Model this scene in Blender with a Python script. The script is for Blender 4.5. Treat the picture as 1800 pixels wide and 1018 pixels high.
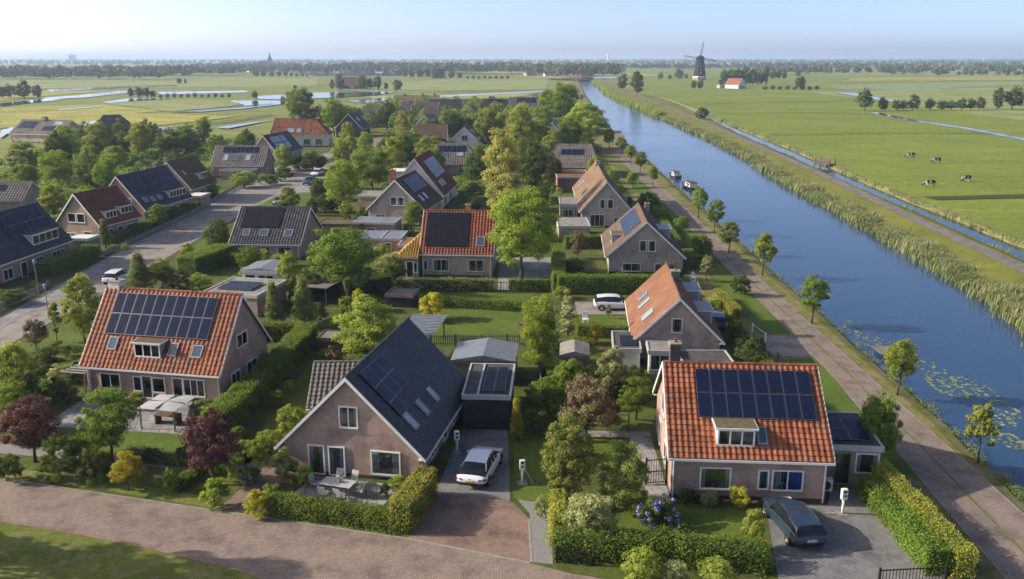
import bpy, bmesh, math, random
import numpy as np
from mathutils import Matrix, Vector
for o in list(bpy.data.objects): bpy.data.objects.remove(o)
SC = bpy.context.scene
COL = SC.collection
R = math.radians
# ------------------------------------------------------------------ camera, sky, sun, exposure
cam = bpy.data.objects.new('camera', bpy.data.cameras.new('camera'))
COL.objects.link(cam)
cam.location = (0, 0, 25.0)
cam.rotation_euler = (R(90 - 14.678), 0, 0)
cam.data.sensor_width = 36.0
cam.data.lens = 31.0
cam.data.clip_end = 60000
SC.camera = cam
SUN_EL, SUN_AZ = 26.0, 177.0        # azimuth of the sun seen from the scene, degrees from +X
w = bpy.data.worlds.new('World'); SC.world = w; w.use_nodes = True
nt = w.node_tree; nt.nodes.clear()
sky = nt.nodes.new('ShaderNodeTexSky'); sky.sky_type = 'NISHITA'; sky.sun_disc = False
sky.sun_elevation = R(SUN_EL); sky.sun_rotation = R(90 - SUN_AZ)
sky.altitude = 0; sky.air_density = 0.28; sky.dust_density = 1.35; sky.ozone_density = 0.5
bg = nt.nodes.new('ShaderNodeBackground'); bg.inputs[1].default_value = 0.14
wo = nt.nodes.new('ShaderNodeOutputWorld')
nt.links.new(sky.outputs[0], bg.inputs[0]); nt.links.new(bg.outputs[0], wo.inputs[0])
sl = bpy.data.lights.new('sun', 'SUN'); sl.energy = 3.0; sl.angle = R(0.55); sl.color = (1.0, 0.90, 0.75)
so = bpy.data.objects.new('sun', sl); COL.objects.link(so)
sdir = Vector((math.cos(R(SUN_EL)) * math.cos(R(SUN_AZ)), math.cos(R(SUN_EL)) * math.sin(R(SUN_AZ)), math.sin(R(SUN_EL))))
so.rotation_euler = sdir.to_track_quat('Z', 'Y').to_euler()
SC.view_settings.view_transform = 'Standard'; SC.view_settings.look = 'None'
SC.view_settings.exposure = 1.2; SC.view_settings.gamma = 1.0; SC.view_settings.use_curve_mapping = False
SC.render.engine = 'CYCLES'
cy = SC.cycles
cy.use_denoising = True; cy.denoiser = 'OPENIMAGEDENOISE'; cy.max_bounces = 6; cy.diffuse_bounces = 3
cy.glossy_bounces = 3; cy.transmission_bounces = 4; cy.transparent_max_bounces = 6; cy.volume_bounces = 0
cy.caustics_reflective = False; cy.caustics_refractive = False; cy.use_adaptive_sampling = True; cy.adaptive_threshold = 0.02

# ------------------------------------------------------------------ helpers
def tag(o, label=None, cat=None, group=None, kind=None):
    if label: o['label'] = label
    if cat: o['category'] = cat
    if group: o['group'] = group
    if kind: o['kind'] = kind
    return o
def link(name, me, parent=None, mat=None):
    o = bpy.data.objects.new(name, me); COL.objects.link(o)
    if parent: o.parent = parent
    if mat and me and not me.materials: me.materials.append(M[mat])
    return o
def empty(name, loc=(0, 0, 0), rz=0, label=None, cat=None, group=None):
    o = bpy.data.objects.new(name, None); COL.objects.link(o)
    o.location = loc; o.rotation_euler = (0, 0, rz); o.empty_display_size = .1
    return tag(o, label, cat, group)
def copy_tree(o, parent=None):
    c = o.copy(); COL.objects.link(c); c.parent = parent
    for ch in [x for x in CH.get(o.name, [])]: copy_tree(ch, c)
    return c
CH = {}
def kids(o):
    CH[o.name] = [x for x in bpy.data.objects if x.parent == o]
    for x in CH[o.name]: kids(x)
def fast_mesh(name, V, F4, mat=None, attr=None, smooth=False):
    """numpy verts (n,3) and faces (m,k) to a mesh; attr = per-face float"""
    me = bpy.data.meshes.new(name)
    V = np.asarray(V, np.float32); F4 = np.asarray(F4, np.int32); k = F4.shape[1]
    me.vertices.add(len(V)); me.vertices.foreach_set('co', V.ravel())
    me.loops.add(F4.size); me.loops.foreach_set('vertex_index', F4.ravel())
    me.polygons.add(len(F4)); me.polygons.foreach_set('loop_start', np.arange(0, F4.size, k, dtype=np.int32))
    me.polygons.foreach_set('loop_total', np.full(len(F4), k, np.int32))
    me.polygons.foreach_set('use_smooth', np.full(len(F4), smooth, bool))
    if attr is not None:
        a = me.attributes.new('lv', 'FLOAT', 'FACE'); a.data.foreach_set('value', np.asarray(attr, np.float32))
    me.update(calc_edges=True)
    if mat: me.materials.append(M[mat])
    return me
def add_uv(me):
    n = len(me.loops)
    if not n: return
    co = np.empty(len(me.vertices) * 3, np.float32); me.vertices.foreach_get('co', co); co = co.reshape(-1, 3)
    vi = np.empty(n, np.int32); me.loops.foreach_get('vertex_index', vi)
    nm = np.empty(len(me.polygons) * 3, np.float32); me.polygons.foreach_get('normal', nm); nm = nm.reshape(-1, 3)
    lt = np.empty(len(me.polygons), np.int32); me.polygons.foreach_get('loop_total', lt)
    nl = np.repeat(nm, lt, axis=0)
    t = np.stack([-nl[:, 1], nl[:, 0], np.zeros(n)], 1); ln = np.linalg.norm(t, axis=1)
    flat = ln < .05; t[flat] = (1, 0, 0); ln[flat] = 1; t /= ln[:, None]
    b = np.cross(nl, t); p = co[vi]
    uv = np.stack([(p * t).sum(1), (p * b).sum(1)], 1).astype(np.float32)
    me.uv_layers.new(name='UVMap').data.foreach_set('uv', uv.ravel())
class MB:
    def __init__(s): s.v = []; s.f = []
    def poly(s, pts):
        k = len(s.v); s.v += [tuple(p) for p in pts]; s.f.append(tuple(range(k, k + len(pts)))); return s
    def box(s, x0, x1, y0, y1, z0, z1):
        k = len(s.v)
        s.v += [(x0, y0, z0), (x1, y0, z0), (x1, y1, z0), (x0, y1, z0), (x0, y0, z1), (x1, y0, z1), (x1, y1, z1), (x0, y1, z1)]
        s.f += [tuple(k + i for i in q) for q in ((0, 3, 2, 1), (4, 5, 6, 7), (0, 1, 5, 4), (1, 2, 6, 5), (2, 3, 7, 6), (3, 0, 4, 7))]
        return s
    def prism(s, pts, d):
        """closed polygon pts (3D, in order) extruded by vector d"""
        k = len(s.v); n = len(pts)
        s.v += [tuple(p) for p in pts] + [tuple(Vector(p) + Vector(d)) for p in pts]
        s.f += [tuple(range(k + n - 1, k - 1, -1)), tuple(range(k + n, k + 2 * n))]
        s.f += [(k + i, k + (i + 1) % n, k + n + (i + 1) % n, k + n + i) for i in range(n)]
        return s
    def tube(s, pts, rads, n=6):
        k = len(s.v); pts = [Vector(p) for p in pts]
        if not hasattr(rads, '__len__'): rads = [rads] * len(pts)
        for i, p in enumerate(pts):
            t = (pts[min(i + 1, len(pts) - 1)] - pts[max(i - 1, 0)]).normalized()
            a = t.orthogonal().normalized() if abs(t.z) < .9 else (Vector((1, 0, 0)) - t * t.x).normalized()
            b = t.cross(a)
            for j in range(n):
                q = 2 * math.pi * j / n
                s.v.append(tuple(p + (a * math.cos(q) + b * math.sin(q)) * rads[i]))
        for i in range(len(pts) - 1):
            for j in range(n):
                j2 = (j + 1) % n
                s.f.append((k + i * n + j, k + i * n + j2, k + (i + 1) * n + j2, k + (i + 1) * n + j))
        s.f.append(tuple(k + j for j in reversed(range(n)))); e = k + (len(pts) - 1) * n
        s.f.append(tuple(e + j for j in range(n)))
        return s
    def grid(s, rows, close=False):
        """rows: list of equal-length point lists"""
        k = len(s.v); m = len(rows[0])
        for r in rows: s.v += [tuple(p) for p in r]
        for i in range(len(rows) - 1):
            for j in range(m if close else m - 1):
                j2 = (j + 1) % m
                s.f.append((k + i * m + j, k + i * m + j2, k + (i + 1) * m + j2, k + (i + 1) * m + j))
        return s
    def mesh(s, name, mat, smooth=False):
        me = bpy.data.meshes.new(name); me.from_pydata(s.v, [], s.f); me.update()
        if smooth: me.polygons.foreach_set('use_smooth', [True] * len(me.polygons))
        add_uv(me)
        if mat: me.materials.append(M[mat])
        return me
    def build(s, name, mat, parent=None, smooth=False):
        return link(name, s.mesh(name, mat, smooth), parent)
def sheet(name, mat, pts, z, kind='structure', parent=None, thick=0):
    mb = MB()
    if thick: mb.prism([(p[0], p[1], z - thick) for p in pts], (0, 0, thick))
    else: mb.poly([(p[0], p[1], z) for p in pts])
    o = mb.build(name, mat, parent)
    me = o.data
    if not thick and me.polygons[0].normal.z < 0: me.flip_normals()
    if thick:
        bm = bmesh.new(); bm.from_mesh(me); bmesh.ops.recalc_face_normals(bm, faces=bm.faces); bm.to_mesh(me); bm.free()
    if not parent: o['kind'] = kind
    return o

# ------------------------------------------------------------------ materials
M = {}
class NT:
    def __init__(s, name):
        m = bpy.data.materials.new(name); m.use_nodes = True; M[name] = m
        s.t = m.node_tree; s.t.nodes.clear(); s.m = m
        s.out = s.n('OutputMaterial'); s.b = s.n('BsdfPrincipled'); s.l(s.b.outputs[0], s.out.inputs[0])
    def n(s, t, **k):
        x = s.t.nodes.new('ShaderNode' + t)
        for a, v in k.items(): setattr(x, a, v)
        return x
    def l(s, a, b): s.t.links.new(a, b)
    def coord(s, kind='Object'): return s.n('TexCoord').outputs[kind]
    def map(s, vec, scale=(1, 1, 1), rot=(0, 0, 0)):
        m = s.n('Mapping'); s.l(vec, m.inputs[0]); m.inputs['Scale'].default_value = scale; m.inputs['Rotation'].default_value = rot
        return m.outputs[0]
    def noise(s, vec, scale, detail=3, rough=.55, out='Fac'):
        x = s.n('TexNoise'); s.l(vec, x.inputs['Vector']); x.inputs['Scale'].default_value = scale
        x.inputs['Detail'].default_value = detail; x.inputs['Roughness'].default_value = rough
        return x.outputs[out]
    def ramp(s, fac, *stops):
        r = s.n('ValToRGB'); s.l(fac, r.inputs[0]); e = r.color_ramp.elements
        while len(e) < len(stops): e.new(.5)
        for i, (p, c) in enumerate(stops): e[i].position = p; e[i].color = (*c, 1) if len(c) == 3 else c
        return r.outputs[0]
    def mix(s, fac, a, b, mode='MIX'):
        x = s.n('Mix', data_type='RGBA', blend_type=mode)
        for v, i in ((fac, 0), (a, 6), (b, 7)):
            if hasattr(v, 'is_output') or hasattr(v, 'links'): s.l(v, x.inputs[i])
            else: x.inputs[i].default_value = v if i == 0 else (*v, 1)
        return x.outputs[2]
    def math(s, op, a, b=0.0):
        x = s.n('Math', operation=op)
        for v, i in ((a, 0), (b, 1)):
            if hasattr(v, 'links'): s.l(v, x.inputs[i])
            else: x.inputs[i].default_value = v
        return x.outputs[0]
    def bump(s, h, strength=.3, dist=.02):
        b = s.n('Bump'); b.inputs['Strength'].default_value = strength; b.inputs['Distance'].default_value = dist
        s.l(h, b.inputs['Height']); s.l(b.outputs[0], s.b.inputs['Normal'])
    def done(s, col=None, rough=.8, spec=.3, metal=0):
        if col is not None:
            if hasattr(col, 'links'): s.l(col, s.b.inputs['Base Color'])
            else: s.b.inputs['Base Color'].default_value = (*col, 1)
        if hasattr(rough, 'links'): s.l(rough, s.b.inputs['Roughness'])
        else: s.b.inputs['Roughness'].default_value = rough
        s.b.inputs['Specular IOR Level'].default_value = spec; s.b.inputs['Metallic'].default_value = metal
        return s
def mix3(a, b, t): return tuple(a[i] * (1 - t) + b[i] * t for i in range(3))
def mat_brick(name, c1, c2, mortar, bw=.22, bh=.07, wear=.45, rough=.85, msize=.012, rot=0, bumps=.25, offs=.5):
    n = NT(name); uv = n.coord('UV')
    if rot: uv = n.map(uv, rot=(0, 0, rot))
    b = n.n('TexBrick'); n.l(uv, b.inputs['Vector']); b.offset = offs
    b.inputs['Color1'].default_value = (*c1, 1); b.inputs['Color2'].default_value = (*c2, 1); b.inputs['Mortar'].default_value = (*mortar, 1)
    b.inputs['Scale'].default_value = 1; b.inputs['Mortar Size'].default_value = msize; b.inputs['Brick Width'].default_value = bw; b.inputs['Row Height'].default_value = bh
    b.inputs['Bias'].default_value = 0
    ob = n.coord()
    d = n.ramp(n.noise(ob, .55, 5, .65), (.3, (.55, .54, .55)), (.52, (1, 1, 1)), (.78, (1.25, 1.18, 1.08)))
    d2 = n.ramp(n.noise(ob, 7, 3), (.3, (.82, .82, .85)), (.7, (1.1, 1.08, 1.05)))
    c = n.mix(wear * 2, b.outputs[0], d, 'MULTIPLY'); c = n.mix(.7, c, d2, 'MULTIPLY')
    n.bump(b.outputs['Fac'], bumps, -.012); return n.done(c, rough, .25)
def mat_plain(name, col, rough=.6, spec=.4, metal=0, var=.15, scale=3, bump=0):
    n = NT(name); f = n.noise(n.coord(), scale, 4)
    c = n.ramp(f, (.25, tuple(x * (1 - var) for x in col)), (.75, tuple(min(1, x * (1 + var)) for x in col)))
    if bump: n.bump(n.noise(n.coord(), scale * 6, 3), bump, .01)
    return n.done(c, rough, spec, metal)
mat_brick('brick_mauve', (.32, .195, .145), (.44, .285, .215), (.42, .34, .28))
mat_brick('brick_brown', (.31, .185, .125), (.41, .255, .175), (.37, .30, .24))
mat_brick('brick_grey', (.37, .285, .22), (.49, .39, .305), (.43, .37, .31))
mat_brick('brick_pale', (.50, .40, .31), (.60, .49, .38), (.52, .46, .39))
mat_brick('brick_red', (.34, .10, .055), (.42, .15, .08), (.35, .27, .22))
mat_brick('brick_black', (.035, .03, .03), (.06, .05, .045), (.10, .09, .085))
mat_brick('paver_red', (.27, .17, .13), (.35, .23, .175), (.15, .12, .10), .21, .105, .5, .9, .016, bumps=.4)
mat_brick('paver_pink', (.265, .195, .155), (.34, .26, .21), (.15, .125, .105), .21, .105, .5, .9, .016, R(45), .4)
mat_brick('paver_path', (.25, .19, .155), (.33, .255, .21), (.16, .135, .115), .21, .105, .5, .9, .016, bumps=.4)
mat_brick('paver_grey', (.21, .205, .20), (.28, .275, .265), (.12, .12, .115), .21, .105, .5, .9, .014, bumps=.4)
mat_brick('paver_street', (.28, .245, .22), (.35, .31, .28), (.20, .175, .16), .21, .105, .55, .9, .014, bumps=.3)
mat_brick('slab_grey', (.25, .245, .24), (.32, .31, .30), (.12, .115, .11), .6, .6, .5, .9, .02, R(-11), .3, 0)
mat_plain('white_paint', (.76, .75, .71), .45, .4, var=.1, scale=1.5)
mat_plain('trim_grey', (.44, .435, .42), .5, .4, var=.12, scale=1.5)
mat_plain('grey_paint', (.30, .31, .32), .5, .4, var=.1)
mat_plain('white_plaster', (.66, .62, .55), .8, .2, var=.12)
mat_plain('dark_wood', (.022, .024, .026), .6, .4, var=.3)
mat_plain('grey_wood', (.20, .175, .15), .85, .2, var=.35, scale=6, bump=.4)
mat_plain('brown_wood', (.14, .09, .055), .8, .2, var=.35, scale=6, bump=.4)
mat_plain('door_blue', (.012, .025, .035), .35, .5)
mat_plain('curtain_blue', (.05, .14, .80), .8, .2)
mat_plain('yellow_wood', (.30, .23, .06), .8, .2, var=.3)
mat_plain('metal_grey', (.30, .30, .30), .35, .5, .8)
mat_plain('black_metal', (.015, .015, .016), .45, .5)
mat_plain('zinc', (.23, .25, .27), .5, .5, .3, var=.25)
mat_plain('roofing_felt', (.085, .082, .08), .9, .2, var=.35, scale=1.2, bump=.3)
mat_plain('roofing_pale', (.24, .225, .20), .9, .2, var=.35, scale=1.0, bump=.3)
mat_plain('moss_felt', (.13, .10, .06), .95, .1, var=.5, scale=5, bump=.6)
mat_plain('concrete', (.27, .25, .22), .85, .2, var=.2, scale=2, bump=.2)
mat_plain('gravel', (.23, .225, .215), .95, .15, var=.5, scale=30, bump=.9)
mat_plain('soil', (.085, .062, .045), .95, .1, var=.4, scale=3, bump=.6)
mat_plain('bark', (.095, .072, .052), .9, .15, var=.4, scale=8, bump=.7)
mat_plain('curtain', (.74, .72, .67), .9, .1, var=.25, scale=9)
mat_plain('interior_shade', (.10, .085, .065), .9, .1, var=.9, scale=1.8)  # dimness of unlit interiors put into the colour of a thin panel
mat_plain('white_plastic', (.78, .78, .77), .3, .5, var=.03)
mat_plain('rubber', (.012, .012, .012), .7, .3)
mat_plain('rim_silver', (.45, .45, .46), .25, .5, .9)
mat_plain('plate_yellow', (.75, .52, .04), .5, .4, var=.05)
mat_plain('plate_white', (.72, .72, .70), .5, .4, var=.05)
mat_plain('stone_lead', (.10, .11, .12), .6, .4, var=.3)
mat_plain('slate_dark', (.030, .030, .033), .7, .3, var=.3)
mat_plain('mill_dark', (.020, .018, .017), .8, .2, var=.35, scale=.8)
mat_plain('canvas_pale', (.42, .41, .39), .8, .2, var=.1)
mat_plain('cow_black', (.012, .011, .010), .7, .3)
mat_plain('flower_blue', (.25, .25, .52), .7, .2, var=.35, scale=4)
mat_plain('flower_lilac', (.30, .18, .42), .7, .2, var=.3, scale=4)
def mat_paint(name, col, metal=.3):
    n = NT(name); n.done(col, .28, .5, metal); n.b.inputs['Coat Weight'].default_value = .8; n.b.inputs['Coat Roughness'].default_value = .06
mat_paint('car_white', (.74, .75, .76), 0); mat_paint('car_slate', (.035, .065, .105), .45); mat_paint('car_grey', (.20, .22, .25), .4)
mat_paint('car_blue', (.03, .08, .17), .4); mat_paint('car_red', (.25, .015, .015), .2)
n = NT('car_glass'); n.done((.012, .015, .018), .05, .6)
n = NT('lamp_red'); n.done((.28, .008, .012), .15, .6)
n = NT('lamp_clear'); n.done((.55, .57, .6), .1, .6)
# window glass: mostly see-through with a sky reflection
n = NT('pane'); n.b.inputs['Base Color'].default_value = (.9, .95, .95, 1)
tr = n.n('BsdfTransparent'); tr.inputs[0].default_value = (.90, .93, .92, 1)
gl = n.n('BsdfGlossy'); gl.inputs['Roughness'].default_value = .03; gl.inputs['Color'].default_value = (.9, .95, 1, 1)
fr = n.n('Fresnel'); fr.inputs[0].default_value = 1.75
ms = n.n('MixShader'); n.l(fr.outputs[0], ms.inputs[0]); n.l(tr.outputs[0], ms.inputs[1]); n.l(gl.outputs[0], ms.inputs[2]); n.l(ms.outputs[0], n.out.inputs[0])
n = NT('roof_glass'); n.done((.05, .075, .10), .06, .9); n.b.inputs['Coat Weight'].default_value = 1
n = NT('roof_glass_pale'); n.done((.30, .36, .40), .12, .8)
# solar cells
def mat_solar(name, c1, c2, line):
    n = NT(name); uv = n.coord('UV')
    b = n.n('TexBrick'); n.l(uv, b.inputs['Vector']); b.offset = 0
    b.inputs['Color1'].default_value = (*c1, 1); b.inputs['Color2'].default_value = (*c2, 1); b.inputs['Mortar'].default_value = (*line, 1)
    b.inputs['Scale'].default_value = 1; b.inputs['Mortar Size'].default_value = .008; b.inputs['Brick Width'].default_value = .155; b.inputs['Row Height'].default_value = .155
    n.done(b.outputs[0], .28, .12); n.b.inputs['Coat Weight'].default_value = .12; n.b.inputs['Coat Roughness'].default_value = .05
mat_solar('solar_blue', (.005, .009, .028), (.007, .012, .036), (.02, .03, .06))
mat_solar('solar_black', (.010, .010, .016), (.014, .014, .020), (.03, .03, .035))
# roof tiles: colour per tile from the object's random number plus a face attribute
def mat_tile(name, stops, moss=None, mossamt=.5, rough=.75, spec=.3, bumps=0):
    n = NT(name); oi = n.n('ObjectInfo'); at_ = n.n('Attribute', attribute_name='lv')
    f = n.math('FRACT', n.math('ADD', oi.outputs['Random'], at_.outputs['Fac']))
    c = n.ramp(f, *stops)
    g = n.n('NewGeometry').outputs['Position']
    c = n.mix(.8, c, n.ramp(n.noise(g, 9, 3), (.3, (.72, .72, .74)), (.7, (1.15, 1.1, 1.05))), 'MULTIPLY')
    c = n.mix(.75, c, n.ramp(n.noise(g, .5, 4), (.35, (.72, .70, .70)), (.65, (1.12, 1.1, 1.06))), 'MULTIPLY')
    if moss:
        k = n.ramp(n.noise(g, 1.1, 6, .7), (.62 - mossamt * .2, (0, 0, 0)), (.82 - mossamt * .2, (1, 1, 1)))
        c = n.mix(k, c, moss)
    if bumps:
        wv = n.n('TexWave'); n.l(n.coord('UV'), wv.inputs[0]); wv.inputs['Scale'].default_value = 1.0; wv.inputs['Distortion'].default_value = 0
        n.bump(wv.outputs[0], bumps, .05)
    n.done(c, rough, spec)
mat_tile('tile_orange', ((0, (.17, .055, .028)), (.3, (.25, .080, .036)), (.7, (.32, .11, .048)), (1, (.23, .082, .045))), (.17, .125, .09), .5)
mat_tile('tile_red', ((0, (.17, .048, .028)), (.5, (.24, .072, .038)), (1, (.20, .062, .038))), (.14, .09, .06), .35)
mat_tile('tile_rust', ((0, (.19, .085, .045)), (.5, (.26, .12, .062)), (1, (.21, .10, .058))), (.16, .12, .08), .45)
mat_tile('tile_brown', ((0, (.11, .072, .048)), (.5, (.155, .102, .068)), (1, (.125, .088, .06))), (.13, .11, .075), .5)
mat_tile('tile_sandy', ((0, (.16, .10, .056)), (.5, (.215, .135, .075)), (1, (.18, .115, .068))), (.22, .19, .15), .4)
mat_tile('tile_black', ((0, (.012, .014, .020)), (.5, (.021, .025, .033)), (1, (.033, .037, .046))), None, 0, .42, .5)
mat_tile('tile_slate', ((0, (.035, .035, .038)), (.5, (.055, .055, .058)), (1, (.075, .073, .075))), (.10, .095, .07), .1, .5, .45)
mat_tile('tile_grey', ((0, (.12, .105, .095)), (.5, (.17, .15, .13)), (1, (.14, .125, .115))), (.22, .20, .16), .4)
mat_tile('tile_yellow', ((0, (.42, .24, .04)), (.5, (.52, .32, .06)), (1, (.46, .27, .05))), (.25, .2, .06), .3)
mat_tile('tile_moss', ((0, (.13, .085, .035)), (.5, (.18, .12, .05)), (1, (.15, .10, .05))), (.12, .11, .03), .6)
mat_tile('thatch', ((0, (.12, .10, .08)), (1, (.16, .135, .10))), (.10, .10, .06), .4)
# ground cover
def mat_grass(name, a, b, c, s1=.35, s2=5, fine=40, dry=None, dryamt=.5):
    a, b, c = [tuple(x * k for x, k in zip(q, (1.25, 1.22, 1.05))) for q in (a, b, c)]
    n = NT(name); o = n.coord()
    x = n.ramp(n.noise(o, s1, 6, .62), (.3, a), (.52, b), (.72, c))
    y = n.ramp(n.noise(o, s2, 4, .7), (.3, (.66, .68, .6)), (.7, (1.25, 1.2, 1.1)))
    x = n.mix(.85, x, y, 'MULTIPLY')
    z = n.ramp(n.noise(o, fine, 2, .7), (.25, (.62, .64, .6)), (.75, (1.3, 1.28, 1.2)))
    x = n.mix(.9, x, z, 'MULTIPLY')
    if dry:
        k = n.ramp(n.noise(o, s1 * 2.2, 7, .72), (.55 - dryamt * .2, (0, 0, 0)), (.75 - dryamt * .2, (1, 1, 1)))
        x = n.mix(k, x, dry)
        x = n.mix(.7, x, z, 'MULTIPLY')
    if fine <= 6:
        x = n.mix(.8, x, n.ramp(n.noise(n.map(o, (.012, .22, 1)), 1, 4, .6), (.3, (.8, .82, .78)), (.7, (1.16, 1.13, 1.08))), 'MULTIPLY')
    n.bump(n.noise(o, fine * .6, 4, .7), .7, .05); n.done(x, .9, .15)
mat_grass('grass', (.060, .085, .018), (.095, .120, .026), (.125, .140, .034), .22, 2.2, 22)
mat_grass('lawn', (.062, .098, .018), (.085, .128, .024), (.10, .145, .028), .3, 3, 40)
mat_grass('verge', (.075, .105, .022), (.115, .145, .032), (.16, .165, .05), .4, 3, 30, (.25, .21, .11), .3)
mat_grass('garden_ground', (.04, .058, .014), (.07, .095, .022), (.10, .12, .034), .25, 2, 20, (.12, .10, .065), .2)
mat_grass('pasture', (.115, .16, .032), (.15, .195, .038), (.19, .225, .048), .03, .5, 6)
mat_grass('meadow', (.125, .155, .045), (.16, .185, .055), (.20, .21, .07), .008, .05, 1)
mat_grass('field_yellow', (.22, .235, .055), (.27, .27, .07), (.30, .29, .09), .01, .06, 1)
mat_grass('field_light', (.17, .205, .085), (.20, .235, .10), (.23, .255, .12), .008, .05, 1)
mat_grass('field_blue', (.15, .20, .12), (.18, .23, .145), (.21, .25, .17), .008, .05, 1)
mat_grass('field_tan', (.38, .32, .22), (.42, .36, .25), (.44, .38, .27), .01, .06, 1)
mat_grass('ditch_dark', (.035, .045, .014), (.055, .062, .02), (.075, .075, .03), .3, 2, 9)
mat_grass('dike_grass', (.095, .115, .028), (.14, .15, .034), (.185, .175, .045), .12, 1.5, 14)
mat_grass('bank_grass', (.085, .105, .03), (.135, .14, .045), (.19, .17, .075), .3, 2.5, 20, (.26, .21, .12), .45)
# water
def mat_water(name, col, bs, sc):
    n = NT(name); o = n.coord()
    v = n.map(o, (.35, 1.6, 1)); h = n.noise(v, sc, 4, .6)
    h2 = n.noise(n.map(o, (.03, .05, 1)), 1, 3); h3 = n.math('MULTIPLY', h, n.math('ADD', h2, .15))
    n.bump(h3, bs, .12)
    rg = n.ramp(n.noise(n.map(o, (.012, .03, 1)), 1, 4), (.35, (.02, .02, .02)), (.7, (.13, .13, .13)))
    n.done(col, rg, .5); n.b.inputs['IOR'].default_value = 1.33
mat_water('canal_water', (.028, .066, .135), .2, 2.2)
mat_brick('asphalt_path', (.17, .155, .14), (.20, .185, .165), (.17, .155, .14), 1.5, 1.5, .6, .9, .002)
mat_water('still_water', (.02, .035, .045), .08, .6)
# foliage
def mat_leaf(name, a, b, c, trans=.46, gloss=.6):
    a, b, c = [tuple(x * k for x, k in zip(q, (2.3, 2.15, 1.6))) for q in (a, b, c)]
    n = NT(name); at_ = n.n('Attribute', attribute_name='lv'); oi = n.n('ObjectInfo')
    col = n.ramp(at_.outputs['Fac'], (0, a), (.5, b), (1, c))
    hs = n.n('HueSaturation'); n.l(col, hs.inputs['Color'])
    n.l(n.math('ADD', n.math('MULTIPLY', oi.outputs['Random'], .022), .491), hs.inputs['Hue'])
    n.l(n.math('ADD', n.math('MULTIPLY', oi.outputs['Random'], .35), .82), hs.inputs['Value'])
    n.done(hs.outputs[0], gloss, .35)
    t = n.n('BsdfTranslucent'); mx = n.mix(1, hs.outputs[0], (1.15, 1.1, .6), 'MULTIPLY'); n.l(mx, t.inputs[0])
    ms = n.n('MixShader'); ms.inputs[0].default_value = trans
    n.l(n.b.outputs[0], ms.inputs[1]); n.l(t.outputs[0], ms.inputs[2]); n.l(ms.outputs[0], n.out.inputs[0])
mat_leaf('leaf_green', (.045, .080, .016), (.080, .125, .022), (.125, .165, .032))
mat_leaf('leaf_bright', (.070, .115, .016), (.115, .165, .022), (.175, .21, .035))
mat_leaf('leaf_light', (.080, .115, .024), (.128, .165, .036), (.195, .218, .055))
mat_leaf('leaf_yellow', (.11, .12, .016), (.18, .18, .022), (.27, .245, .034))
mat_leaf('leaf_dark', (.026, .046, .013), (.045, .070, .018), (.070, .095, .026))
mat_leaf('leaf_grey', (.085, .105, .055), (.14, .16, .09), (.26, .27, .19))
mat_leaf('leaf_olive', (.062, .085, .024), (.102, .13, .036), (.155, .175, .055))
mat_leaf('leaf_poplar', (.10, .105, .04), (.165, .165, .07), (.24, .225, .105))
mat_leaf('leaf_purple', (.035, .014, .018), (.065, .025, .030), (.12, .05, .055), .25)
mat_leaf('leaf_dusky', (.05, .04, .03), (.085, .065, .045), (.12, .095, .07), .25)
mat_leaf('leaf_cypress', (.06, .085, .035), (.095, .12, .05), (.14, .16, .07))
mat_leaf('leaf_far', (.024, .040, .014), (.042, .062, .020), (.068, .086, .028), .15)
mat_leaf('leaf_gold_hedge', (.105, .115, .026), (.165, .17, .04), (.25, .235, .065))
mat_leaf('leaf_hedge', (.06, .10, .018), (.095, .145, .024), (.14, .185, .034))
mat_leaf('leaf_reed', (.06, .085, .042), (.105, .13, .07), (.185, .19, .115), .3)
mat_leaf('leaf_lily', (.05, .075, .035), (.085, .115, .055), (.16, .185, .12), .05)
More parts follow.
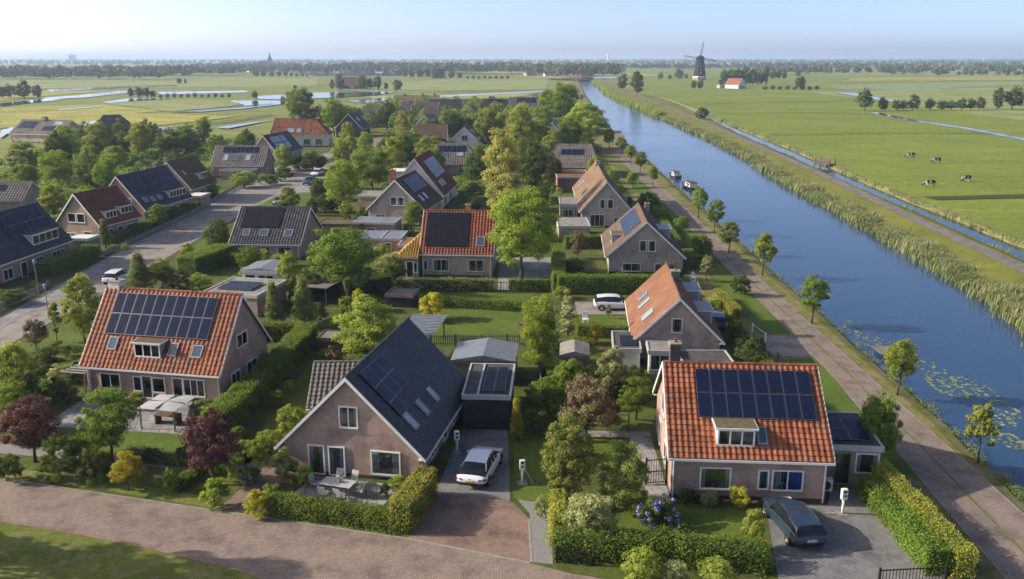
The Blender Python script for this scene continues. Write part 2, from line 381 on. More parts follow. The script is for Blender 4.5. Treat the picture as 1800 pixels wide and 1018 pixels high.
# ---- world positions of plants (kind, x, y, height, width, label, group)
VEG=[('plum', -30.55, 51.86, 4.59, 4.04, 'purple-leaved plum tree at the far left beside the brick road', ''),
('plum', -18.05, 48.74, 4.95, 3.68, 'purple-leaved plum tree on bare trunk, left of the black-roofed gable house', ''),
('maple', -25.62, 51.86, 5.16, 3.89, 'dense green tree hiding the front door side of the orange-roofed house with twenty panels', ''),
('yellow', -22.95, 48.01, 2.55, 2.3, 'small yellow-leaved tree on the verge of the brick road', ''),
('shrub_dark', -27.63, 49.64, 2.84, 2.86, 'large dark bush beside the brick road under the leftmost purple tree', ''),
('shrub_dark', -25.29, 49.11, 2.41, 2.21, 'dark leafy bush between the yellow tree and the large roadside bush', ''),
('light', -37.04, 61.67, 5.05, 3.96, 'light green tree at the left edge of the photo, before the orange-roofed house', ''),
('shrub_dark', -34.89, 61.22, 3.04, 3.28, 'rounded dark bush between light green tree and small porch', ''),
('shrub_dark', -37.8, 69.15, 2.48, 4.47, 'dark bush mass behind the porch of the orange-roofed house', ''),
('shrub_dark', -30.65, 49.26, 1.89, 1.73, 'low green bush under the purple tree at the far left', ''),
('shrub', -35.53, 59.49, 1.76, 2.26, 'green bush at the left edge above the purple tree', ''),
('light', -38.69, 76.1, 6.79, 4.08, 'tall yellow-green tree beside the chimney of the orange roof with twenty panels', ''),
('sapling', -41.38, 76.43, 3.97, 1.34, 'thin young tree beside the lamp post on the left road', ''),
('dusky', -42.23, 74.49, 2.84, 2.32, 'small dusky tree on grass by the left road', ''),
('conifer', -40.9, 93.96, 4.93, 3.61, 'grey-green conical tree behind the chimney of the orange roof', ''),
('maple', -39.24, 95.7, 3.65, 3.3, 'small green tree between the conical tree and the brown bush by the left road', ''),
('shrub_purple', -37.15, 94.7, 2.53, 3.78, 'brownish purple bush behind the ridge of the orange roof', ''),
('shrub_light', -34.46, 94.2, 2.2, 3.01, 'light green bush beside the flat garage with panels', ''),
('shrub_light', -27.74, 61.0, 1.26, 1.68, 'yellow-green bush at the front wall of the orange-roofed house', ''),
('shrub', -21.9, 58.66, 1.74, 2.35, 'green bush beside the white garden canopy', ''),
('shrub_grey', -22.45, 58.25, 1.17, 1.37, 'small grey-green bush at the edge of the canopy terrace', ''),
('shrub_light', -21.79, 63.99, 1.63, 1.58, 'climbing green bush at the corner of the orange-roofed house', ''),
('shrub_light', -14.88, 55.53, 2.73, 2.47, 'round pale green bush left of the black-roofed gable', ''),
('shrub', -15.97, 51.86, 1.89, 2.03, 'loose green bush on the strip left of the black-roofed gable', ''),
('shrub_light', -17.43, 52.86, 1.2, 1.48, 'bright low bush along the tall hedge near the purple tree', ''),
('lilac', -15.87, 48.74, 1.43, 1.58, 'lilac flowering bush left of the black-roofed gable', ''),
('shrub_yellow', -14.29, 44.89, 1.76, 1.53, 'bright yellow bush at the left end of the low front hedge', ''),
('shrub', -13.95, 46.4, 1.34, 1.45, 'green bush behind the bright yellow bush', ''),
('shrub_grey', -13.99, 49.48, 2.09, 1.88, 'pale rose bush at the brick gable of the black-roofed house', ''),
('shrub_light', -12.52, 48.88, 1.21, 1.38, 'bright green bush beside the two glazed garden doors', ''),
('shrub_dark', -7.53, 47.3, 0.96, 0.67, 'small clipped round bush on the paved patio', ''),
('shrub_light', -6.76, 47.58, 1.22, 1.21, 'light green bush below the wide gable window', ''),
('sprig', -17.19, 46.2, 1.73, 1.84, 'bright leafy sapling under the right purple tree', ''),
('shrub_light', -20.43, 48.01, 1.63, 0.88, 'low wispy bush along the short garden border near the yellow tree', ''),
('shrub', -27.94, 52.35, 1.51, 1.98, 'green bush behind the large roadside bush, garden path side', ''),
('shrub_light', -16.86, 49.48, 1.52, 1.53, 'pale bush between the right purple tree and the lilac', ''),
('shrub_dark', -20.78, 51.86, 1.26, 1.74, 'dark low bush behind the right purple tree', ''),
('shrub', -32.16, 54.44, 1.51, 2.28, 'green bush under the leftmost purple tree, terrace side', ''),
('shrub_dark', -22.94, 51.61, 1.14, 1.45, 'lavender-grey low bush behind the yellow tree', ''),
('light', -12.04, 69.99, 6.37, 5.86, 'large yellow-green tree left of the black roof ridge', ''),
('shrub_yellow', -15.56, 86.5, 2.7, 1.74, 'golden bush behind the large yellow-green tree', ''),
('shrub', -15.94, 82.12, 2.01, 2.21, 'dark green bush by the small garden pond', ''),
('yellow', -7.88, 83.67, 3.02, 2.69, 'round golden-green tree at the corner of the sunny lawn', ''),
('shrub_yellow', -8.6, 82.89, 1.16, 1.23, 'small yellow bush at the foot of the golden-green tree, pergola side', ''),
('shrub_yellow', -7.17, 82.5, 1.21, 1.33, 'small yellow bush at the foot of the golden-green tree, lawn side', ''),
('conifer', -22.69, 80.63, 5.04, 2.7, 'grey-green cypress, the shorter of two before the flat garage', ''),
('conifer', -20.03, 81.37, 5.3, 3.48, 'broad grey-green cypress beside the black carport', ''),
('light', -23.94, 91.81, 5.39, 2.8, 'slender yellow-green tree behind the two cypresses', ''),
('maple', -18.11, 91.81, 8.51, 8.62, 'broad green tree between the dark panelled roof and the red panelled roof', ''),
('column', 2.21, 67.26, 7.7, 3.45, 'tall bright green columnar tree between the lawn and the garden shed', ''),
('greyshrub', 5.06, 76.1, 5.27, 1.64, 'slim silvery tree beside the white hatchback driveway', ''),
('shrub_purple', 1.33, 78.48, 1.66, 1.91, 'purple bush on the edge of the sunny lawn', ''),
('shrub', 2.3, 60.35, 2.66, 3.24, 'broad green bush behind the charger beside the white car', ''),
('shrub_dark', 1.57, 56.29, 1.97, 2.42, 'dark bush beside the black garage door', ''),
('spire', 0.31, 55.16, 3.29, 1.38, 'narrow golden conifer in front of the black garage', ''),
('shrub', 4.33, 62.81, 3.42, 3.1, 'bright green bush below the small grey garden shed', ''),
('dusky', 5.04, 55.53, 4.52, 4.3, 'wide purple-grey bush left of the right front house', ''),
('plum', 6.69, 57.26, 2.21, 1.98, 'small red-leaved tree against the wide purple-grey bush', ''),
('greytree', 7.43, 61.9, 4.66, 2.62, 'whitish green tree behind the wide purple-grey bush', ''),
('maple', 8.87, 58.66, 3.37, 2.75, 'green tree near the chimney of the right front house', ''),
('shrub_dark', 5.94, 63.99, 2.33, 2.63, 'dark bush between garden shed and whitish tree', ''),
('shrub_dark', 9.25, 63.99, 2.33, 3.07, 'dark bush under the bay window of the small orange gable house', ''),
('shrub', 10.5, 56.96, 1.49, 1.19, 'small green bush on the back lawn by the pale side wall', ''),
('olive', 3.23, 46.2, 5.89, 3.44, 'tall olive-green tree beside the gravel strip', ''),
('shrub_olive', 6.32, 45.93, 4.15, 3.37, 'wide olive bush beside the black garden gate', ''),
('shrub_grey', 4.11, 42.23, 3.01, 3.38, 'whitish flowering bush at the corner of the front hedge', ''),
('hydrangea', 8.03, 43.89, 1.8, 2.32, 'blue hydrangea on the front lawn', ''),
('shrub_yellow', 13.07, 45.8, 1.5, 1.43, 'clipped yellow bush under the right front window', ''),
('shrub_light', 12.61, 41.32, 2.51, 1.48, 'bright green bush beside the dark estate car', ''),
('shrub_dark', 10.22, 46.61, 0.87, 1.19, 'small bush under the front window at the drain pipe', ''),
('shrub_grey', 11.42, 46.2, 0.94, 1.38, 'small pale rose bush under the wide front window', ''),
('shrub_light', 6.29, 38.02, 2.12, 2.32, 'leafy bush at the bottom edge beneath the front hedge, left', ''),
('shrub_grey', 7.94, 37.93, 1.62, 1.55, 'pale flowering bush at the bottom edge of the photo', ''),
('shrub_light', 9.92, 37.83, 1.62, 2.37, 'green bush at the bottom edge nearest the driveway', ''),
('shrub_grey', 1.59, 44.51, 1.54, 0.95, 'white flowering bush at the end of the gravel strip', ''),
('shrub_light', 12.82, 39.62, 0.96, 0.98, 'low weedy bush at the driveway corner', ''),
('maple', 23.13, 51.37, 5.23, 2.93, 'bushy green tree between the panelled annex and the canal path', ''),
('shrub_dark', 20.21, 70.56, 2.77, 3.35, 'dark bush beside the small orange gable house on the canal side', ''),
('shrub', 20.28, 76.77, 2.17, 2.07, 'green bush below the grey dormer on the canal side', ''),
('shrub_dark', 24.79, 92.75, 2.55, 2.47, 'dark bush beside the canal path hedge', ''),
('maple', 24.17, 110.1, 3.7, 3.19, 'small dark tree beside the brown roof with panels, canal side', ''),
('greytree', 22.61, 99.09, 3.23, 1.84, 'slim pale tree behind the white garden chairs', ''),
('maple', 25.17, 129.22, 2.57, 2.7, 'small round tree on the grass strip by the canal path', ''),
('shrub', 22.18, 106.28, 2.16, 3.23, 'dense bush at the right corner of the brown panelled roof', ''),
('shrub_dark', 23.23, 148.54, 3.4, 4.83, 'dark bush beside the long brown roof, canal side', ''),
('shrub', 23.45, 135.26, 2.68, 3.53, 'green bush between the two brown roofs, canal side', ''),
('dusky', 8.44, 111.09, 3.87, 2.19, 'small dusky tree left of the brown panelled roof', ''),
('lolly', 29.6, 63.52, 4.76, 2.86, 'round canal-side tree opposite the bright lily pads', 'canal-side trees'),
('lolly2', 29.29, 82.5, 5.03, 3.2, 'dense canal-side tree above the wooden jetty', 'canal-side trees'),
('lolly3', 29.85, 102.14, 5.44, 3.37, 'yellow-green canal-side tree, third up the canal from the thin young one', 'canal-side trees'),
('lolly4', 28.79, 114.53, 4.51, 3.16, 'sparse dark canal-side tree between two fuller ones', 'canal-side trees'),
('lolly2', 29.88, 128.33, 5.33, 3.01, 'pale canal-side tree where the path narrows', 'canal-side trees'),
('lolly', 30.17, 140.81, 5.25, 3.39, 'dark green round canal-side tree next to the pale one', 'canal-side trees'),
('sparse', 29.81, 51.77, 4.16, 2.31, 'thin young canal-side tree at the right edge beside lily pads', 'canal-side trees'),
('lolly3', 28.5, 178.31, 4.25, 2.53, 'small canal-side tree beside the moored barge', 'canal-side trees'),
('lolly2', 28.93, 199.46, 5.1, 3.2, 'canal-side tree before the moored barge, far end of the path', 'canal-side trees'),
('lolly', 29.06, 217.28, 4.84, 3.48, 'canal-side tree in the far row, second from the barge', 'canal-side trees'),
('lolly4', 28.7, 234.2, 5.49, 4.04, 'canal-side tree in the far row, third from the barge', 'canal-side trees'),
('lolly3', 27.62, 252.26, 6.2, 4.35, 'last canal-side tree in the far row, next to the big grove', 'canal-side trees'),
('lolly3', 24.25, 175.87, 3.4, 2.95, 'small yellow-green tree on the house side of the far path', ''),
('maple2', 1.13, 99.9, 11.12, 8.39, 'large bright maple between the red panelled roof and the brown roofs', ''),
('poplar', -1.62, 137.73, 15.51, 7.1, 'tall pale poplar behind the large bright maple', ''),
('dark', 3.9, 171.94, 10.67, 6.85, 'dark tree right of the pale poplar', ''),
('dark', 8.02, 182.53, 7.02, 5.4, 'dark bush-like tree left of the grey hipped roof', ''),
('maple', 17.3, 319.5, 17.62, 18.59, 'biggest dark green tree at the canal bend', ''),
('light', 21.13, 253.88, 13.67, 14.85, 'olive broad tree in front of the biggest tree at the canal bend', ''),
('light', 2.25, 234.2, 14.26, 9.84, 'yellow-green tree before the red brick end gable', ''),
('dark', -6.58, 244.41, 9.39, 6.86, 'dark reddish tree left of the pale poplar', ''),
('maple', 7.74, 241.41, 9.88, 8.62, 'green tree between the yellow-green tree and the canal grove', ''),
('maple', 15.66, 244.41, 10.46, 8.72, 'green tree under the olive tree near the canal', ''),
('maple2', -28.12, 145.13, 9.32, 6.57, 'bright green street tree beside the parked blue pickup', ''),
('maple', -26.16, 164.56, 10.25, 8.69, 'large green street tree behind the bright one', ''),
('light', -25.6, 191.58, 9.28, 6.39, 'pale street tree left of the white-sided red roof', ''),
('light', -38.56, 212.54, 7.56, 4.9, 'small airy tree at the bend of the left road', ''),
('maple', -24.71, 220.97, 8.81, 6.5, 'green tree behind the white-sided red roof', ''),
('poplar', -32.64, 265.88, 10.5, 4.4, 'narrow light tree in the middle of the village', ''),
('maple2', -35.42, 203.65, 4.94, 3.92, 'small green tree between the airy tree and the large street tree', ''),
('shrub_dark', -30.26, 147.39, 2.6, 3.64, 'dark bush on the grass beside the parked cars', ''),
('maple', -74.12, 314.45, 17.16, 11.94, 'tall dark brown-green tree behind the orange hipped roof', ''),
('maple', -58.86, 295.7, 13.81, 7.88, 'green tree right of the orange hipped roof', ''),
('dark', -68.11, 314.45, 9.8, 9.58, 'dark tree behind the orange hipped roof, between taller ones', ''),
('maple', -57.7, 314.45, 9.8, 6.78, 'tree beside the black gable at the village edge', ''),
('light', -45.94, 249.06, 8.31, 4.77, 'pale tree in front of the black gable at the village edge', ''),
('dark', -45.48, 324.72, 11.71, 8.23, 'dark tree before the far thatched roof', ''),
('maple2', -110.47, 220.97, 9.51, 8.19, 'bright green tree below the far left grey roof', ''),
('light', -100.86, 217.28, 10.58, 8.05, 'pale tree right of the far left grey roof', ''),
('light', -94.91, 227.4, 9.77, 7.55, 'pale grey-green tree in front of the flooded meadow', ''),
('maple2', -91.54, 177.49, 7.63, 7.31, 'bright green tree above the red tiled house', ''),
('dark', -82.21, 171.94, 6.75, 6.87, 'dark green tree behind the red tiled house', ''),
('greytree', -102.9, 184.27, 7.67, 4.74, 'thin grey tree on the far left lawn', ''),
('column', -93.66, 271.36, 9.02, 5.87, 'tall bushy tree left of the grey roof with skylights', ''),
('dusky', -89.88, 253.88, 5.45, 5.84, 'brown bush beneath the tall bushy tree', ''),
('light', -74.04, 140.81, 5.62, 4.76, 'yellow-green tree between the black hipped roof and the red roof', ''),
('maple', -53.59, 131.94, 4.09, 3.1, 'small street tree before the slate-blue panelled roof', ''),
('conifer', -55.41, 117.8, 4.16, 2.63, 'conical street tree before the red tiled house', ''),
('light', -92.11, 205.8, 5.64, 6.87, 'small orchard tree in the left back garden', ''),
('dark', -90.15, 234.2, 7.84, 9.58, 'dark spreading tree by the left meadow edge', ''),
('dark', -86.4, 238.47, 5.58, 6.71, 'dark bushy tree beside the tall bushy tree', ''),
('light', -56.07, 164.56, 2.88, 3.2, 'yellow-green bush before the olive roof', ''),
('light', -52.47, 203.65, 6.23, 5.75, 'bushy tree below the glazed dark roof', ''),
('dark', -45.91, 203.65, 4.94, 7.85, 'dark bush group right of the glazed dark roof', ''),
('light', -53.51, 175.87, 3.4, 6.81, 'pale bush before the grey roof with skylights', ''),
('shrub', -50.06, 179.98, 2.67, 4.65, 'green bush by the gable of the grey roof with skylights', ''),
('shrub_dark', -48.08, 186.05, 3.35, 4.8, 'dark bush along the left road under the glazed roof', ''),
('shrub_dark', -47.23, 203.65, 3.64, 7.85, 'wide dark bush at the left road bend', ''),
('shrub', -67.1, 116.33, 1.56, 2.3, 'low bush behind the black hipped roof', ''),
('shrub_light', -53.87, 96.46, 0.86, 1.41, 'yellow-green low bush by the left road fence', ''),
('shrub_dark', -52.64, 89.3, 1.85, 4.18, 'dark hedge-like bush at the left edge by the road fence', ''),
('shrub_light', -42.21, 112.1, 2.03, 2.07, 'light bush at the corner of the clipped hedge by the left road', ''),
('shrub_light', -52.15, 116.33, 0.93, 1.38, 'small clipped bush by the street gate', ''),
('shrub_grey', -14.4, 103.29, 2.8, 3.42, 'grey shrub at the yellow annex roof', ''),
('shrub', -15.62, 97.76, 2.0, 2.6, 'green shrub under the broad green tree', ''),
('shrub_dark', -16.93, 97.76, 2.53, 2.6, 'dark shrub under the broad green tree', ''),
('shrub_dark', -29.58, 106.28, 1.73, 2.11, 'shrub before the dark panelled roof wall', ''),
('light', -30.63, 106.28, 2.44, 2.39, 'yellow-green bush before the dark panelled roof', ''),
('shrub_light', 7.3, 95.19, 1.83, 1.52, 'flowering bush left of the brown panelled house', ''),
('shrub_dark', 7.54, 103.29, 1.96, 3.01, 'dark bush left of the brown panelled house', ''),
('shrub_yellow', 7.46, 75.94, 1.99, 1.64, 'golden standard bush beside the small orange gable house', ''),
('shrub', 6.5, 73.55, 1.57, 1.99, 'green bush below the white hatchback', ''),
('shrub', 5.61, 75.13, 1.06, 2.04, 'bush right of the columnar tree', ''),
('sapling', 9.61, 84.06, 1.47, 0.79, 'young tree behind the white hatchback', ''),
('shrub_light', 5.21, 91.58, 1.58, 1.83, 'light bush at the fence before the large bright maple', '')]
FARTREES=[('far', -330.35, 593.58, 9.47, 11.21, 'round tree in the grove on the left edge of the meadow', 'grove at the left meadow edge'),
('far', -311.94, 576.67, 12.38, 10.89, 'round tree in the grove on the left edge of the meadow', 'grove at the left meadow edge'),
('far', -307.91, 585.0, 9.33, 7.37, 'round tree in the grove on the left edge of the meadow', 'grove at the left meadow edge'),
('far', -325.77, 576.67, 8.5, 7.99, 'round tree in the grove on the left edge of the meadow', 'grove at the left meadow edge'),
('far', -250.57, 593.58, 7.28, 4.86, 'tree in the group of four on the flooded meadow', 'group of four on the flooded meadow'),
('far', -245.33, 593.58, 8.01, 5.61, 'tree in the group of four on the flooded meadow', 'group of four on the flooded meadow'),
('far', -240.46, 593.58, 7.28, 5.24, 'tree in the group of four on the flooded meadow', 'group of four on the flooded meadow'),
('far', -236.34, 593.58, 5.46, 4.86, 'tree in the group of four on the flooded meadow', 'group of four on the flooded meadow'),
('far', -231.09, 593.58, 2.54, 2.99, 'small tree in the low row on the flooded meadow', 'low row on the flooded meadow'),
('far', -226.6, 593.58, 2.98, 2.99, 'small tree in the low row on the flooded meadow', 'low row on the flooded meadow'),
('far', -222.1, 593.58, 3.42, 2.99, 'small tree in the low row on the flooded meadow', 'low row on the flooded meadow'),
('far', -217.61, 593.58, 2.54, 2.99, 'small tree in the low row on the flooded meadow', 'low row on the flooded meadow'),
('far', -213.11, 593.58, 2.98, 2.99, 'small tree in the low row on the flooded meadow', 'low row on the flooded meadow'),
('far', -208.62, 593.58, 3.42, 2.99, 'small tree in the low row on the flooded meadow', 'low row on the flooded meadow'),
('far', -204.13, 593.58, 2.54, 2.99, 'small tree in the low row on the flooded meadow', 'low row on the flooded meadow'),
('far', -199.63, 593.58, 2.98, 2.99, 'small tree in the low row on the flooded meadow', 'low row on the flooded meadow'),
('far', -195.14, 593.58, 3.42, 2.99, 'small tree in the low row on the flooded meadow', 'low row on the flooded meadow'),
('far', -190.64, 593.58, 2.54, 2.99, 'small tree in the low row on the flooded meadow', 'low row on the flooded meadow'),
('far', -186.15, 593.58, 2.98, 2.99, 'small tree in the low row on the flooded meadow', 'low row on the flooded meadow'),
('far', -335.96, 913.64, 6.67, 5.74, 'larger of two lone trees in the pale meadow', ''),
('far', -329.65, 913.64, 6.12, 3.44, 'smaller of two lone trees in the pale meadow', ''),
('far', -162.24, 568.57, 5.94, 4.66, 'lone small tree beside the flooded ditch left of the village', ''),
('far', -123.68, 486.41, 6.3, 3.07, 'narrow tree at the water left of the tall brown-green tree', ''),
('far', -148.48, 746.34, 9.12, 5.16, 'tall tree around the far white barn', 'trees around the far white barn'),
('far', -137.38, 719.92, 14.51, 9.04, 'tall tree around the far white barn', 'trees around the far white barn'),
('far', -141.41, 774.75, 8.99, 3.9, 'tall tree around the far white barn', 'trees around the far white barn'),
('far', -124.05, 746.34, 12.76, 8.44, 'tall tree around the far white barn', 'trees around the far white barn'),
('far', -117.47, 746.34, 10.94, 7.5, 'tall tree around the far white barn', 'trees around the far white barn'),
('far', -110.89, 746.34, 12.3, 8.44, 'tall tree around the far white barn', 'trees around the far white barn'),
('far', -103.84, 746.34, 6.38, 4.69, 'tall tree around the far white barn', 'trees around the far white barn'),
('far', -91.13, 719.92, 9.68, 9.05, 'tall tree around the far white barn', 'trees around the far white barn'),
('far', -142.9, 1211.35, 11.03, 7.59, 'tree in the meadow grove beyond the red-brown roof', 'meadow grove beyond the red-brown roof'),
('far', -133.78, 1211.35, 11.76, 9.11, 'tree in the meadow grove beyond the red-brown roof', 'meadow grove beyond the red-brown roof'),
('far', -119.62, 1176.56, 15.71, 11.79, 'tree in the meadow grove beyond the red-brown roof', 'meadow grove beyond the red-brown roof'),
('far', -109.28, 1176.56, 15.0, 10.32, 'tree in the meadow grove beyond the red-brown roof', 'meadow grove beyond the red-brown roof'),
('far', -98.94, 1176.56, 16.42, 11.79, 'tree in the meadow grove beyond the red-brown roof', 'meadow grove beyond the red-brown roof'),
('far', -91.56, 1176.56, 14.28, 8.85, 'tree in the meadow grove beyond the red-brown roof', 'meadow grove beyond the red-brown roof'),
('far', -78.27, 1176.56, 10.0, 10.33, 'tree in the meadow grove beyond the red-brown roof', 'meadow grove beyond the red-brown roof'),
('far', -67.93, 1176.56, 8.57, 7.38, 'tree in the meadow grove beyond the red-brown roof', 'meadow grove beyond the red-brown roof'),
('far', -55.99, 1143.69, 4.15, 5.74, 'small bush in the low row left of the canal mouth', 'low row left of the canal mouth'),
('far', -48.82, 1143.69, 4.85, 5.74, 'small bush in the low row left of the canal mouth', 'low row left of the canal mouth'),
('far', -41.64, 1143.69, 4.15, 5.74, 'small bush in the low row left of the canal mouth', 'low row left of the canal mouth'),
('far', -34.46, 1143.69, 4.85, 5.74, 'small bush in the low row left of the canal mouth', 'low row left of the canal mouth'),
('far', -27.28, 1143.69, 4.15, 5.74, 'small bush in the low row left of the canal mouth', 'low row left of the canal mouth'),
('far', -20.1, 1143.69, 4.85, 5.74, 'small bush in the low row left of the canal mouth', 'low row left of the canal mouth'),
('far', -12.92, 1143.69, 4.15, 5.74, 'small bush in the low row left of the canal mouth', 'low row left of the canal mouth'),
('far', -5.74, 1143.69, 4.85, 5.74, 'small bush in the low row left of the canal mouth', 'low row left of the canal mouth'),
('far', -363.42, 1287.47, 10.15, 11.29, 'tree in the short row before the church village', 'short row before the church village'),
('far', -352.92, 1287.47, 7.8, 9.68, 'tree in the short row before the church village', 'short row before the church village'),
('far', -340.81, 1287.47, 8.58, 9.68, 'tree in the short row before the church village', 'short row before the church village'),
('far', -331.12, 1287.47, 8.58, 8.88, 'tree in the short row before the church village', 'short row before the church village'),
('far', -321.43, 1287.47, 10.15, 8.07, 'tree in the short row before the church village', 'short row before the church village'),
('far', -313.35, 1287.47, 7.02, 7.26, 'tree in the short row before the church village', 'short row before the church village'),
('far', -305.28, 1287.47, 5.45, 6.46, 'tree in the short row before the church village', 'short row before the church village'),
('far', -297.2, 1287.47, 4.67, 6.46, 'tree in the short row before the church village', 'short row before the church village'),
('far', -290.74, 1287.47, 3.88, 4.84, 'tree in the short row before the church village', 'short row before the church village'),
('far', 89.53, 732.89, 14.32, 9.67, 'left one of two tall trees on the dike at the canal bend', 'pair on the dike'),
('farpoplar', 84.47, 611.49, 17.95, 10.37, 'right and taller of two trees on the dike at the canal bend', 'pair on the dike'),
('far', 182.3, 1112.6, 9.46, 7.67, 'round tree between dike and windmill', ''),
('far', 204.65, 1112.6, 13.52, 12.55, 'broad tree left of the windmill', ''),
('far', 193.48, 1112.6, 6.75, 5.58, 'small bush-like tree left of the windmill', ''),
('far', 219.67, 1143.69, 7.63, 5.74, 'small tree at the foot of the windmill', ''),
('far', 79.68, 376.86, 5.62, 6.69, 'round dusky bush tree beside the dike ditch', ''),
('far', 204.55, 874.49, 17.04, 8.78, 'tree in the grove behind the orange-roofed farmhouse', 'grove behind the orange-roofed farmhouse'),
('far', 211.7, 874.49, 18.1, 9.87, 'tree in the grove behind the orange-roofed farmhouse', 'grove behind the orange-roofed farmhouse'),
('far', 218.84, 874.49, 17.57, 9.87, 'tree in the grove behind the orange-roofed farmhouse', 'grove behind the orange-roofed farmhouse'),
('far', 225.44, 874.49, 19.16, 10.97, 'tree in the grove behind the orange-roofed farmhouse', 'grove behind the orange-roofed farmhouse'),
('far', 232.04, 874.49, 16.5, 10.97, 'tree in the grove behind the orange-roofed farmhouse', 'grove behind the orange-roofed farmhouse'),
('far', 238.64, 874.49, 15.44, 9.87, 'tree in the grove behind the orange-roofed farmhouse', 'grove behind the orange-roofed farmhouse'),
('far', 244.69, 874.49, 19.16, 7.68, 'tree in the grove behind the orange-roofed farmhouse', 'grove behind the orange-roofed farmhouse'),
('far', 319.9, 1112.6, 12.17, 9.76, 'tree in the grove behind the orange-roofed farmhouse', 'grove behind the orange-roofed farmhouse'),
('far', 326.88, 1112.6, 13.52, 9.76, 'tree in the grove behind the orange-roofed farmhouse', 'grove behind the orange-roofed farmhouse'),
('far', 334.57, 1112.6, 10.81, 6.98, 'tree in the grove behind the orange-roofed farmhouse', 'grove behind the orange-roofed farmhouse'),
('far', 152.67, 760.28, 8.36, 5.73, 'small tree before the windmill, left', ''),
('far', 158.41, 760.28, 8.82, 5.73, 'small tree before the windmill, right', ''),
('far', 237.76, 746.34, 11.85, 10.32, 'round tree right of the farmhouse grove', ''),
('far', 393.13, 1248.26, 11.36, 10.17, 'tree behind the round tree right of the farmhouse', ''),
('far', 209.1, 746.34, 3.18, 5.17, 'low bush in the row right of the orange-roofed farmhouse', 'bush row right of the farmhouse'),
('far', 215.21, 746.34, 3.64, 5.17, 'low bush in the row right of the orange-roofed farmhouse', 'bush row right of the farmhouse'),
('far', 221.31, 746.34, 3.18, 5.17, 'low bush in the row right of the orange-roofed farmhouse', 'bush row right of the farmhouse'),
('far', 227.42, 746.34, 3.64, 5.17, 'low bush in the row right of the orange-roofed farmhouse', 'bush row right of the farmhouse'),
('far', 233.53, 746.34, 3.18, 5.17, 'low bush in the row right of the orange-roofed farmhouse', 'bush row right of the farmhouse'),
('far', 239.64, 746.34, 3.64, 5.17, 'low bush in the row right of the orange-roofed farmhouse', 'bush row right of the farmhouse'),
('far', 245.75, 746.34, 3.18, 5.17, 'low bush in the row right of the orange-roofed farmhouse', 'bush row right of the farmhouse'),
('far', 251.86, 746.34, 3.64, 5.17, 'low bush in the row right of the orange-roofed farmhouse', 'bush row right of the farmhouse'),
('far', 173.88, 443.55, 12.03, 9.24, 'tallest lone tree on the right pasture edge', ''),
('far', 182.87, 443.55, 7.13, 5.61, 'small dusky tree right of the tallest pasture tree', ''),
('far', 191.7, 448.49, 5.54, 5.67, 'tree in the row along the right pasture', 'row along the right pasture'),
('far', 195.39, 448.49, 5.54, 5.1, 'tree in the row along the right pasture', 'row along the right pasture'),
('far', 200.22, 448.49, 8.31, 6.8, 'tree in the row along the right pasture', 'row along the right pasture'),
('far', 208.45, 448.49, 6.65, 5.67, 'tree in the row along the right pasture', 'row along the right pasture'),
('far', 214.42, 448.49, 5.54, 5.67, 'tree in the row along the right pasture', 'row along the right pasture'),
('far', 219.24, 448.49, 5.54, 5.67, 'tree in the row along the right pasture', 'row along the right pasture'),
('far', 224.35, 448.49, 6.65, 6.8, 'tree in the row along the right pasture', 'row along the right pasture'),
('far', 228.9, 448.49, 6.65, 5.1, 'tree in the row along the right pasture', 'row along the right pasture'),
('far', 236.04, 453.55, 6.72, 5.73, 'tree in the row along the right pasture', 'row along the right pasture'),
('far', 244.65, 453.55, 12.02, 6.3, 'left of two tall trees at the right edge', 'pair at the right edge'),
('far', 252.69, 453.55, 12.85, 10.87, 'broad tall tree at the right edge', 'pair at the right edge')]
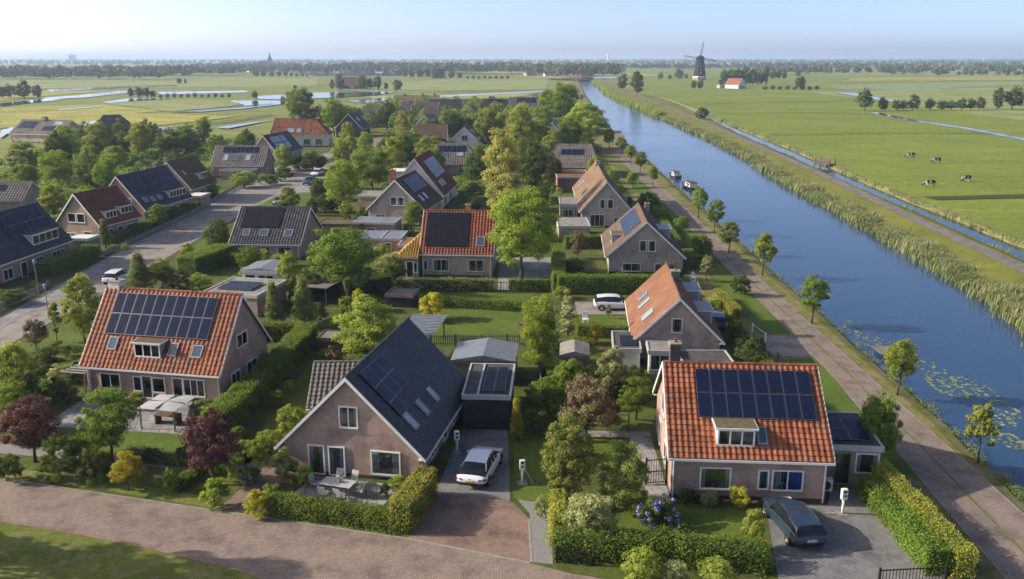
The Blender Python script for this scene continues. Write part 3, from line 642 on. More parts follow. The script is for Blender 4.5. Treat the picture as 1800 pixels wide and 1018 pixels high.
FARPOLY=[('water', [(-290.74, 511.06), (-296.12, 568.57), (-279.68, 560.69), (-278.31, 524.33), (-273.64, 480.61)]), ('water', [(-304.58, 585.0), (-302.17, 630.51), (-312.84, 719.92), (-304.68, 719.92), (-284.7, 672.28), (-280.91, 593.58), (-290.3, 560.69)]), ('water', [(-273.76, 695.29), (-213.09, 719.92), (-198.13, 683.6), (-250.36, 640.46)]), ('water', [(-238.55, 524.33), (-245.69, 576.67), (-218.39, 576.67), (-227.83, 538.3), (-232.26, 517.61)]), ('water', [(-385.3, 746.34), (-353.37, 838.53), (-324.42, 874.49), (-311.18, 838.53), (-339.51, 805.39), (-354.8, 695.29)]), ('water', [(-229.72, 453.55), (-221.51, 486.41), (-215.76, 474.95), (-221.92, 443.55)]), ('water', [(-170.57, 545.57), (-139.55, 545.57), (-130.81, 504.67), (-144.6, 486.41)]), ('water', [(-163.22, 429.33), (-142.58, 469.41), (-134.12, 517.61), (-128.58, 504.67), (-136.48, 458.72), (-149.62, 429.33)]), ('water', [(-173.58, 611.49), (-148.28, 672.28), (-87.6, 695.29), (-95.42, 630.51), (-112.36, 593.58), (-143.38, 560.69), (-159.73, 568.57)]), ('water', [(-132.37, 330.11), (-119.76, 330.11), (-114.74, 324.72), (-126.21, 314.45)]), ('water', [(-109.26, 330.11), (-106.02, 347.37), (-99.58, 373.35), (-103.37, 324.72)]), ('water', [(-103.37, 545.57), (-74.91, 593.58), (0.0, 683.6), (27.2, 719.92), (25.84, 683.6), (-19.88, 630.51), (-85.05, 517.61)]), ('water', [(-180.3, 314.45), (-184.9, 330.11), (-178.63, 324.72), (-163.8, 285.06)]), ('water', [(-166.77, 347.37), (-171.13, 366.5), (-164.67, 359.9), (-160.19, 335.67)]), ('water', [(-392.82, 1649.8), (-287.15, 2293.93), (-172.29, 2293.93), (-166.73, 1329.21), (-283.44, 1329.21)]), ('field_blue', [(-72.12, 956.44), (44.21, 1083.15), (38.18, 934.56), (-73.84, 838.53)]), ('field_blue', [(-505.63, 893.64), (-331.33, 1055.21), (-219.67, 1028.67), (-316.45, 838.53), (-438.85, 774.75)]), ('field_blue', [(-159.76, 746.34), (-10.55, 838.53), (30.4, 805.39), (-84.73, 672.28)]), ('field_blue', [(302.42, 874.49), (581.48, 1028.67), (494.87, 874.49), (328.92, 746.34), (277.58, 760.28)]), ('field_light', [(262.97, 719.92), (465.18, 821.62), (381.3, 672.28), (254.58, 611.49)]), ('water', [(245.29, 695.29), (250.1, 661.33), (239.71, 593.58), (228.99, 517.61), (220.61, 498.44), (226.13, 568.57), (241.49, 672.28)]), ('water', [(43.07, 1143.69), (78.65, 1193.7), (149.41, 1287.47), (134.68, 1159.89), (95.21, 1083.15), (72.89, 1055.21), (50.34, 1069.0)]), ('field_yellow', [(-375.15, 661.33), (-371.78, 719.92), (-317.38, 719.92), (-322.05, 630.51), (-310.12, 545.57)]), ('field_yellow', [(-267.35, 469.41), (-229.72, 504.67), (-169.51, 438.71), (-209.54, 366.5)]), ('field_light', [(-234.88, 517.61), (-215.36, 568.57), (-148.69, 560.69), (-152.02, 480.61), (-164.96, 433.97)]), ('field_light', [(-628.62, 1112.6), (-469.88, 1248.26), (-251.05, 1176.56), (-179.32, 838.53), (-430.72, 760.28)]), ('field_yellow', [(-209.54, 366.5), (-178.51, 420.34), (-167.85, 420.34), (-121.62, 399.42), (-136.69, 335.67), (-189.1, 330.11)]), ('field_light', [(-69.85, 1112.6), (41.91, 1112.6), (28.19, 746.34), (-117.88, 719.92), (-123.06, 979.37)]), ('field_yellow', [(-100.29, 611.49), (-41.02, 650.73), (21.18, 672.28), (0.0, 593.58), (-63.03, 498.44)]), ('field_yellow', [(0.0, 1329.21), (196.41, 1649.8), (249.52, 1421.34), (132.91, 1176.56), (44.3, 1176.56)]), ('field_light', [(584.29, 1793.83), (1224.16, 2172.85), (750.29, 1329.21), (441.84, 1329.21)]), ('field_yellow', [(456.06, 1211.35), (750.29, 1329.21), (612.08, 1083.15), (374.73, 1028.67)]), ('field_light', [(516.87, 4594.41), (1476.77, 5908.97), (738.38, 2951.21), (310.12, 2754.03)]), ('field_yellow', [(1351.81, 3178.73), (2584.34, 4594.41), (1550.6, 2754.03), (924.92, 2172.85)]), ('field_light', [(-1057.23, 1875.66), (-1074.54, 2172.85), (-658.59, 1329.21), (-704.82, 1248.26)]), ('field_yellow', [(-68.01, 2172.85), (91.21, 2429.25), (64.61, 1718.81), (-47.86, 1527.11)]), ('field_tan', [(-1661.36, 2951.21), (-1809.04, 3444.17), (-1206.03, 2293.93), (-1162.95, 2063.88)])]
DITCHLINES=[(0.9, [(93.62, 415.99), (133.21, 420.34), (167.45, 415.99)]), (0.7, [(86.53, 300.18), (116.59, 304.79), (144.88, 307.15), (163.22, 304.79)]), (0.8, [(73.84, 486.41), (132.53, 524.33), (194.66, 531.23)]), (1, [(-159.86, 420.34), (-134.0, 504.67)]), (0.8, [(-242.28, 424.79), (-227.19, 448.49), (-218.91, 480.61)]), (0.9, [(-124.13, 319.5), (-115.37, 363.17), (-108.54, 407.54)]), (1.2, [(-540.91, 956.44), (-430.72, 979.37), (-326.44, 1083.15)]), (1.2, [(353.65, 1083.15), (488.93, 1112.6), (664.54, 1176.56)]), (1.5, [(537.54, 1649.8), (753.77, 1718.81), (1057.23, 1875.66)]), (1.2, [(-408.05, 719.92), (-385.3, 746.34)])]
RDITCH=[(172.74, 429.33), (167.15, 373.35), (168.09, 330.11), (163.8, 285.06), (160.47, 264.1)]
# ------------------------------------------------------------------ terrain, water, roads
def ip(Y, tab): return float(np.interp(Y, [t[1] for t in tab], [t[0] for t in tab]))
XL = [(30.2, 20), (30.6, 49), (31.1, 58), (31.4, 68), (31.9, 96), (32.6, 128), (34.2, 200), (35.2, 234), (36, 280), (37.3, 345), (43, 428), (49, 579), (54.5, 673), (75, 1000), (82, 1120), (90, 1170)]
XR = [(39, 20), (46, 60), (49.3, 81), (51.6, 93), (52.3, 102), (53.2, 115), (54.3, 130), (55.2, 144), (56.2, 164), (56.8, 180), (58.8, 207), (60.8, 222), (62.2, 249), (63.9, 286), (64.4, 330), (65.5, 380), (65.6, 442), (65.6, 495), (66, 555), (69.5, 673), (80, 836), (95, 1110), (93, 1170)]
DLX = [(55, 20), (62, 80), (66, 111), (68.4, 146), (69.8, 180), (73.8, 230), (78.3, 307), (86, 388), (95, 520), (100, 560)]
DRX = [(60, 20), (67, 80), (71, 120), (72, 138), (73, 161), (74.9, 193), (80.5, 254), (84.7, 333), (90, 400), (96, 520), (100, 560)]
RDX = [(54, 20), (58, 60), (61.7, 103), (64, 140), (69, 215), (73.6, 296), (80, 420), (84, 555), (99, 874), (112, 1170), (114, 1250)]
YS = [-60, 0, 25, 40, 49, 58, 68, 80, 96, 111, 128, 146, 161, 180, 205, 230, 254, 290, 333, 388, 450, 520, 560, 640, 720, 800, 913, 1010, 1110, 1170, 1250]
YF = YS + [1600, 2500, 5000, 10000, 22000]
def strip(name, mat, rows, kind='structure'):
    o = MB().grid(rows).build(name, mat); o['kind'] = kind
    if o.data.polygons[0].normal.z < 0: o.data.flip_normals()
    return o
B = 22000
jit = random.Random(5)
J1 = {y: jit.uniform(-.25, .25) for y in YF}
strip('village_ground', 'garden_ground', [[(-90, y, 0), (-46, y, 0), (0, y, 0), (ip(y, XL) - 11, y, 0)] for y in YS if 25 <= y <= 290])
strip('left_meadow', 'meadow', [[(-B, y, -.02), (-2500, y, -.02), (-400, y, -.02), (ip(min(y, 1250), XL) - 10.9, y, -.02)] for y in YF])
def fine(y0, y1, step): return list(np.arange(y0, y1, step)) 
YB = fine(20, 130, 2.0) + fine(130, 260, 6) + [260, 300, 333, 388, 450, 531, 640, 800, 913, 1010, 1110, 1170, 1250]
def wob(y, a): return a * (math.sin(y * .9) * .4 + math.sin(y * 2.3 + 1) * .3 + math.sin(y * .23) * .5)
strip('canal_bank', 'bank_grass', [[(ip(y, XL) - 11, y, 0), (ip(y, XL) - 1.4 + wob(y, .15), y, .0), (ip(y, XL) - .5 + wob(y, .2), y, -.18), (ip(y, XL) + .1 + wob(y, .25), y, -.5), (ip(y, XL) + .9, y, -1.1)] for y in YB])
strip('dike', 'dike_grass', [[(ip(y, XR) - .8, y, -1.1), (ip(y, XR) + wob(y, .3), y, -.4), (min(ip(y, XR) + 2.5, ip(y, RDX) - 2.2), y, .1), (ip(y, RDX) - 1.6, y, .45), (ip(y, RDX) + 1.6, y, .45), (max(ip(y, DLX) - .6, ip(y, RDX) + 1.8), y, .05), (max(ip(y, DLX), ip(y, RDX) + 2) + wob(y, .2), y, -.45), (max(ip(y, DLX), ip(y, RDX) + 2) + .8, y, -1.0)] for y in YB])
strip('right_pasture', 'pasture', [[(max(ip(min(y, 1250), DRX), ip(min(y, 1250), RDX) + 2.2) + 1.2 + wob(y, .2), y, .02), (150, y, 0.02), (400 if y < 1300 else 2000, y, 0.02), (B, y, .02)] for y in YB + YF[-5:]])
strip('ditch_bank', 'bank_grass', [[(max(ip(y, DRX), ip(y, RDX) + 2.2) - .9, y, -1.0), (max(ip(y, DRX), ip(y, RDX) + 2.2) + wob(y, .25), y, -.4), (max(ip(y, DRX), ip(y, RDX) + 2.2) + .6, y, .06), (max(ip(y, DRX), ip(y, RDX) + 2.2) + 1.9 + wob(y, .2), y, .035)] for y in YB])
strip('beyond_canal', 'meadow', [[(ip(1250, XL) - 11, y, -.03), (2000, y, -.03)] for y in (1235, 1600, 2500)])
canal = strip('canal_water', 'canal_water', [[(ip(y, XL) - .6, y, -.45), (ip(y, XR) + .6, y, -.45)] for y in YB])
ditch = strip('ditch_water', 'still_water', [[(ip(y, DLX) - .3, y, -.5), (ip(y, DRX) + .3, y, -.5)] for y in YB if y < 540])
# dike road
strip('dike_road', 'asphalt_path', [[(ip(y, RDX) - 1.15, y, .47), (ip(y, RDX) + 1.15, y, .47)] for y in YB])
strip('pasture_far', 'field_light', [[(210 + (y - 300) * .05, y, .025), (900, y, .025)] for y in (330, 420, 560, 700)])
# flooded meadows, fields and ditches beyond the village
for i, (k, pts) in enumerate(FARPOLY):
    rr = random.Random(i); q = []
    for a, b in zip(pts, pts[1:] + pts[:1]):
        for t in (0, .17, .33, .5, .66, .83):
            q.append((a[0] + (b[0] - a[0]) * t + rr.uniform(-1, 1) * .05 * min(90, abs(b[0] - a[0])) * (t > 0), a[1] + (b[1] - a[1]) * t + rr.uniform(-1, 1) * .05 * min(90, abs(b[0] - a[0])) * (t > 0)))
    sheet('flooded_meadow' if k == 'water' else 'field', 'still_water' if k == 'water' else k, q, .03 + .007 * i + (.3 if k == 'water' else 0))
def ribbon(name, mat, pts, wd, z, kind='structure', parent=None, wobble=0):
    rows = []; P = [Vector((p[0], p[1], 0)) for p in pts]
    dense = []
    for a, b in zip(P, P[1:]):
        n = max(1, int((b - a).length / 4)) if wobble else 1
        for i in range(n): dense.append(a.lerp(b, i / n))
    dense.append(P[-1])
    for i, p in enumerate(dense):
        t = (dense[min(i + 1, len(dense) - 1)] - dense[max(i - 1, 0)]).normalized(); nn = Vector((-t.y, t.x, 0))
        e = wobble * math.sin(i * 1.7) if wobble else 0
        rows.append([tuple(p + nn * (wd / 2 + e) + Vector((0, 0, z))), tuple(p - nn * (wd / 2 - e) + Vector((0, 0, z)))])
    o = MB().grid(rows).build(name, mat, parent)
    if o.data.polygons[0].normal.z < 0: o.data.flip_normals()
    if not parent: o['kind'] = kind
    return o
for wd, pts in DITCHLINES: ribbon('field_ditch', 'ditch_dark', pts, wd * 2.4, .62)
ribbon('pasture_ditch_bank', 'bank_grass', RDITCH, 6.5, .05, wobble=.4); ribbon('pasture_ditch', 'still_water', RDITCH, 3.6, .075, wobble=.3)
ribbon('ditch_bank_dark', 'ditch_dark', [(77, 161.5), (88, 163), (100, 164.5), (130, 166)], 4.2, .12)
# front brick road, its verges and drives
fr_up = [(-70, 59.5), (-45, 53.2), (-31.6, 49.6), (-20.6, 46.55), (-13.8, 44.7), (-5.6, 42.5), (.8, 40.2), (2.9, 39.2), (14, 36.0), (30, 31)]
fr_lo = [(30, 24), (2, 31.5), (-8, 36.6), (-13.8, 39.6), (-17.5, 41), (-20, 42), (-25, 43.5), (-28.8, 44.5), (-45, 48.6), (-70, 55)]
sheet('brick_road', 'paver_pink', fr_up + fr_lo, .012)
ribbon('road_kerb', 'concrete', fr_up[:6], .12, .026); ribbon('road_edge_band', 'paver_red', fr_lo[1:], .3, .02)
ribbon('paving_seam', 'paver_red', [(-13.6, 44.5), (-18.2, 41.1)], .12, .018)
sheet('front_lawn', 'verge', [(-70, 54.9), (-45, 48.5), (-28.8, 44.4), (-25, 43.4), (-20, 41.9), (-17.5, 40.9), (-13.8, 39.5), (-8, 36.5), (2, 31.4), (2, 20), (-70, 20)], .008)
ribbon('road_verge', 'verge', [(-60, 57.6), (-31.4, 50.4), (-20.4, 47.4), (-13.6, 45.2), (-5.4, 43.05)], 1.1, .007, wobble=.12)
sheet('brick_drive', 'paver_red', [(-5.6, 42.55), (.8, 40.25), (1.0, 40.3), (.95, 44.6), (.2, 46.3), (-.6, 46.9), (-4.55, 47.4)], .016)
sheet('garage_drive', 'paver_grey', [(-4.55, 47.45), (-.6, 46.95), (-.1, 46.6), (-.3, 57.7), (-3.3, 57.9), (-4.0, 52.9)], .014)
ribbon('drive_edge', 'concrete', [(-5.6, 42.5), (.9, 40.15)], .18, .022); ribbon('drive_edge', 'concrete', [(.95, 44.6), (1.0, 40.2)], .14, .024)
sheet('gravel_strip', 'gravel', [(1.08, 40.2), (2.1, 40.0), (2.2, 44.5), (1.9, 46.4), (.3, 46.9), (1.0, 45.2)], .014)
sheet('charger_lawn', 'lawn', [(.1, 47.0), (2.2, 46.5), (2.3, 56.5), (.2, 57.5)], .006)
sheet('parking_drive', 'paver_grey', [(14.75, 46.6), (13.2, 38.6), (13.0, 37.0), (22.0, 36.5), (21.4, 39.5), (21.0, 47.6), (20.2, 48.3), (19.2, 48.4), (18.3, 46.2)], .014)
sheet('patio', 'slab_grey', [(-12.9, 47.7), (-7.6, 45.7), (-6.6, 48.6), (-12.3, 49.9)], .016)
sheet('front_lawn_right', 'lawn', [(4.6, 40.9), (13.2, 40.2), (14.3, 46.0), (9.0, 46.4), (4.8, 45.2)], .008)
sheet('flower_bed', 'soil', [(9.0, 46.3), (14.3, 45.9), (14.4, 47.2), (9.1, 47.5)], .007)
sheet('side_path', 'slab_grey', [(8.0, 46.5), (9.3, 46.5), (9.5, 56.6), (4.5, 56.8), (4.5, 55.8), (8.0, 55.6)], .010)
sheet('back_lawn', 'lawn', [(4.5, 51), (7.8, 51), (7.8, 55.3), (4.5, 55.4)], .006)
sheet('back_lawn', 'lawn', [(5.2, 57), (9.4, 57), (9.4, 61), (5.2, 61)], .006)
sheet('side_lawn', 'lawn', [(-29, 52.5), (-17, 50), (-16.5, 53.5), (-20, 57.3), (-28, 58.6)], .006)
sheet('garden_terrace', 'slab_grey', [(-33, 57.5), (-20, 55.8), (-19.8, 61.5), (-32.5, 63.5)], .011)
sheet('garden_path', 'gravel', [(-36, 53.6), (-20.5, 50.7), (-20.3, 51.8), (-36, 55)], .012)
sheet('garden_path', 'paver_red', [(-16.8, 45.8), (-14.3, 45.1), (-14.0, 49.2), (-15.4, 52.6)], .013)
sheet('strip_lawn', 'lawn', [(-17.5, 51.5), (-14.6, 50.8), (-14.9, 75), (-17.2, 75)], .006)
sheet('sunny_lawn', 'lawn', [(-7.6, 76), (1.3, 76), (1.6, 86.5), (-7.6, 88.4)], .008)
sheet('hedge_lawn', 'lawn', [(-12.5, 90.5), (2.2, 87.5), (2.4, 93.5), (-12.5, 94)], .008)
sheet('hatchback_drive', 'paver_street', [(5.2, 85.5), (16, 85.5), (16, 90.2), (5.2, 90.2)], .010)
sheet('small_lawn', 'lawn', [(6, 79), (12, 79), (12, 85), (6, 85)], .007)
sheet('tree_terrace', 'slab_grey', [(-1.6, 95.2), (5, 95.2), (5, 112), (-1.6, 112)], .010)
sheet('corner_lawn', 'lawn', [(-14, 94.6), (-22, 94.6), (-22, 101), (-14, 101)], .007)
for q in ([(-46.3, 150), (-33, 150), (-29, 190), (-38, 190), (-44, 175)], [(-44.4, 60), (-37, 60), (-36, 78), (-44.2, 80)], [(-44, 112), (-38.5, 112), (-38.5, 126), (-44, 130)]):
    sheet('street_lawn', 'lawn', q, .007)
for q in ([(-90, 100), (-68, 100), (-70, 118), (-95, 118)], [(-120, 165), (-85, 160), (-85, 215), (-120, 215)], [(-84, 180), (-70, 180), (-70, 230), (-84, 230)], [(-130, 120), (-95, 120), (-95, 160), (-130, 160)]):
    sheet('back_garden_lawn', 'lawn', q, .009)
sheet('edge_ground', 'grass', [(-90.05, 25), (-90.05, 120), (-130, 260), (-90.05, 290)], -.005)
# left street
st_l = [(-48.5, 55), (-49, 80), (-49.6, 93), (-50.6, 111), (-51.3, 135), (-52.3, 161), (-54.5, 195), (-53, 232), (-46, 262)]
st_r = [(-34, 268), (-42.3, 225), (-44, 180), (-44.8, 143), (-45, 120), (-44.6, 98), (-45.2, 84), (-45.6, 75), (-44, 55)]
sheet('street', 'paver_street', st_l + st_r, .012)
ribbon('street_kerb', 'concrete', st_l, .2, .03); ribbon('street_kerb', 'concrete', st_r, .2, .03)
ribbon('street_pavement', 'slab_grey', [(p[0] - 1.0, p[1]) for p in st_l[:8]], 1.8, .02)
sheet('village_square', 'paver_red', [(-46, 262), (-34, 268), (-30, 300), (-44, 296)], .014)
sheet('parking_bay', 'slab_grey', [(-44, 168), (-38, 170), (-38, 196), (-43.5, 196)], .013)
# canal path: two brick lanes with a grass joint
pl = [(24.0, 20), (24.6, 39.5), (24.95, 46.7), (25.5, 54.9), (25.8, 63), (26.1, 66), (26.4, 85), (26.5, 100), (26.7, 112), (27.0, 127), (27.3, 150), (27.6, 217), (29, 250), (36, 320)]
pr = [(28.6, 20), (28.9, 39.5), (29.0, 46.7), (29.0, 54.9), (29.0, 63), (29.0, 66), (29.0, 85), (29.1, 100), (29.4, 112), (29.6, 127), (29.9, 150), (30.4, 217), (32, 250), (39, 320)]
sheet('canal_path', 'paver_path', pl + pr[::-1], .012)
mid = [((a[0] * .5 + b[0] * .5), a[1] * .5 + b[1] * .5) for a, b in zip(pl, pr)]
ribbon('path_joint', 'verge', mid, .16, .022, wobble=.05)
ribbon('path_kerb', 'paver_street', pr, .14, .03); ribbon('path_kerb', 'paver_street', pl, .14, .03)
sheet('path_lawn', 'lawn', [(22.9, 50), (25.0, 50), (25.6, 60), (26.2, 72), (23.3, 72), (22.2, 62)], .009)
sheet('path_lawn', 'lawn', [(23.2, 79), (26.2, 79), (26.5, 110), (27.2, 150), (27.5, 215), (24.5, 215), (24.2, 150), (23.4, 110)], .009)
sheet('path_crossing', 'paver_street', [(20.2, 72.8), (26.2, 72.4), (26.2, 78.3), (20.4, 78.8)], .016)
# ------------------------------------------------------------------ houses
def frame_mat(o, ex, ey, ez):
    return Matrix(((ex[0], ey[0], ez[0], o[0]), (ex[1], ey[1], ez[1], o[1]), (ex[2], ey[2], ez[2], o[2]), (0, 0, 0, 1)))
def face_frame(f, L, W, ov=.4, og=.25):
    if f == 'f': return frame_mat((0, -W / 2 + ov, 0), (1, 0, 0), (0, 0, 1), (0, -1, 0))
    if f == 'b': return frame_mat((0, W / 2 - ov, 0), (-1, 0, 0), (0, 0, 1), (0, 1, 0))
    if f == 'l': return frame_mat((-L / 2 + og, 0, 0), (0, -1, 0), (0, 0, 1), (-1, 0, 0))
    return frame_mat((L / 2 - og, 0, 0), (0, 1, 0), (0, 0, 1), (1, 0, 0))
def slope_frame(f, W, he, hr):
    a = math.atan2(hr - he, W / 2); s, c = math.sin(a), math.cos(a)
    if f == 'rf': return frame_mat((0, 0, hr), (1, 0, 0), (0, c, s), (0, -s, c))
    return frame_mat((0, 0, hr), (-1, 0, 0), (0, -c, s), (0, s, c))
def put(mb, name, mat, parent, mtx, smooth=False):
    o = mb.build(name, mat, parent, smooth); o.matrix_local = mtx; return o
WR = random.Random(11)
def window(par, mtx, x0, x1, z0, z1, n=2, kind='win', fmat='white_paint', detail=True):
    """frame proud of the wall, curtains and a panel painted as the dim interior behind a glass pane"""
    t = .085; mb = MB()
    mb.box(x0 - t, x0, z0 - t, z1 + t, 0.002, .075).box(x1, x1 + t, z0 - t, z1 + t, 0.002, .075)
    mb.box(x0, x1, z1, z1 + t, 0.002, .075).box(x0, x1, z0 - t, z0, 0.002, .075)
    for i in range(1, n):
        x = x0 + (x1 - x0) * i / n; mb.box(x - .03, x + .03, z0, z1, 0.004, .065)
    nm = 'door' if kind == 'door' else 'window'
    w_ = put(mb, nm, fmat, par, mtx)
    if kind == 'door':
        MB().box(x0, x1, z0, z0 + (z1 - z0) * .42, .006, .04).box(x0, x0 + .1, z0, z1, .006, .042).box(x1 - .1, x1, z0, z1, .006, .043).build('leaf', 'door_blue', w_)
        MB().box(x0 + .12, x0 + .15, z0 + .8, z0 + 1.0, .044, .075).build('handle', 'metal_grey', w_)
    shade_panel = MB().box(x0, x1, z0, z1, .002, .006); shade_panel.build('shade_panel', 'interior_shade', w_)
    if detail and kind in ('win', 'glass'):
        cb = MB(); cw = (x1 - x0) * WR.uniform(.12, .3)
        for sx, e in ((x0, 1), (x1, -1)):
            for k in range(3):
                a, b = sx + e * cw * k / 3, sx + e * cw * (k + .8) / 3
                cb.box(min(a, b), max(a, b), z0 + .02, z1 - .02, .008, .014 + .004 * (k % 2))
        cb.build('curtain', 'curtain', w_)
        if z0 < 1.5 and x1 - x0 > 1.3:
            sb = MB(); 
            for k in range(3):
                xx = WR.uniform(x0 + .2, x1 - .4); sb.box(xx, xx + WR.uniform(.12, .25), z0 + .01, z0 + WR.uniform(.15, .4), .008, .018)
            sb.build('sill_items', 'canvas_pale', w_)
    MB().box(x0, x1, z0, z1, .026, .032).build('pane', 'pane', w_)
    if kind == 'win': MB().box(x0 - .12, x1 + .12, z0 - t - .07, z0 - t, .002, .11).build('sill', 'concrete', w_)
    return w_
TILE = {}
def tile_mesh(style, p, q, mat):
    """one roof tile, x across, y down slope is -y, z out; rolled or flat profile, front lip"""
    key = (style, round(p, 3), round(q, 3), mat)
    if key in TILE: return TILE[key]
    mb = MB(); ln = q * 1.12; N = 6 if style == 'pan' else 3
    xs = [p * i / N for i in range(N + 1)]
    if style == 'pan': zs = [.0 + .042 * max(0, math.sin(math.pi * (i / N * 1.5 - .0))) if i / N < .67 else -.012 * math.sin(math.pi * (i / N - .67) / .33) for i in range(N + 1)]
    else: zs = [.012, .0, .0, .014]; xs = [0, p * .05, p * .92, p * .955]
    top = [(x, 0, z + .01) for x, z in zip(xs, zs)]; bot = [(x, -ln, z + .06) for x, z in zip(xs, zs)]
    lip = [(x, -ln + .004, z + .0) for x, z in zip(xs, zs)]
    mb.grid([top, bot, lip])
    me = mb.mesh('tile', mat, False)
    bm = bmesh.new(); bm.from_mesh(me); bmesh.ops.recalc_face_normals(bm, faces=bm.faces)
    if bm.faces[0].normal.z < 0: bmesh.ops.reverse_faces(bm, faces=bm.faces)
    bm.to_mesh(me); bm.free()
    TILE[key] = me; return me
def joined_tiles(me, pos, mat, rng):
    v = np.empty(len(me.vertices) * 3, np.float32); me.vertices.foreach_get('co', v); v = v.reshape(-1, 3)
    f = np.array([list(p.vertices) for p in me.polygons]); P = np.array(pos, np.float32)
    jit = np.concatenate([rng.normal(0, .004, (len(P), 2)), rng.normal(0, .004, (len(P), 1))], 1)
    V = (v[None] + (P + jit)[:, None]).reshape(-1, 3); F_ = (f[None] + (np.arange(len(P)) * len(v))[:, None, None]).reshape(-1, f.shape[1])
    return fast_mesh('tiles', V, F_, mat, np.repeat(rng.random(len(P)), len(f)))
def house(label, P, wall, tile, style='pan', mode='mesh', win=(), panels=(), sky=(), dorm=(), chim=(), name='house', hip=(0, 0), group=None,
          trim='white_paint', pitch=(.33, .36), ov=.4, og=.25, obj_faces=('rf',), solar='solar_blue', frame='metal_grey', ridge=None, detail=True, gable_trim=True):
    cx, cy_, rot, L, W, he, hr = P
    h = empty(name, (cx, cy_, 0), R(rot), label, 'house', group)
    a = math.atan2(hr - he, W / 2); ta = math.tan(a); sl_ = math.hypot(hr - he, W / 2)
    wx, wy = L / 2 - og, W / 2 - ov; zt = he + ov * ta - .06; zr = hr - .06
    hl, hrr = hip
    # walls
    mb = MB()
    def gable(x, hp):
        top = zr - max(0, hp - og) * 0
        return [(x, -wy, 0), (x, wy, 0), (x, wy, zt)] + ([(x, 0, zr)] if not hp else []) + [(x, -wy, zt)]
    mb.poly(gable(-wx, hl)[::-1]); mb.poly(gable(wx, hrr))
    mb.poly([(-wx, -wy, 0), (wx, -wy, 0), (wx, -wy, zt), (-wx, -wy, zt)]); mb.poly([(wx, wy, 0), (-wx, wy, 0), (-wx, wy, zt), (wx, wy, zt)])
    mb.build('wall', wall, h)
    MB().box(-wx - .03, wx + .03, -wy - .03, wy + .03, 0, .22).build('plinth', 'brick_black' if wall != 'brick_pale' else 'brick_grey', h)
    # roof deck
    mb = MB(); th = .12
    A0, A1 = -L / 2, L / 2; r0, r1 = A0 + hl, A1 - hrr
    for sgn in (-1, 1):
        y = sgn * W / 2
        pts = [(A0, y, he), (A1, y, he), (r1, 0, hr), (r0, 0, hr)]
        if sgn > 0: pts = pts[::-1]
        mb.prism([(p[0], p[1], p[2] - th) for p in pts], (0, 0, th * .9))
    if hl: mb.prism([(A0, W / 2, he - th), (A0, -W / 2, he - th), (r0, 0, hr - th)], (0, 0, th * .9))
    if hrr: mb.prism([(A1, -W / 2, he - th), (A1, W / 2, he - th), (r1, 0, hr - th)], (0, 0, th * .9))
    roof = mb.build('roof', tile if mode == 'none' else 'brown_wood', h)
    # tiles
    p0, q0 = pitch; nc = max(1, round(L / p0)); nr = max(1, round(sl_ / q0)); p, q = L / nc, sl_ / nr
    if mode != 'none':
        me = tile_mesh(style, p, q, tile); rng = np.random.default_rng(abs(hash(label)) % 9999 if False else int(cx * 100 + cy_ * 37) % 9999)
        for f in ('rf', 'rb'):
            sgn = 1 if f == 'rf' else -1; fm = slope_frame(f, W, he, hr); near, rest = [], []
            blk = [(min(sgn * x0, sgn * x1), max(sgn * x0, sgn * x1), d0, d1) for (ff, x0, x1, d0, d1, *_k) in list(panels) if ff == f] + \
                  [(min(sgn * x0, sgn * x1), max(sgn * x0, sgn * x1), d0, d1) for (ff, x0, x1, d0, d1, *_k) in list(sky) + list(dorm) if ff == f]
            for j in range(nr):
                for i in range(nc):
                    u, d = -L / 2 + i * p, j * q
                    um, dm = u + p / 2, d + q / 2
                    lo = -L / 2 + (hl if f == 'rf' else hrr) * (1 - dm / sl_); hi = L / 2 - (hrr if f == 'rf' else hl) * (1 - dm / sl_)
                    if um < lo or um > hi: continue
                    if any(b[0] + p * .8 < um < b[1] - p * .8 and b[2] + q * .8 < dm < b[3] - q * .8 for b in blk): continue
                    (near if mode == 'obj' and f in obj_faces else rest).append((u, -d, .012))
            if len(near) > 300:
                near.sort(key=lambda t: t[1]); rest += near[300:]; near = near[:300]
            for t in near:
                o = link('tile', me, roof)
                o.matrix_local = fm @ Matrix.Translation((t[0], t[1], t[2] + rng.normal(0, .004))) @ Matrix.Rotation(rng.normal(0, .012), 4, 'Z')
            if rest:
                o = link('tiles', joined_tiles(me, rest, tile, rng), roof); o.matrix_local = fm; o['kind'] = 'stuff'
        for side, hp in (('l', hl), ('r', hrr)):
            if not hp: continue
            ah = math.atan2(hr - he, hp); slh = math.hypot(hr - he, hp); s_, c_ = math.sin(ah), math.cos(ah); e = -1 if side == 'l' else 1
            fm = frame_mat(((r0 if e < 0 else r1), 0, hr), (0, e, 0), (-e * c_, 0, s_), (e * s_, 0, c_)); pos = []
            nh = max(1, round(slh / q0)); qh = slh / nh; nw = round(W / p0); pw = W / nw; meh = tile_mesh(style, pw, qh, tile)
            for j in range(nh):
                for i in range(nw):
                    u = -W / 2 + i * pw
                    if abs(u + pw / 2) < W / 2 * (j + .5) / nh: pos.append((u, -j * qh, .012))
            if pos:
                o = link('tiles', joined_tiles(meh, pos, tile, rng), roof); o.matrix_local = fm; o['kind'] = 'stuff'
        # ridge tiles
        rt = ridge or tile; seg = .42; n = max(2, round((r1 - r0) / seg)); sg = (r1 - r0) / n
        rm = MB(); 
        for k in (0, 1): pass
        prof = [(math.cos(t) * .13, math.sin(t) * .12) for t in np.linspace(math.pi * 1.08, -.08 * math.pi, 6)]
        rm.grid([[(0, y, z * .9) for y, z in prof], [(sg * .96, y, z * .9) for y, z in prof], [(sg * .97, y * 1.12, z) for y, z in prof], [(sg * 1.06, y * 1.12, z) for y, z in prof]])
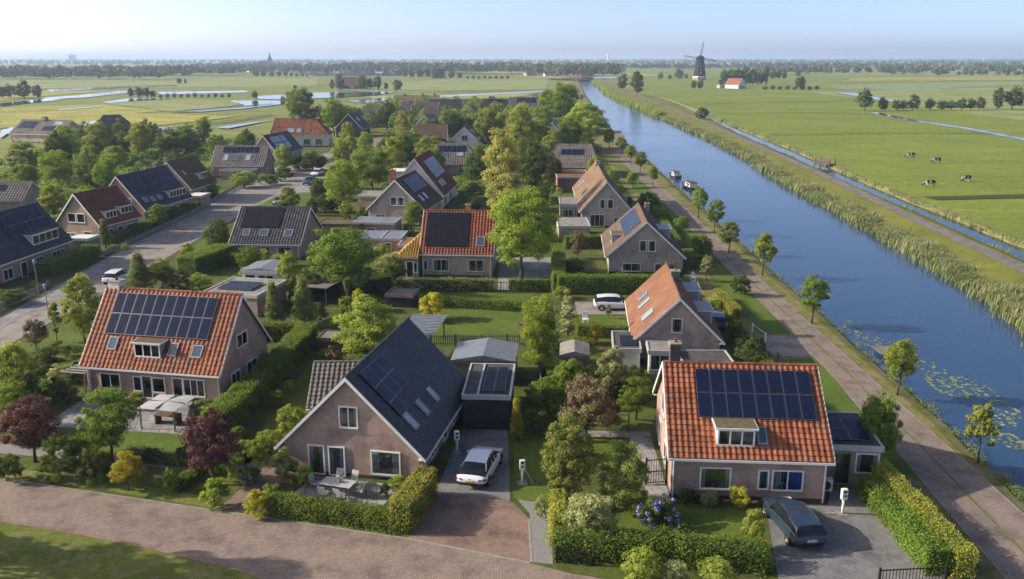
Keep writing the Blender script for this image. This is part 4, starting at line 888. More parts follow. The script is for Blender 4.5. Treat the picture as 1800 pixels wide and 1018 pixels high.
        rme = rm.mesh('ridge_tile', rt)
        if mode == 'obj':
            for k in range(n): link('ridge_tile', rme, roof).matrix_local = Matrix.Translation((r0 + k * sg, 0, hr - .0 + rng.normal(0, .005)))
        else:
            o = link('ridge_tiles', joined_tiles(rme, [(r0 + k * sg, 0, hr) for k in range(n)], rt, rng), roof); o['kind'] = 'stuff'
        for hp, rx, ex in ((hl, r0, A0), (hrr, r1, A1)):
            if hp:
                for sg_ in (-1, 1): MB().tube([(rx, 0, hr + .03), (ex, sg_ * W / 2, he + .05)], .1, 6).build('hip_ridge', rt, roof)
    # verge boards and gutters
    for e, hp in ((-1, hl), (1, hrr)):
        if hp:
            MB().box(min(e * L / 2, e * (L / 2 + .12)), max(e * L / 2, e * (L / 2 + .12)), -W / 2, W / 2, he - .14, he - .02).build('gutter', trim, h); continue
        if not gable_trim: continue
        for sg_ in (-1, 1):
            x0 = e * (L / 2 + .004); pts = [(x0, sg_ * (W / 2 + .05), he - .24), (x0, sg_ * (W / 2 + .05), he + .0), (x0, 0, hr + .05), (x0, 0, hr - .21)]
            MB().prism(pts, (e * .045, 0, 0)).build('verge_board', trim, h)
    for sg_ in (-1, 1):
        y0, y1 = (-W / 2 - .13, -W / 2 - .01) if sg_ < 0 else (W / 2 + .01, W / 2 + .13)
        MB().box(-L / 2, L / 2, y0, y1, he - .17, he - .04).build('gutter', trim, h)
        if detail:
            MB().box(-L / 2 + .02, L / 2 - .02, min(sg_ * wy, sg_ * (W / 2 - .02)), max(sg_ * wy, sg_ * (W / 2 - .02)), he - .15, he - .10).build('soffit', trim, h)
            for xe in (-wx + .12, wx - .12):
                MB().tube([(xe, sg_ * (wy + .06), 0), (xe, sg_ * (wy + .06), he - .2)], .045, 6).build('drain_pipe', trim, h)
    for (f, x0, x1, z0, z1, n_, *k) in win:
        window(h, face_frame(f, L, W, ov, og), x0, x1, z0, z1, n_, k[0] if k else 'win', detail=detail)
    for (f, x0, x1, d0, d1, c_, r_, *k) in panels:
        fm = slope_frame(f, W, he, hr); sgn = 1 if f == 'rf' else -1; a_, b_ = sorted((sgn * x0, sgn * x1)); pw, ph = (b_ - a_) / c_, (d1 - d0) / r_
        g_ = .018
        pm = MB().box(g_, pw - g_, -ph + g_, -g_, 0, .04).mesh('solar_panel', frame); cm = MB().box(g_ + .022, pw - g_ - .022, -ph + g_ + .022, -g_ - .022, .036, .043).mesh('cells', solar)
        for i in range(c_):
            for j in range(r_):
                if k and (i, j) in k[0]: continue
                po = link('solar_panel', pm, h); po.matrix_local = fm @ Matrix.Translation((a_ + i * pw, -d0 - j * ph, .13)); link('cells', cm, po)
    for (f, x0, x1, d0, d1, *k) in sky:
        fm = slope_frame(f, W, he, hr); sgn = 1 if f == 'rf' else -1; a_, b_ = sorted((sgn * x0, sgn * x1))
        m2 = MB().box(a_, a_ + .07, -d1, -d0, 0, .15).box(b_ - .07, b_, -d1, -d0, 0, .15).box(a_ + .07, b_ - .07, -d0 - .07, -d0, 0, .15).box(a_ + .07, b_ - .07, -d1, -d1 + .07, 0, .15)
        s_ = put(m2, 'skylight', 'grey_paint', h, fm); MB().box(a_ + .07, b_ - .07, -d1 + .07, -d0 - .07, .05, .125).build('pane', k[0] if k else 'roof_glass', s_)
    for (f, x0, x1, d0, d1, n_, *k) in dorm:
        sgn = 1 if f == 'rf' else -1; a_, b_ = sorted((sgn * x0, sgn * x1)); hz = k[0] if k else .95
        yb, yt_ = d1 * math.cos(a), d0 * math.cos(a); zb = hr - d1 * math.sin(a); ztp = max(hr - d0 * math.sin(a) + .12, zb + hz)
        base = frame_mat((0, 0, 0), (sgn, 0, 0), (0, sgn, 0), (0, 0, 1))
        yi = max(-(hr - ztp) / ta + .5, -yb + .4)
        d_ = put(MB().box(a_, b_, -yb, min(yi, -.15), zb - .05, ztp), 'dormer', k[1] if len(k) > 1 else 'white_paint', h, base)
        MB().box(a_ - .14, b_ + .14, -yb - .2, min(yi, -.12) , ztp + .002, ztp + .1).build('dormer_fascia', 'white_paint', d_); MB().box(a_ - .08, b_ + .08, -yb - .14, min(yi, -.12), ztp + .06, ztp + .115).build('dormer_roof', k[2] if len(k) > 2 else 'moss_felt', d_)
        MB().box(a_ + .1, b_ - .1, -yb - .012, -yb - .006, zb + .12, ztp - .1).build('shade_panel', 'interior_shade', d_)  # thin panel behind the panes, interior shade in its colour
        wm = MB(); xx = [a_ + .08 + (b_ - a_ - .16) * i / n_ for i in range(n_ + 1)]
        for x in xx: wm.box(x - .045, x + .045, -yb - .06, -yb + .02, zb + .1, ztp - .08)
        wm.box(a_ + .04, b_ - .04, -yb - .065, -yb + .02, zb + .03, zb + .14).box(a_ + .04, b_ - .04, -yb - .063, -yb + .02, ztp - .12, ztp - .04); wm.build('frame', 'white_paint', d_)
        for i in range(n_): MB().box(xx[i] + .05, xx[i + 1] - .05, -yb - .03, -yb - .025, zb + .14, ztp - .12).build('pane', 'pane', d_)
    for (x, y, wd, top, mat) in chim:
        zb = hr - abs(y) * ta - .3
        c_ = MB().box(x - wd / 2, x + wd / 2, y - wd / 2, y + wd / 2, zb, hr + top).build('chimney', mat, h)
        MB().box(x - wd / 2 - .06, x + wd / 2 + .06, y - wd / 2 - .06, y + wd / 2 + .06, hr + top, hr + top + .09).build('chimney_cap', 'concrete', c_)
        MB().tube([(x, y, hr + top + .09), (x, y, hr + top + .33)], .1, 8).build('chimney_pot', 'tile_red', c_)
        MB().box(x - wd / 2 - .05, x + wd / 2 + .05, y - wd / 2 - .05, y + wd / 2 + .05, zb, zb + .3 + .12).build('lead_flashing', 'stone_lead', c_)
    return h
def flat(name, label, P, wall='brick_grey', roof='roofing_felt', win=(), panels=None, cat='garage', trim='trim_grey', split=None, solar='solar_black', pitch=0):
    cx, cy_, rot, L, W, h_ = P
    g = empty(name, (cx, cy_, 0), R(rot), label, cat)
    MB().box(-L / 2 + .12, L / 2 - .12, -W / 2 + .12, W / 2 - .12, 0, h_ - .02).build('wall', wall, g)
    MB().box(-L / 2, L / 2, -W / 2, -W / 2 + .14, h_ - .24, h_ + .1).box(-L / 2, L / 2, W / 2 - .14, W / 2, h_ - .24, h_ + .1).box(-L / 2, -L / 2 + .14, -W / 2 + .14, W / 2 - .14, h_ - .24, h_ + .097).box(L / 2 - .14, L / 2, -W / 2 + .14, W / 2 - .14, h_ - .24, h_ + .097).build('roof_edge', trim, g)
    if pitch:
        MB().prism([(-L / 2 + .02, -W / 2 + .02, h_ + .101), (0, -W / 2 + .02, h_ + .1 + pitch), (L / 2 - .02, -W / 2 + .02, h_ + .101)], (0, W - .04, 0)).build('roof', roof, g)
    else: MB().box(-L / 2 + .1, L / 2 - .1, -W / 2 + .1, W / 2 - .1, h_ - .1, h_ + .03).build('roof', roof, g)
    if split is not None: MB().box(split - .07, split + .07, -W / 2 + .1, W / 2 - .1, h_ - .05, h_ + .12).build('roof_divider', trim, g)
    for (f, x0, x1, z0, z1, n_, *k) in win:
        window(g, face_frame(f, L, W, .12, .12), x0, x1, z0, z1, n_, k[0] if k else 'win')
    if panels:
        x0, x1, y0, y1, c_, r_ = panels; pw, ph = (x1 - x0) / c_, (y1 - y0) / r_
        pm = MB().box(.02, pw - .02, .02, ph - .02, 0, .04).mesh('solar_panel', 'metal_grey'); cm = MB().box(.045, pw - .045, .045, ph - .045, .036, .043).mesh('cells', solar)
        for i in range(c_):
            for j in range(r_):
                po = link('solar_panel', pm, g); po.location = (x0 + i * pw, y0 + j * ph, h_ + .12); po.rotation_euler = (R(4), 0, 0); link('cells', cm, po)
    return g
# --- the three front houses
HA = house('brick house with orange pantile roof and twenty solar panels in two rows', (-26.42, 66.54, -11.0, 11.62, 8.54, 2.39, 7.46), 'brick_mauve', 'tile_orange', mode='obj', pitch=(.36, .39),
    win=[('f', -4.35, -2.79, .62, 1.72, 2), ('f', -1.57, -1.0, .6, 1.66, 1), ('f', -.85, -.14, .08, 1.74, 1, 'door'), ('f', .02, .95, .6, 1.66, 1), ('f', 1.71, 2.42, .1, 1.76, 1, 'glass'), ('f', 2.6, 4.2, .5, 1.74, 3),
         ('r', -.97, .55, 3.45, 4.4, 2), ('r', .2, 1.9, .55, 1.75, 2), ('r', -2.2, -1.0, .45, 1.7, 2)],
    panels=[('rf', -4.55, 4.08, .44, 3.95, 10, 2)], sky=[('rf', -3.95, -3.2, 4.15, 5.2), ('rf', 1.2, 1.9, 4.35, 5.4), ('rf', 3.1, 3.95, 4.4, 5.4)], dorm=[('rf', -1.45, .75, 4.3, 5.62, 3, 1.0, 'grey_paint')],
    chim=[(-5.1, .35, .95, .45, 'white_plaster')])
HB = house('brick gable house with black tile roof, seven panels and three skylights', (-8.77, 55.68, 79.3, 12.66, 9.56, 1.75, 6.6), 'brick_mauve', 'tile_black', style='flat', mode='obj', pitch=(.42, .40), og=.3,
    win=[('l', -.55, .5, 3.35, 4.6, 2), ('l', -2.69, -1.78, .1, 1.9, 1, 'glass'), ('l', -1.38, -.45, .1, 1.9, 1, 'glass'), ('l', 1.38, 3.1, .42, 1.85, 1), ('f', -3.6, -2.4, .5, 1.45, 2), ('f', -.6, .3, .4, 1.5, 1), ('f', 1.8, 3.0, .5, 1.45, 2)],
    panels=[('rf', -4.9, -1.1, .4, 3.0, 3, 2), ('rf', -4.9, -3.6, 3.0, 4.1, 1, 1)], sky=[('rf', -4.75, -4.0, 4.1, 5.35, 'roof_glass_pale'), ('rf', -2.3, -1.6, 4.2, 5.4), ('rf', .05, .75, 4.25, 5.4, 'roof_glass_pale')], frame='metal_grey')
HC = house('brick house with orange pantile roof and sixteen dark panels beside the canal path', (14.08, 51.64, -4.0, 9.39, 10.44, 2.75, 6.73), 'brick_mauve', 'tile_orange', mode='obj', pitch=(.335, .37),
    win=[('f', -2.72, -1.08, .72, 1.95, 1), ('f', .62, 1.1, .8, 1.88, 1), ('f', 1.42, 3.05, .75, 1.9, 2), ('l', 1.2, 2.2, .9, 2.0, 1), ('l', -1.0, .4, 3.2, 4.5, 2), ('l', -2.6, -1.4, .6, 2.0, 2)],
    panels=[('rf', -2.8, 4.1, .53, 3.95, 8, 2)], sky=[('rf', .5, 1.05, 4.45, 5.6)], dorm=[('rf', -1.9, .28, 4.15, 5.75, 3, 1.0)], chim=[(-3.95, .25, .62, 1.15, 'brick_black')], obj_faces=('rf',))
MB().box(2.26, 3.03, .78, 1.87, .016, .024).build('blue_curtain', 'curtain_blue', HC).matrix_local = face_frame('f', 9.39, 10.44)
# --- middle distance
HD = house('small brick gable house with rusty orange roof and flat grey dormers', (14.57, 77.50, 85.5, 13.01, 7.64, 1.82, 5.62), 'brick_grey', 'tile_rust', pitch=(.36, .38),
    win=[('l', -.52, .25, 2.62, 3.75, 1), ('l', 1.3, 2.6, .5, 1.0, 2)], sky=[('rb', 2.0, 3.2, 2.8, 3.9), ('rb', -.2, .7, 2.7, 4.1, 'roof_glass_pale'), ('rb', -4.3, -2.9, 2.7, 4.0, 'roof_glass_pale')],
    dorm=[('rf', -4.2, -1.2, 2.6, 4.2, 2, 1.1, 'grey_paint', 'zinc'), ('rf', 1.0, 3.8, 2.0, 3.6, 2, 1.1, 'grey_paint', 'zinc')], chim=[(1.5, -.35, .8, .45, 'stone_lead')])
HE = house('brick gable house with brown roof and a blue panel array near its ridge', (16.39, 109.71, 86.4, 13.96, 9.45, 2.05, 6.35), 'brick_grey', 'tile_brown', pitch=(.38, .42),
    win=[('l', -.72, .02, 2.8, 4.0, 1), ('l', .33, 1.1, 2.8, 4.0, 1), ('l', -2.65, -.6, .35, 1.2, 2), ('l', 1.2, 3.1, .35, 1.2, 2)], panels=[('rb', 5.2, -5.2, .7, 3.3, 5, 2)],
    dorm=[('rb', -3.4, -1.4, 3.6, 5.2, 2, 1.0, 'grey_paint'), ('rf', -3.5, -.6, 2.4, 4.2, 2, 1.2, 'grey_paint', 'zinc')], chim=[(4.8, -1.0, .6, .3, 'concrete')])
HF = house('long brick house with weathered sandy roof by the canal path', (14.74, 146.19, 88.3, 27.18, 8.10, 2.42, 7.07), 'brick_grey', 'tile_sandy', pitch=(.45, .48),
    win=[('l', -.95, -.27, 3.0, 4.25, 1), ('l', .2, 1.0, 3.0, 4.25, 1), ('l', -2.4, -.3, .2, 1.95, 3, 'glass'), ('l', 1.2, 2.4, .5, 1.5, 2)], sky=[('rb', 6, 8.2, 3.5, 5, 'roof_glass_pale'), ('rb', -3.6, -2.2, 3.5, 5), ('rb', -9, -7.4, 3.8, 5.1, 'roof_glass_pale')], chim=[(8, .0, .7, .7, 'brick_grey')])
HH = house('brick house with red pantile roof, large dark panel block and two front windows', (-6.26, 105.31, -3.7, 8.78, 8.71, 2.81, 7.27), 'brick_grey', 'tile_red', pitch=(.36, .42),
    win=[('f', -2.75, -.95, .75, 2.05, 2), ('f', 1.4, 3.2, .75, 2.05, 2), ('f', -3.9, -3.5, .8, 1.9, 1)], panels=[('rf', -3.75, 1.3, .4, 5.25, 5, 3)], sky=[('rf', -1.6, -.9, 3.85, 5.1), ('rf', 2.25, 3.25, 3.8, 5.1)], chim=[(.9, .5, .6, .6, 'tile_yellow')], solar='solar_black', frame='black_metal')
HI = house('low house with dark glossy pantiles, dark panel block and three skylights', (-31.40, 116.15, -2.6, 9.34, 11.41, 2.07, 5.92), 'brick_brown', 'tile_slate', pitch=(.38, .44),
    win=[('f', -3.2, -1.4, .5, 1.6, 2), ('f', -.6, .6, .4, 1.6, 2), ('f', 1.6, 3.4, .5, 1.6, 2)], panels=[('rf', -3.85, 1.3, .25, 4.0, 5, 2)], sky=[('rf', -3.2, -2.3, 4.3, 5.5), ('rf', -1.0, .1, 4.3, 5.5), ('rf', 2.2, 3.3, 4.3, 5.6)], solar='solar_black', frame='black_metal')
HJ = house('grey brick gable house with brown roof and slate panel array', (-16.99, 140.26, 81.3, 12.20, 9.36, 2.47, 7.09), 'brick_grey', 'tile_brown', pitch=(.42, .46),
    win=[('l', -.8, .1, 3.2, 4.4, 1), ('l', .4, 1.3, 3.2, 4.4, 1), ('l', 1.75, 3.5, .4, 1.65, 2), ('l', -3.2, -1.6, .6, 1.6, 2)], panels=[('rf', -3.7, 4.6, .6, 3.3, 5, 2)], sky=[('rf', -3.5, -2.4, 3.9, 5.2), ('rf', -1, .2, 3.9, 5.2)], solar='solar_black', frame='black_metal')
HJ2 = house('white-sided gable house with dark red roof and panels, behind the grey brick gable', (-15.82, 156.61, 85.0, 15.15, 9.89, 2.49, 8.69), 'white_plaster', 'tile_red', pitch=(.42, .46),
    win=[('f', -5, -3, .6, 1.8, 2), ('f', 1, 3, .6, 1.8, 2), ('l', 1, 2, 4, 5, 1)], panels=[('rf', -4.0, 5.6, 1.2, 4.8, 6, 2)], sky=[('rf', -4.2, -3.4, 5.3, 6.6, 'roof_glass_pale'), ('rf', -2.6, -1.8, 5.3, 6.6, 'roof_glass_pale'), ('rf', -1, -.2, 5.3, 6.6, 'roof_glass_pale')], chim=[(-5.5, 4.2, .9, -2.2, 'brick_red')])
HK = house('house with black hipped roof, blue panels and wide white dormer at the left street', (-61.2, 103.2, 84.4, 16.4, 8.29, 2.50, 7.27), 'brick_brown', 'tile_black', style='flat', pitch=(.42, .42), hip=(4.2, 0),
    win=[('f', -5.2, -3.6, .45, 1.6, 2), ('f', -2.0, -1.0, .05, 1.75, 1, 'door'), ('f', .2, 2.2, .5, 1.7, 3), ('f', 4.2, 6.6, .5, 1.7, 3)], panels=[('rf', -1.2, 7.2, .7, 3.6, 6, 2)], dorm=[('rf', 1.0, 6.2, 3.9, 5.4, 4, 1.15)])
HL = house('house with bright red roof and two white dormers at the left street', (-59.46, 125.35, 75.1, 8.9, 7.6, 2.49, 6.9), 'brick_brown', 'tile_red', pitch=(.42, .44),
    win=[('l', -1.45, -.3, 2.95, 4.1, 1), ('l', .05, 1.2, 2.95, 4.1, 1), ('l', .85, 2.05, .4, 1.6, 1), ('l', -2.4, -.4, .4, 1.3, 2), ('f', -2.8, -1.6, .5, 1.7, 2), ('f', -.5, .5, .05, 1.8, 1, 'door'), ('f', 1.4, 3.8, .5, 1.7, 3)], dorm=[('rf', -2.4, -.1, 3.7, 4.9, 3, 1.0), ('rf', .9, 3.4, 3.5, 4.7, 3, 1.0)])
HM = house('house with slate-blue roof, raised panel block and long white dormer at the left street', (-59.26, 141.30, 81.5, 14.48, 8.73, 2.46, 7.63), 'brick_brown', 'tile_black', style='flat', pitch=(.42, .44),
    win=[('l', .8, 2.0, 2.9, 4.2, 1), ('f', -2.5, -1.5, .05, 1.9, 1, 'door'), ('f', .3, 2.4, .5, 1.9, 3), ('f', 3.6, 6.2, .5, 1.9, 3)], panels=[('rf', -1.5, 6.8, 1.1, 4.0, 5, 2)], sky=[('rf', -5.9, -4.6, 4.5, 5.5), ('rf', -4.0, -2.7, 4.7, 5.7), ('rf', -2.0, -.8, 4.7, 5.7)], dorm=[('rf', 1.0, 6.2, 4.6, 5.9, 5, 1.1)], chim=[(5.4, .8, .7, .5, 'brick_brown')])
HN = house('house with mossy olive roof and one white dormer at the left street', (-60.57, 161.99, 85.5, 11.5, 8.26, 2.47, 7.35), 'brick_brown', 'tile_moss', pitch=(.42, .44),
    win=[('l', .6, 1.8, 3.2, 4.4, 1), ('f', -1.7, .6, .5, 1.7, 3), ('f', 2.2, 4.6, .5, 1.7, 3)], dorm=[('rf', 0, 3.4, 3.7, 5.0, 3, 1.1)], sky=[('rf', -3.8, -3.0, 2.4, 3.4, 'roof_glass_pale')], chim=[(-4.6, .6, .7, .5, 'brick_brown')])
HO = house('grey tiled house with a row of skylights across its camera-side roof', (-59.51, 196.13, -2.4, 11.64, 9.04, 2.53, 6.46), 'brick_brown', 'tile_grey', pitch=(.45, .48),
    win=[('f', -4, -2, .5, 1.6, 2), ('f', 0, 2, .5, 1.6, 2), ('r', -1, .5, 2.9, 3.9, 2), ('r', -2, -.5, .5, 1.6, 2)], panels=[('rf', -3.9, 4.0, .5, 2.2, 8, 1)], sky=[('rf', -3.3, -2.3, 2.8, 4.5, 'roof_glass_pale'), ('rf', -1.9, -1.0, 2.8, 4.5), ('rf', -.6, .2, 2.9, 4.4), ('rf', 1.6, 2.6, 2.8, 4.5, 'roof_glass_pale'), ('rf', 2.8, 3.7, 2.8, 4.5)])
HP = house('dark roofed house with big pale glazing on its street slope', (-58.90, 222.50, 79.4, 14.51, 7.57, 2.48, 6.97), 'brick_brown', 'tile_black', style='flat', pitch=(.5, .5),
    win=[('f', -4, -1, .4, 1.7, 3), ('f', 1, 4, .4, 1.7, 3)], sky=[('rf', -5.2, -2.9, .8, 2.6, 'roof_glass_pale'), ('rf', -2.7, -.2, .8, 2.6, 'roof_glass_pale'), ('rf', .2, 2.6, .8, 2.6, 'roof_glass_pale'), ('rf', -5.2, -2.9, 2.8, 4.6, 'roof_glass_pale'), ('rf', -2.7, -.2, 2.8, 4.6, 'roof_glass_pale'), ('rf', .2, 2.6, 2.8, 4.6, 'roof_glass_pale')])
HQ = house('large house with bright orange hipped roof at the bend of the left street', (-62.40, 265.22, 5.1, 17.0, 10.5, 3.3, 7.9), 'white_plaster', 'tile_orange', pitch=(.55, .55), hip=(1.0, 4.6),
    win=[('f', 1, 3, .6, 2.2, 2), ('f', 4.4, 6.4, .6, 2.2, 2), ('r', -3, -1, .6, 2.2, 2), ('r', 1, 3, .6, 2.2, 2)], sky=[('rf', -3.6, -1.6, 4.2, 5.8, 'roof_glass_pale'), ('rf', -1.0, .4, 4.2, 5.8, 'roof_glass_pale'), ('rf', 2.2, 3.0, 4.2, 5.6)], chim=[(-1.2, .3, 1.0, .7, 'white_plaster'), (2.4, .3, 1.0, .8, 'slate_dark')])
HR_ = house('far house with grey panelled roof at the left meadow edge', (-144.39, 278.24, -15.3, 18.67, 12.15, 2.67, 6.53), 'brick_grey', 'tile_grey', pitch=(.6, .6), win=[('r', -2, 0, 2.6, 3.8, 1)], panels=[('rf', -8, -2.4, 1.0, 4.4, 4, 2), ('rf', 1.5, 5.5, 3.2, 5.4, 3, 1)], sky=[('rf', 0, 1.2, 1, 2.4), ('rf', 4, 7, .8, 2.4, 'roof_glass_pale')], chim=[(-.8, 0, 1.4, .9, 'tile_yellow')])
HS_ = house('far house with dark hipped roof beside the grey panelled roof', (-134.87, 302.36, 28.7, 13, 10.5, 2.67, 6.6), 'brick_brown', 'tile_slate', pitch=(.6, .6), hip=(4, 4), sky=[('rf', 1, 2, 2, 3, 'roof_glass_pale')])
HT_ = house('low outbuilding with ribbed brown roof at the left edge', (-86.5, 148.5, 5, 10.5, 8.75, 2.38, 4.9), 'brick_grey', 'tile_grey', pitch=(.45, .45), win=[('r', .5, 2.5, .6, 1.6, 2)], panels=[('rf', -1, 1.6, 1.0, 2.6, 2, 1)])
HG = house('house with grey weathered hipped roof beyond the sandy roof', (13.6, 197.5, -8, 12.0, 13.5, 2.46, 6.6), 'brick_brown', 'tile_grey', pitch=(.5, .5), hip=(2.5, 2.0), panels=[('rf', -2.5, 2.5, 2, 4, 4, 1)])
HY2 = house('house with brown hipped roof and panels behind the dark red roof', (-13.6, 201, 2.9, 13.2, 12.5, 2.50, 6.9), 'brick_grey', 'tile_grey', pitch=(.5, .5), hip=(4, 4), win=[('f', -3.5, -1.5, .5, 1.8, 2), ('f', 1.5, 3.5, .5, 1.8, 2)], panels=[('rf', -3, 3.2, 1.6, 3.6, 6, 1)], sky=[('rf', -2, -.8, 3.9, 5), ('rf', 1.2, 2.6, 3.9, 5, 'roof_glass_pale')], chim=[(-1.5, 0, .6, .6, 'slate_dark')])
HY = house('pale gable house with dark roof and pale skylights in the village middle', (-12.86, 251.40, 88.5, 14, 9.6, 2.49, 6.9), 'white_plaster', 'tile_slate', pitch=(.55, .55), win=[('l', -.8, .8, 3.2, 4.6, 2)], sky=[('rf', -4, -1, 1.6, 3.6, 'roof_glass_pale'), ('rf', 0, 3, 1.6, 3.6, 'roof_glass_pale')])
HU = house('black gable house at the far end of the left street', (-53.08, 298.67, 86.2, 12, 9.5, 2.53, 7.6), 'brick_black', 'tile_slate', pitch=(.6, .6), win=[('l', -1, 1, 3.2, 4.6, 2), ('l', -2.5, -.5, .5, 1.9, 2)], sky=[('rf', -2, 0, 2, 3.6, 'roof_glass_pale')])
HV = house('far thatched house half hidden in trees', (-50, 340, 8, 12, 11, 2.53, 7.6), 'brick_brown', 'thatch', mode='none', win=[('f', -2, 0, .6, 1.9, 2)])
HW = house('long far farmhouse with red-brown roof behind the village', (-46.81, 442.78, -7.0, 23, 11, 3.2, 7.6), 'brick_grey', 'tile_brown', mode='none', win=[('f', 4, 6, .6, 2, 2), ('f', -4, -2, .6, 2, 2)], chim=[(-6, 0, .9, .9, 'brick_brown'), (3, 0, .9, .9, 'brick_brown'), (9, 0, .9, .9, 'brick_brown')])
HX = house('far house with slate roof left of the red brick gable', (-7.38, 396.95, .5, 12, 11, 2.86, 7.8), 'brick_brown', 'tile_slate', mode='none', win=[('f', -2, 0, .6, 2, 2)], sky=[('rf', 0, 1, 3, 4, 'roof_glass_pale'), ('rf', 2, 3, 3, 4, 'roof_glass_pale')], chim=[(-1.5, 0, 2.6, 1.1, 'brick_brown')])
HX2 = house('far red brick house with panelled dark roof and stout chimney', (5.5, 406, -10.6, 14, 10, 3.93, 8.2), 'brick_red', 'tile_slate', mode='none', win=[('r', -1, 1, .8, 2.4, 2)], panels=[('rf', -3, 6, .6, 3.6, 6, 2)], chim=[(5, 0, 2.6, 1.4, 'brick_brown')])
for (lb, q, wl, tl, kw) in (
    ('far house with slate gable roof beside the village square', (-27, 292, 80, 12, 9.5, 2.6, 7.4), 'brick_grey', 'tile_slate', dict(win=[('l', -1, 1, 3.2, 4.5, 2), ('l', -3, -1, .6, 1.8, 2)], sky=[('rf', -2, 0, 2, 3.4, 'roof_glass_pale')])),
    ('far house with brown roof right of the village square', (-25, 322, 5, 13, 10, 2.6, 7.4), 'brick_brown', 'tile_brown', dict(win=[('f', -3, -1, .6, 1.8, 2), ('f', 1, 3, .6, 1.8, 2)], chim=[(3, 0, .8, .8, 'brick_brown')])),
    ('far dark-roofed house behind the thatched one', (-38, 372, -6, 16, 10.5, 2.8, 7.8), 'brick_brown', 'tile_slate', dict(win=[('f', 1, 3, .6, 1.8, 2)], chim=[(-4, 0, .9, .8, 'brick_brown')])),
    ('far rusty-roofed house among the central trees', (-16, 352, 82, 12, 9.5, 2.6, 7.2), 'brick_grey', 'tile_rust', dict(win=[('l', -1, 1, 3, 4.2, 2)])),
    ('far house with grey roof near the yellow-green tree', (2, 290, -4, 12, 10, 2.6, 7.0), 'brick_brown', 'tile_grey', dict(win=[('f', -3, -1, .6, 1.8, 2), ('f', 1, 3, .6, 1.8, 2)], sky=[('rf', -1, .4, 2.5, 4, 'roof_glass_pale')])),
    ('far slate-roofed house left of the canal grove', (12, 262, 86, 13, 9.5, 2.6, 7.0), 'white_plaster', 'tile_slate', dict(win=[('l', -1, 1, 3, 4.2, 2)], sky=[('rf', -3, -1, 2, 3.6, 'roof_glass_pale')])),
    ('far low house with brown roof behind the pale gable', (-24, 262, 6, 10, 9, 2.4, 6.4), 'brick_grey', 'tile_brown', dict(win=[('f', -2, 0, .6, 1.8, 2)])),
    ('far dark-roofed barn before the red-brown farmhouse', (-30, 405, 4, 15, 11, 2.8, 7.4), 'brick_black', 'slate_dark', dict(win=[('f', -2, 0, .6, 1.8, 2)])),
    ('far white cottage behind the slate roof with stout chimney', (-18, 430, -8, 12, 9, 2.8, 6.4), 'white_plaster', 'tile_slate', dict(win=[('f', -2, 0, .6, 1.8, 2)]))):
    house(lb, q, wl, tl, mode='none', **kw)
HFH = house('orange-roofed farmhouse near the windmill', (192.07, 777.91, -49.1, 14.5, 11.5, 3.4, 8.6), 'white_plaster', 'tile_orange', mode='none', win=[('r', -2.5, -.5, 1, 2.6, 2), ('r', .8, 2.8, 1, 2.6, 2)])
# low wing and annex roofs
WG = house('low grey-tiled wing against the left side of the black roof', (-12.20, 60.19, 2.1, 4.2, 7.03, 1.7, 3.85), 'brick_mauve', 'tile_grey', pitch=(.34, .38), gable_trim=False, ridge='tile_grey', detail=False, name='house_wing')
AX = empty('house_annex', (-11.6, 103.6, 0), R(-3.7), 'small annex with yellow tiled hip roof beside the red panelled roof', 'house')
MB().box(-1.2, .75, -2.6, 2.2, 0, 2.55).build('wall', 'brick_mauve', AX)
MB().prism([(.78, -3.1, 2.4), (-1.9, -3.1, 2.4), (-1.9, 2.6, 2.4), (.78, 2.6, 2.4)], (0, 0, .1)).build('eaves', 'white_paint', AX)
rf_ = MB(); rf_.poly([(-1.95, -3.15, 2.5), (.8, -3.15, 2.5), (.8, .3, 5.0)]); rf_.poly([(-1.95, 2.65, 2.5), (-1.95, -3.15, 2.5), (.8, .3, 5.0)]); rf_.poly([(.8, 2.65, 2.5), (-1.95, 2.65, 2.5), (.8, .3, 5.0)])
rf_.build('roof', 'tile_yellow', AX)
for k_ in range(9):
    t_ = k_ / 9; MB().tube([(-1.9 + t_ * 2.65, -3.15, 2.54), (-1.9 + t_ * 2.65, -3.15 + t_ * 3.4, 2.54 + t_ * 2.5)], .055, 5).build('tile_roll', 'tile_yellow', AX)
window(AX, frame_mat((0, -2.6, 0), (1, 0, 0), (0, 0, 1), (0, -1, 0)), -.6, .1, .05, 1.9, 1, 'door')
window(AX, frame_mat((0, -2.6, 0), (1, 0, 0), (0, 0, 1), (0, -1, 0)), .25, .6, .7, 1.8, 1)
# --- flat-roofed garages, annexes and sheds
GB = flat('garage', 'black garage with flat roof and dark panels beside the black-roofed house', (-1.61, 60.11, -3.0, 3.42, 6.6, 2.5), 'dark_wood', 'roofing_felt', panels=(-.35, 1.3, -2.6, 2.2, 2, 5), split=-.6)
for i in range(7): MB().box(-1.35 + i * .36, -1.01 + i * .36, 0.03, 2.05, .002, .03).build('door_board', 'dark_wood', GB).matrix_local = face_frame('f', 3.42, 6.6, .12)
flat('garden_shed', 'shed with shallow translucent ribbed roof behind the black garage', (-2.13, 67.66, -4.0, 5.12, 4.6, 2.0), 'grey_wood', 'zinc', cat='shed', trim='metal_grey', pitch=.45)
AC = flat('house_annex', 'flat-roofed annex with four panels beside the right front house', (20.75, 51.4, -6, 3.6, 5.4, 2.45), 'brick_mauve', 'roofing_felt', panels=(-1.1, 1.3, -1.9, 1.2, 2, 2), cat='annex', win=[('f', .3, 1.5, .85, 2.0, 1)], solar='solar_blue')
window(AC, face_frame('f', 3.6, 5.4, .12, .12), -.95, -.1, .05, 2.0, 1, 'door', 'yellow_wood')
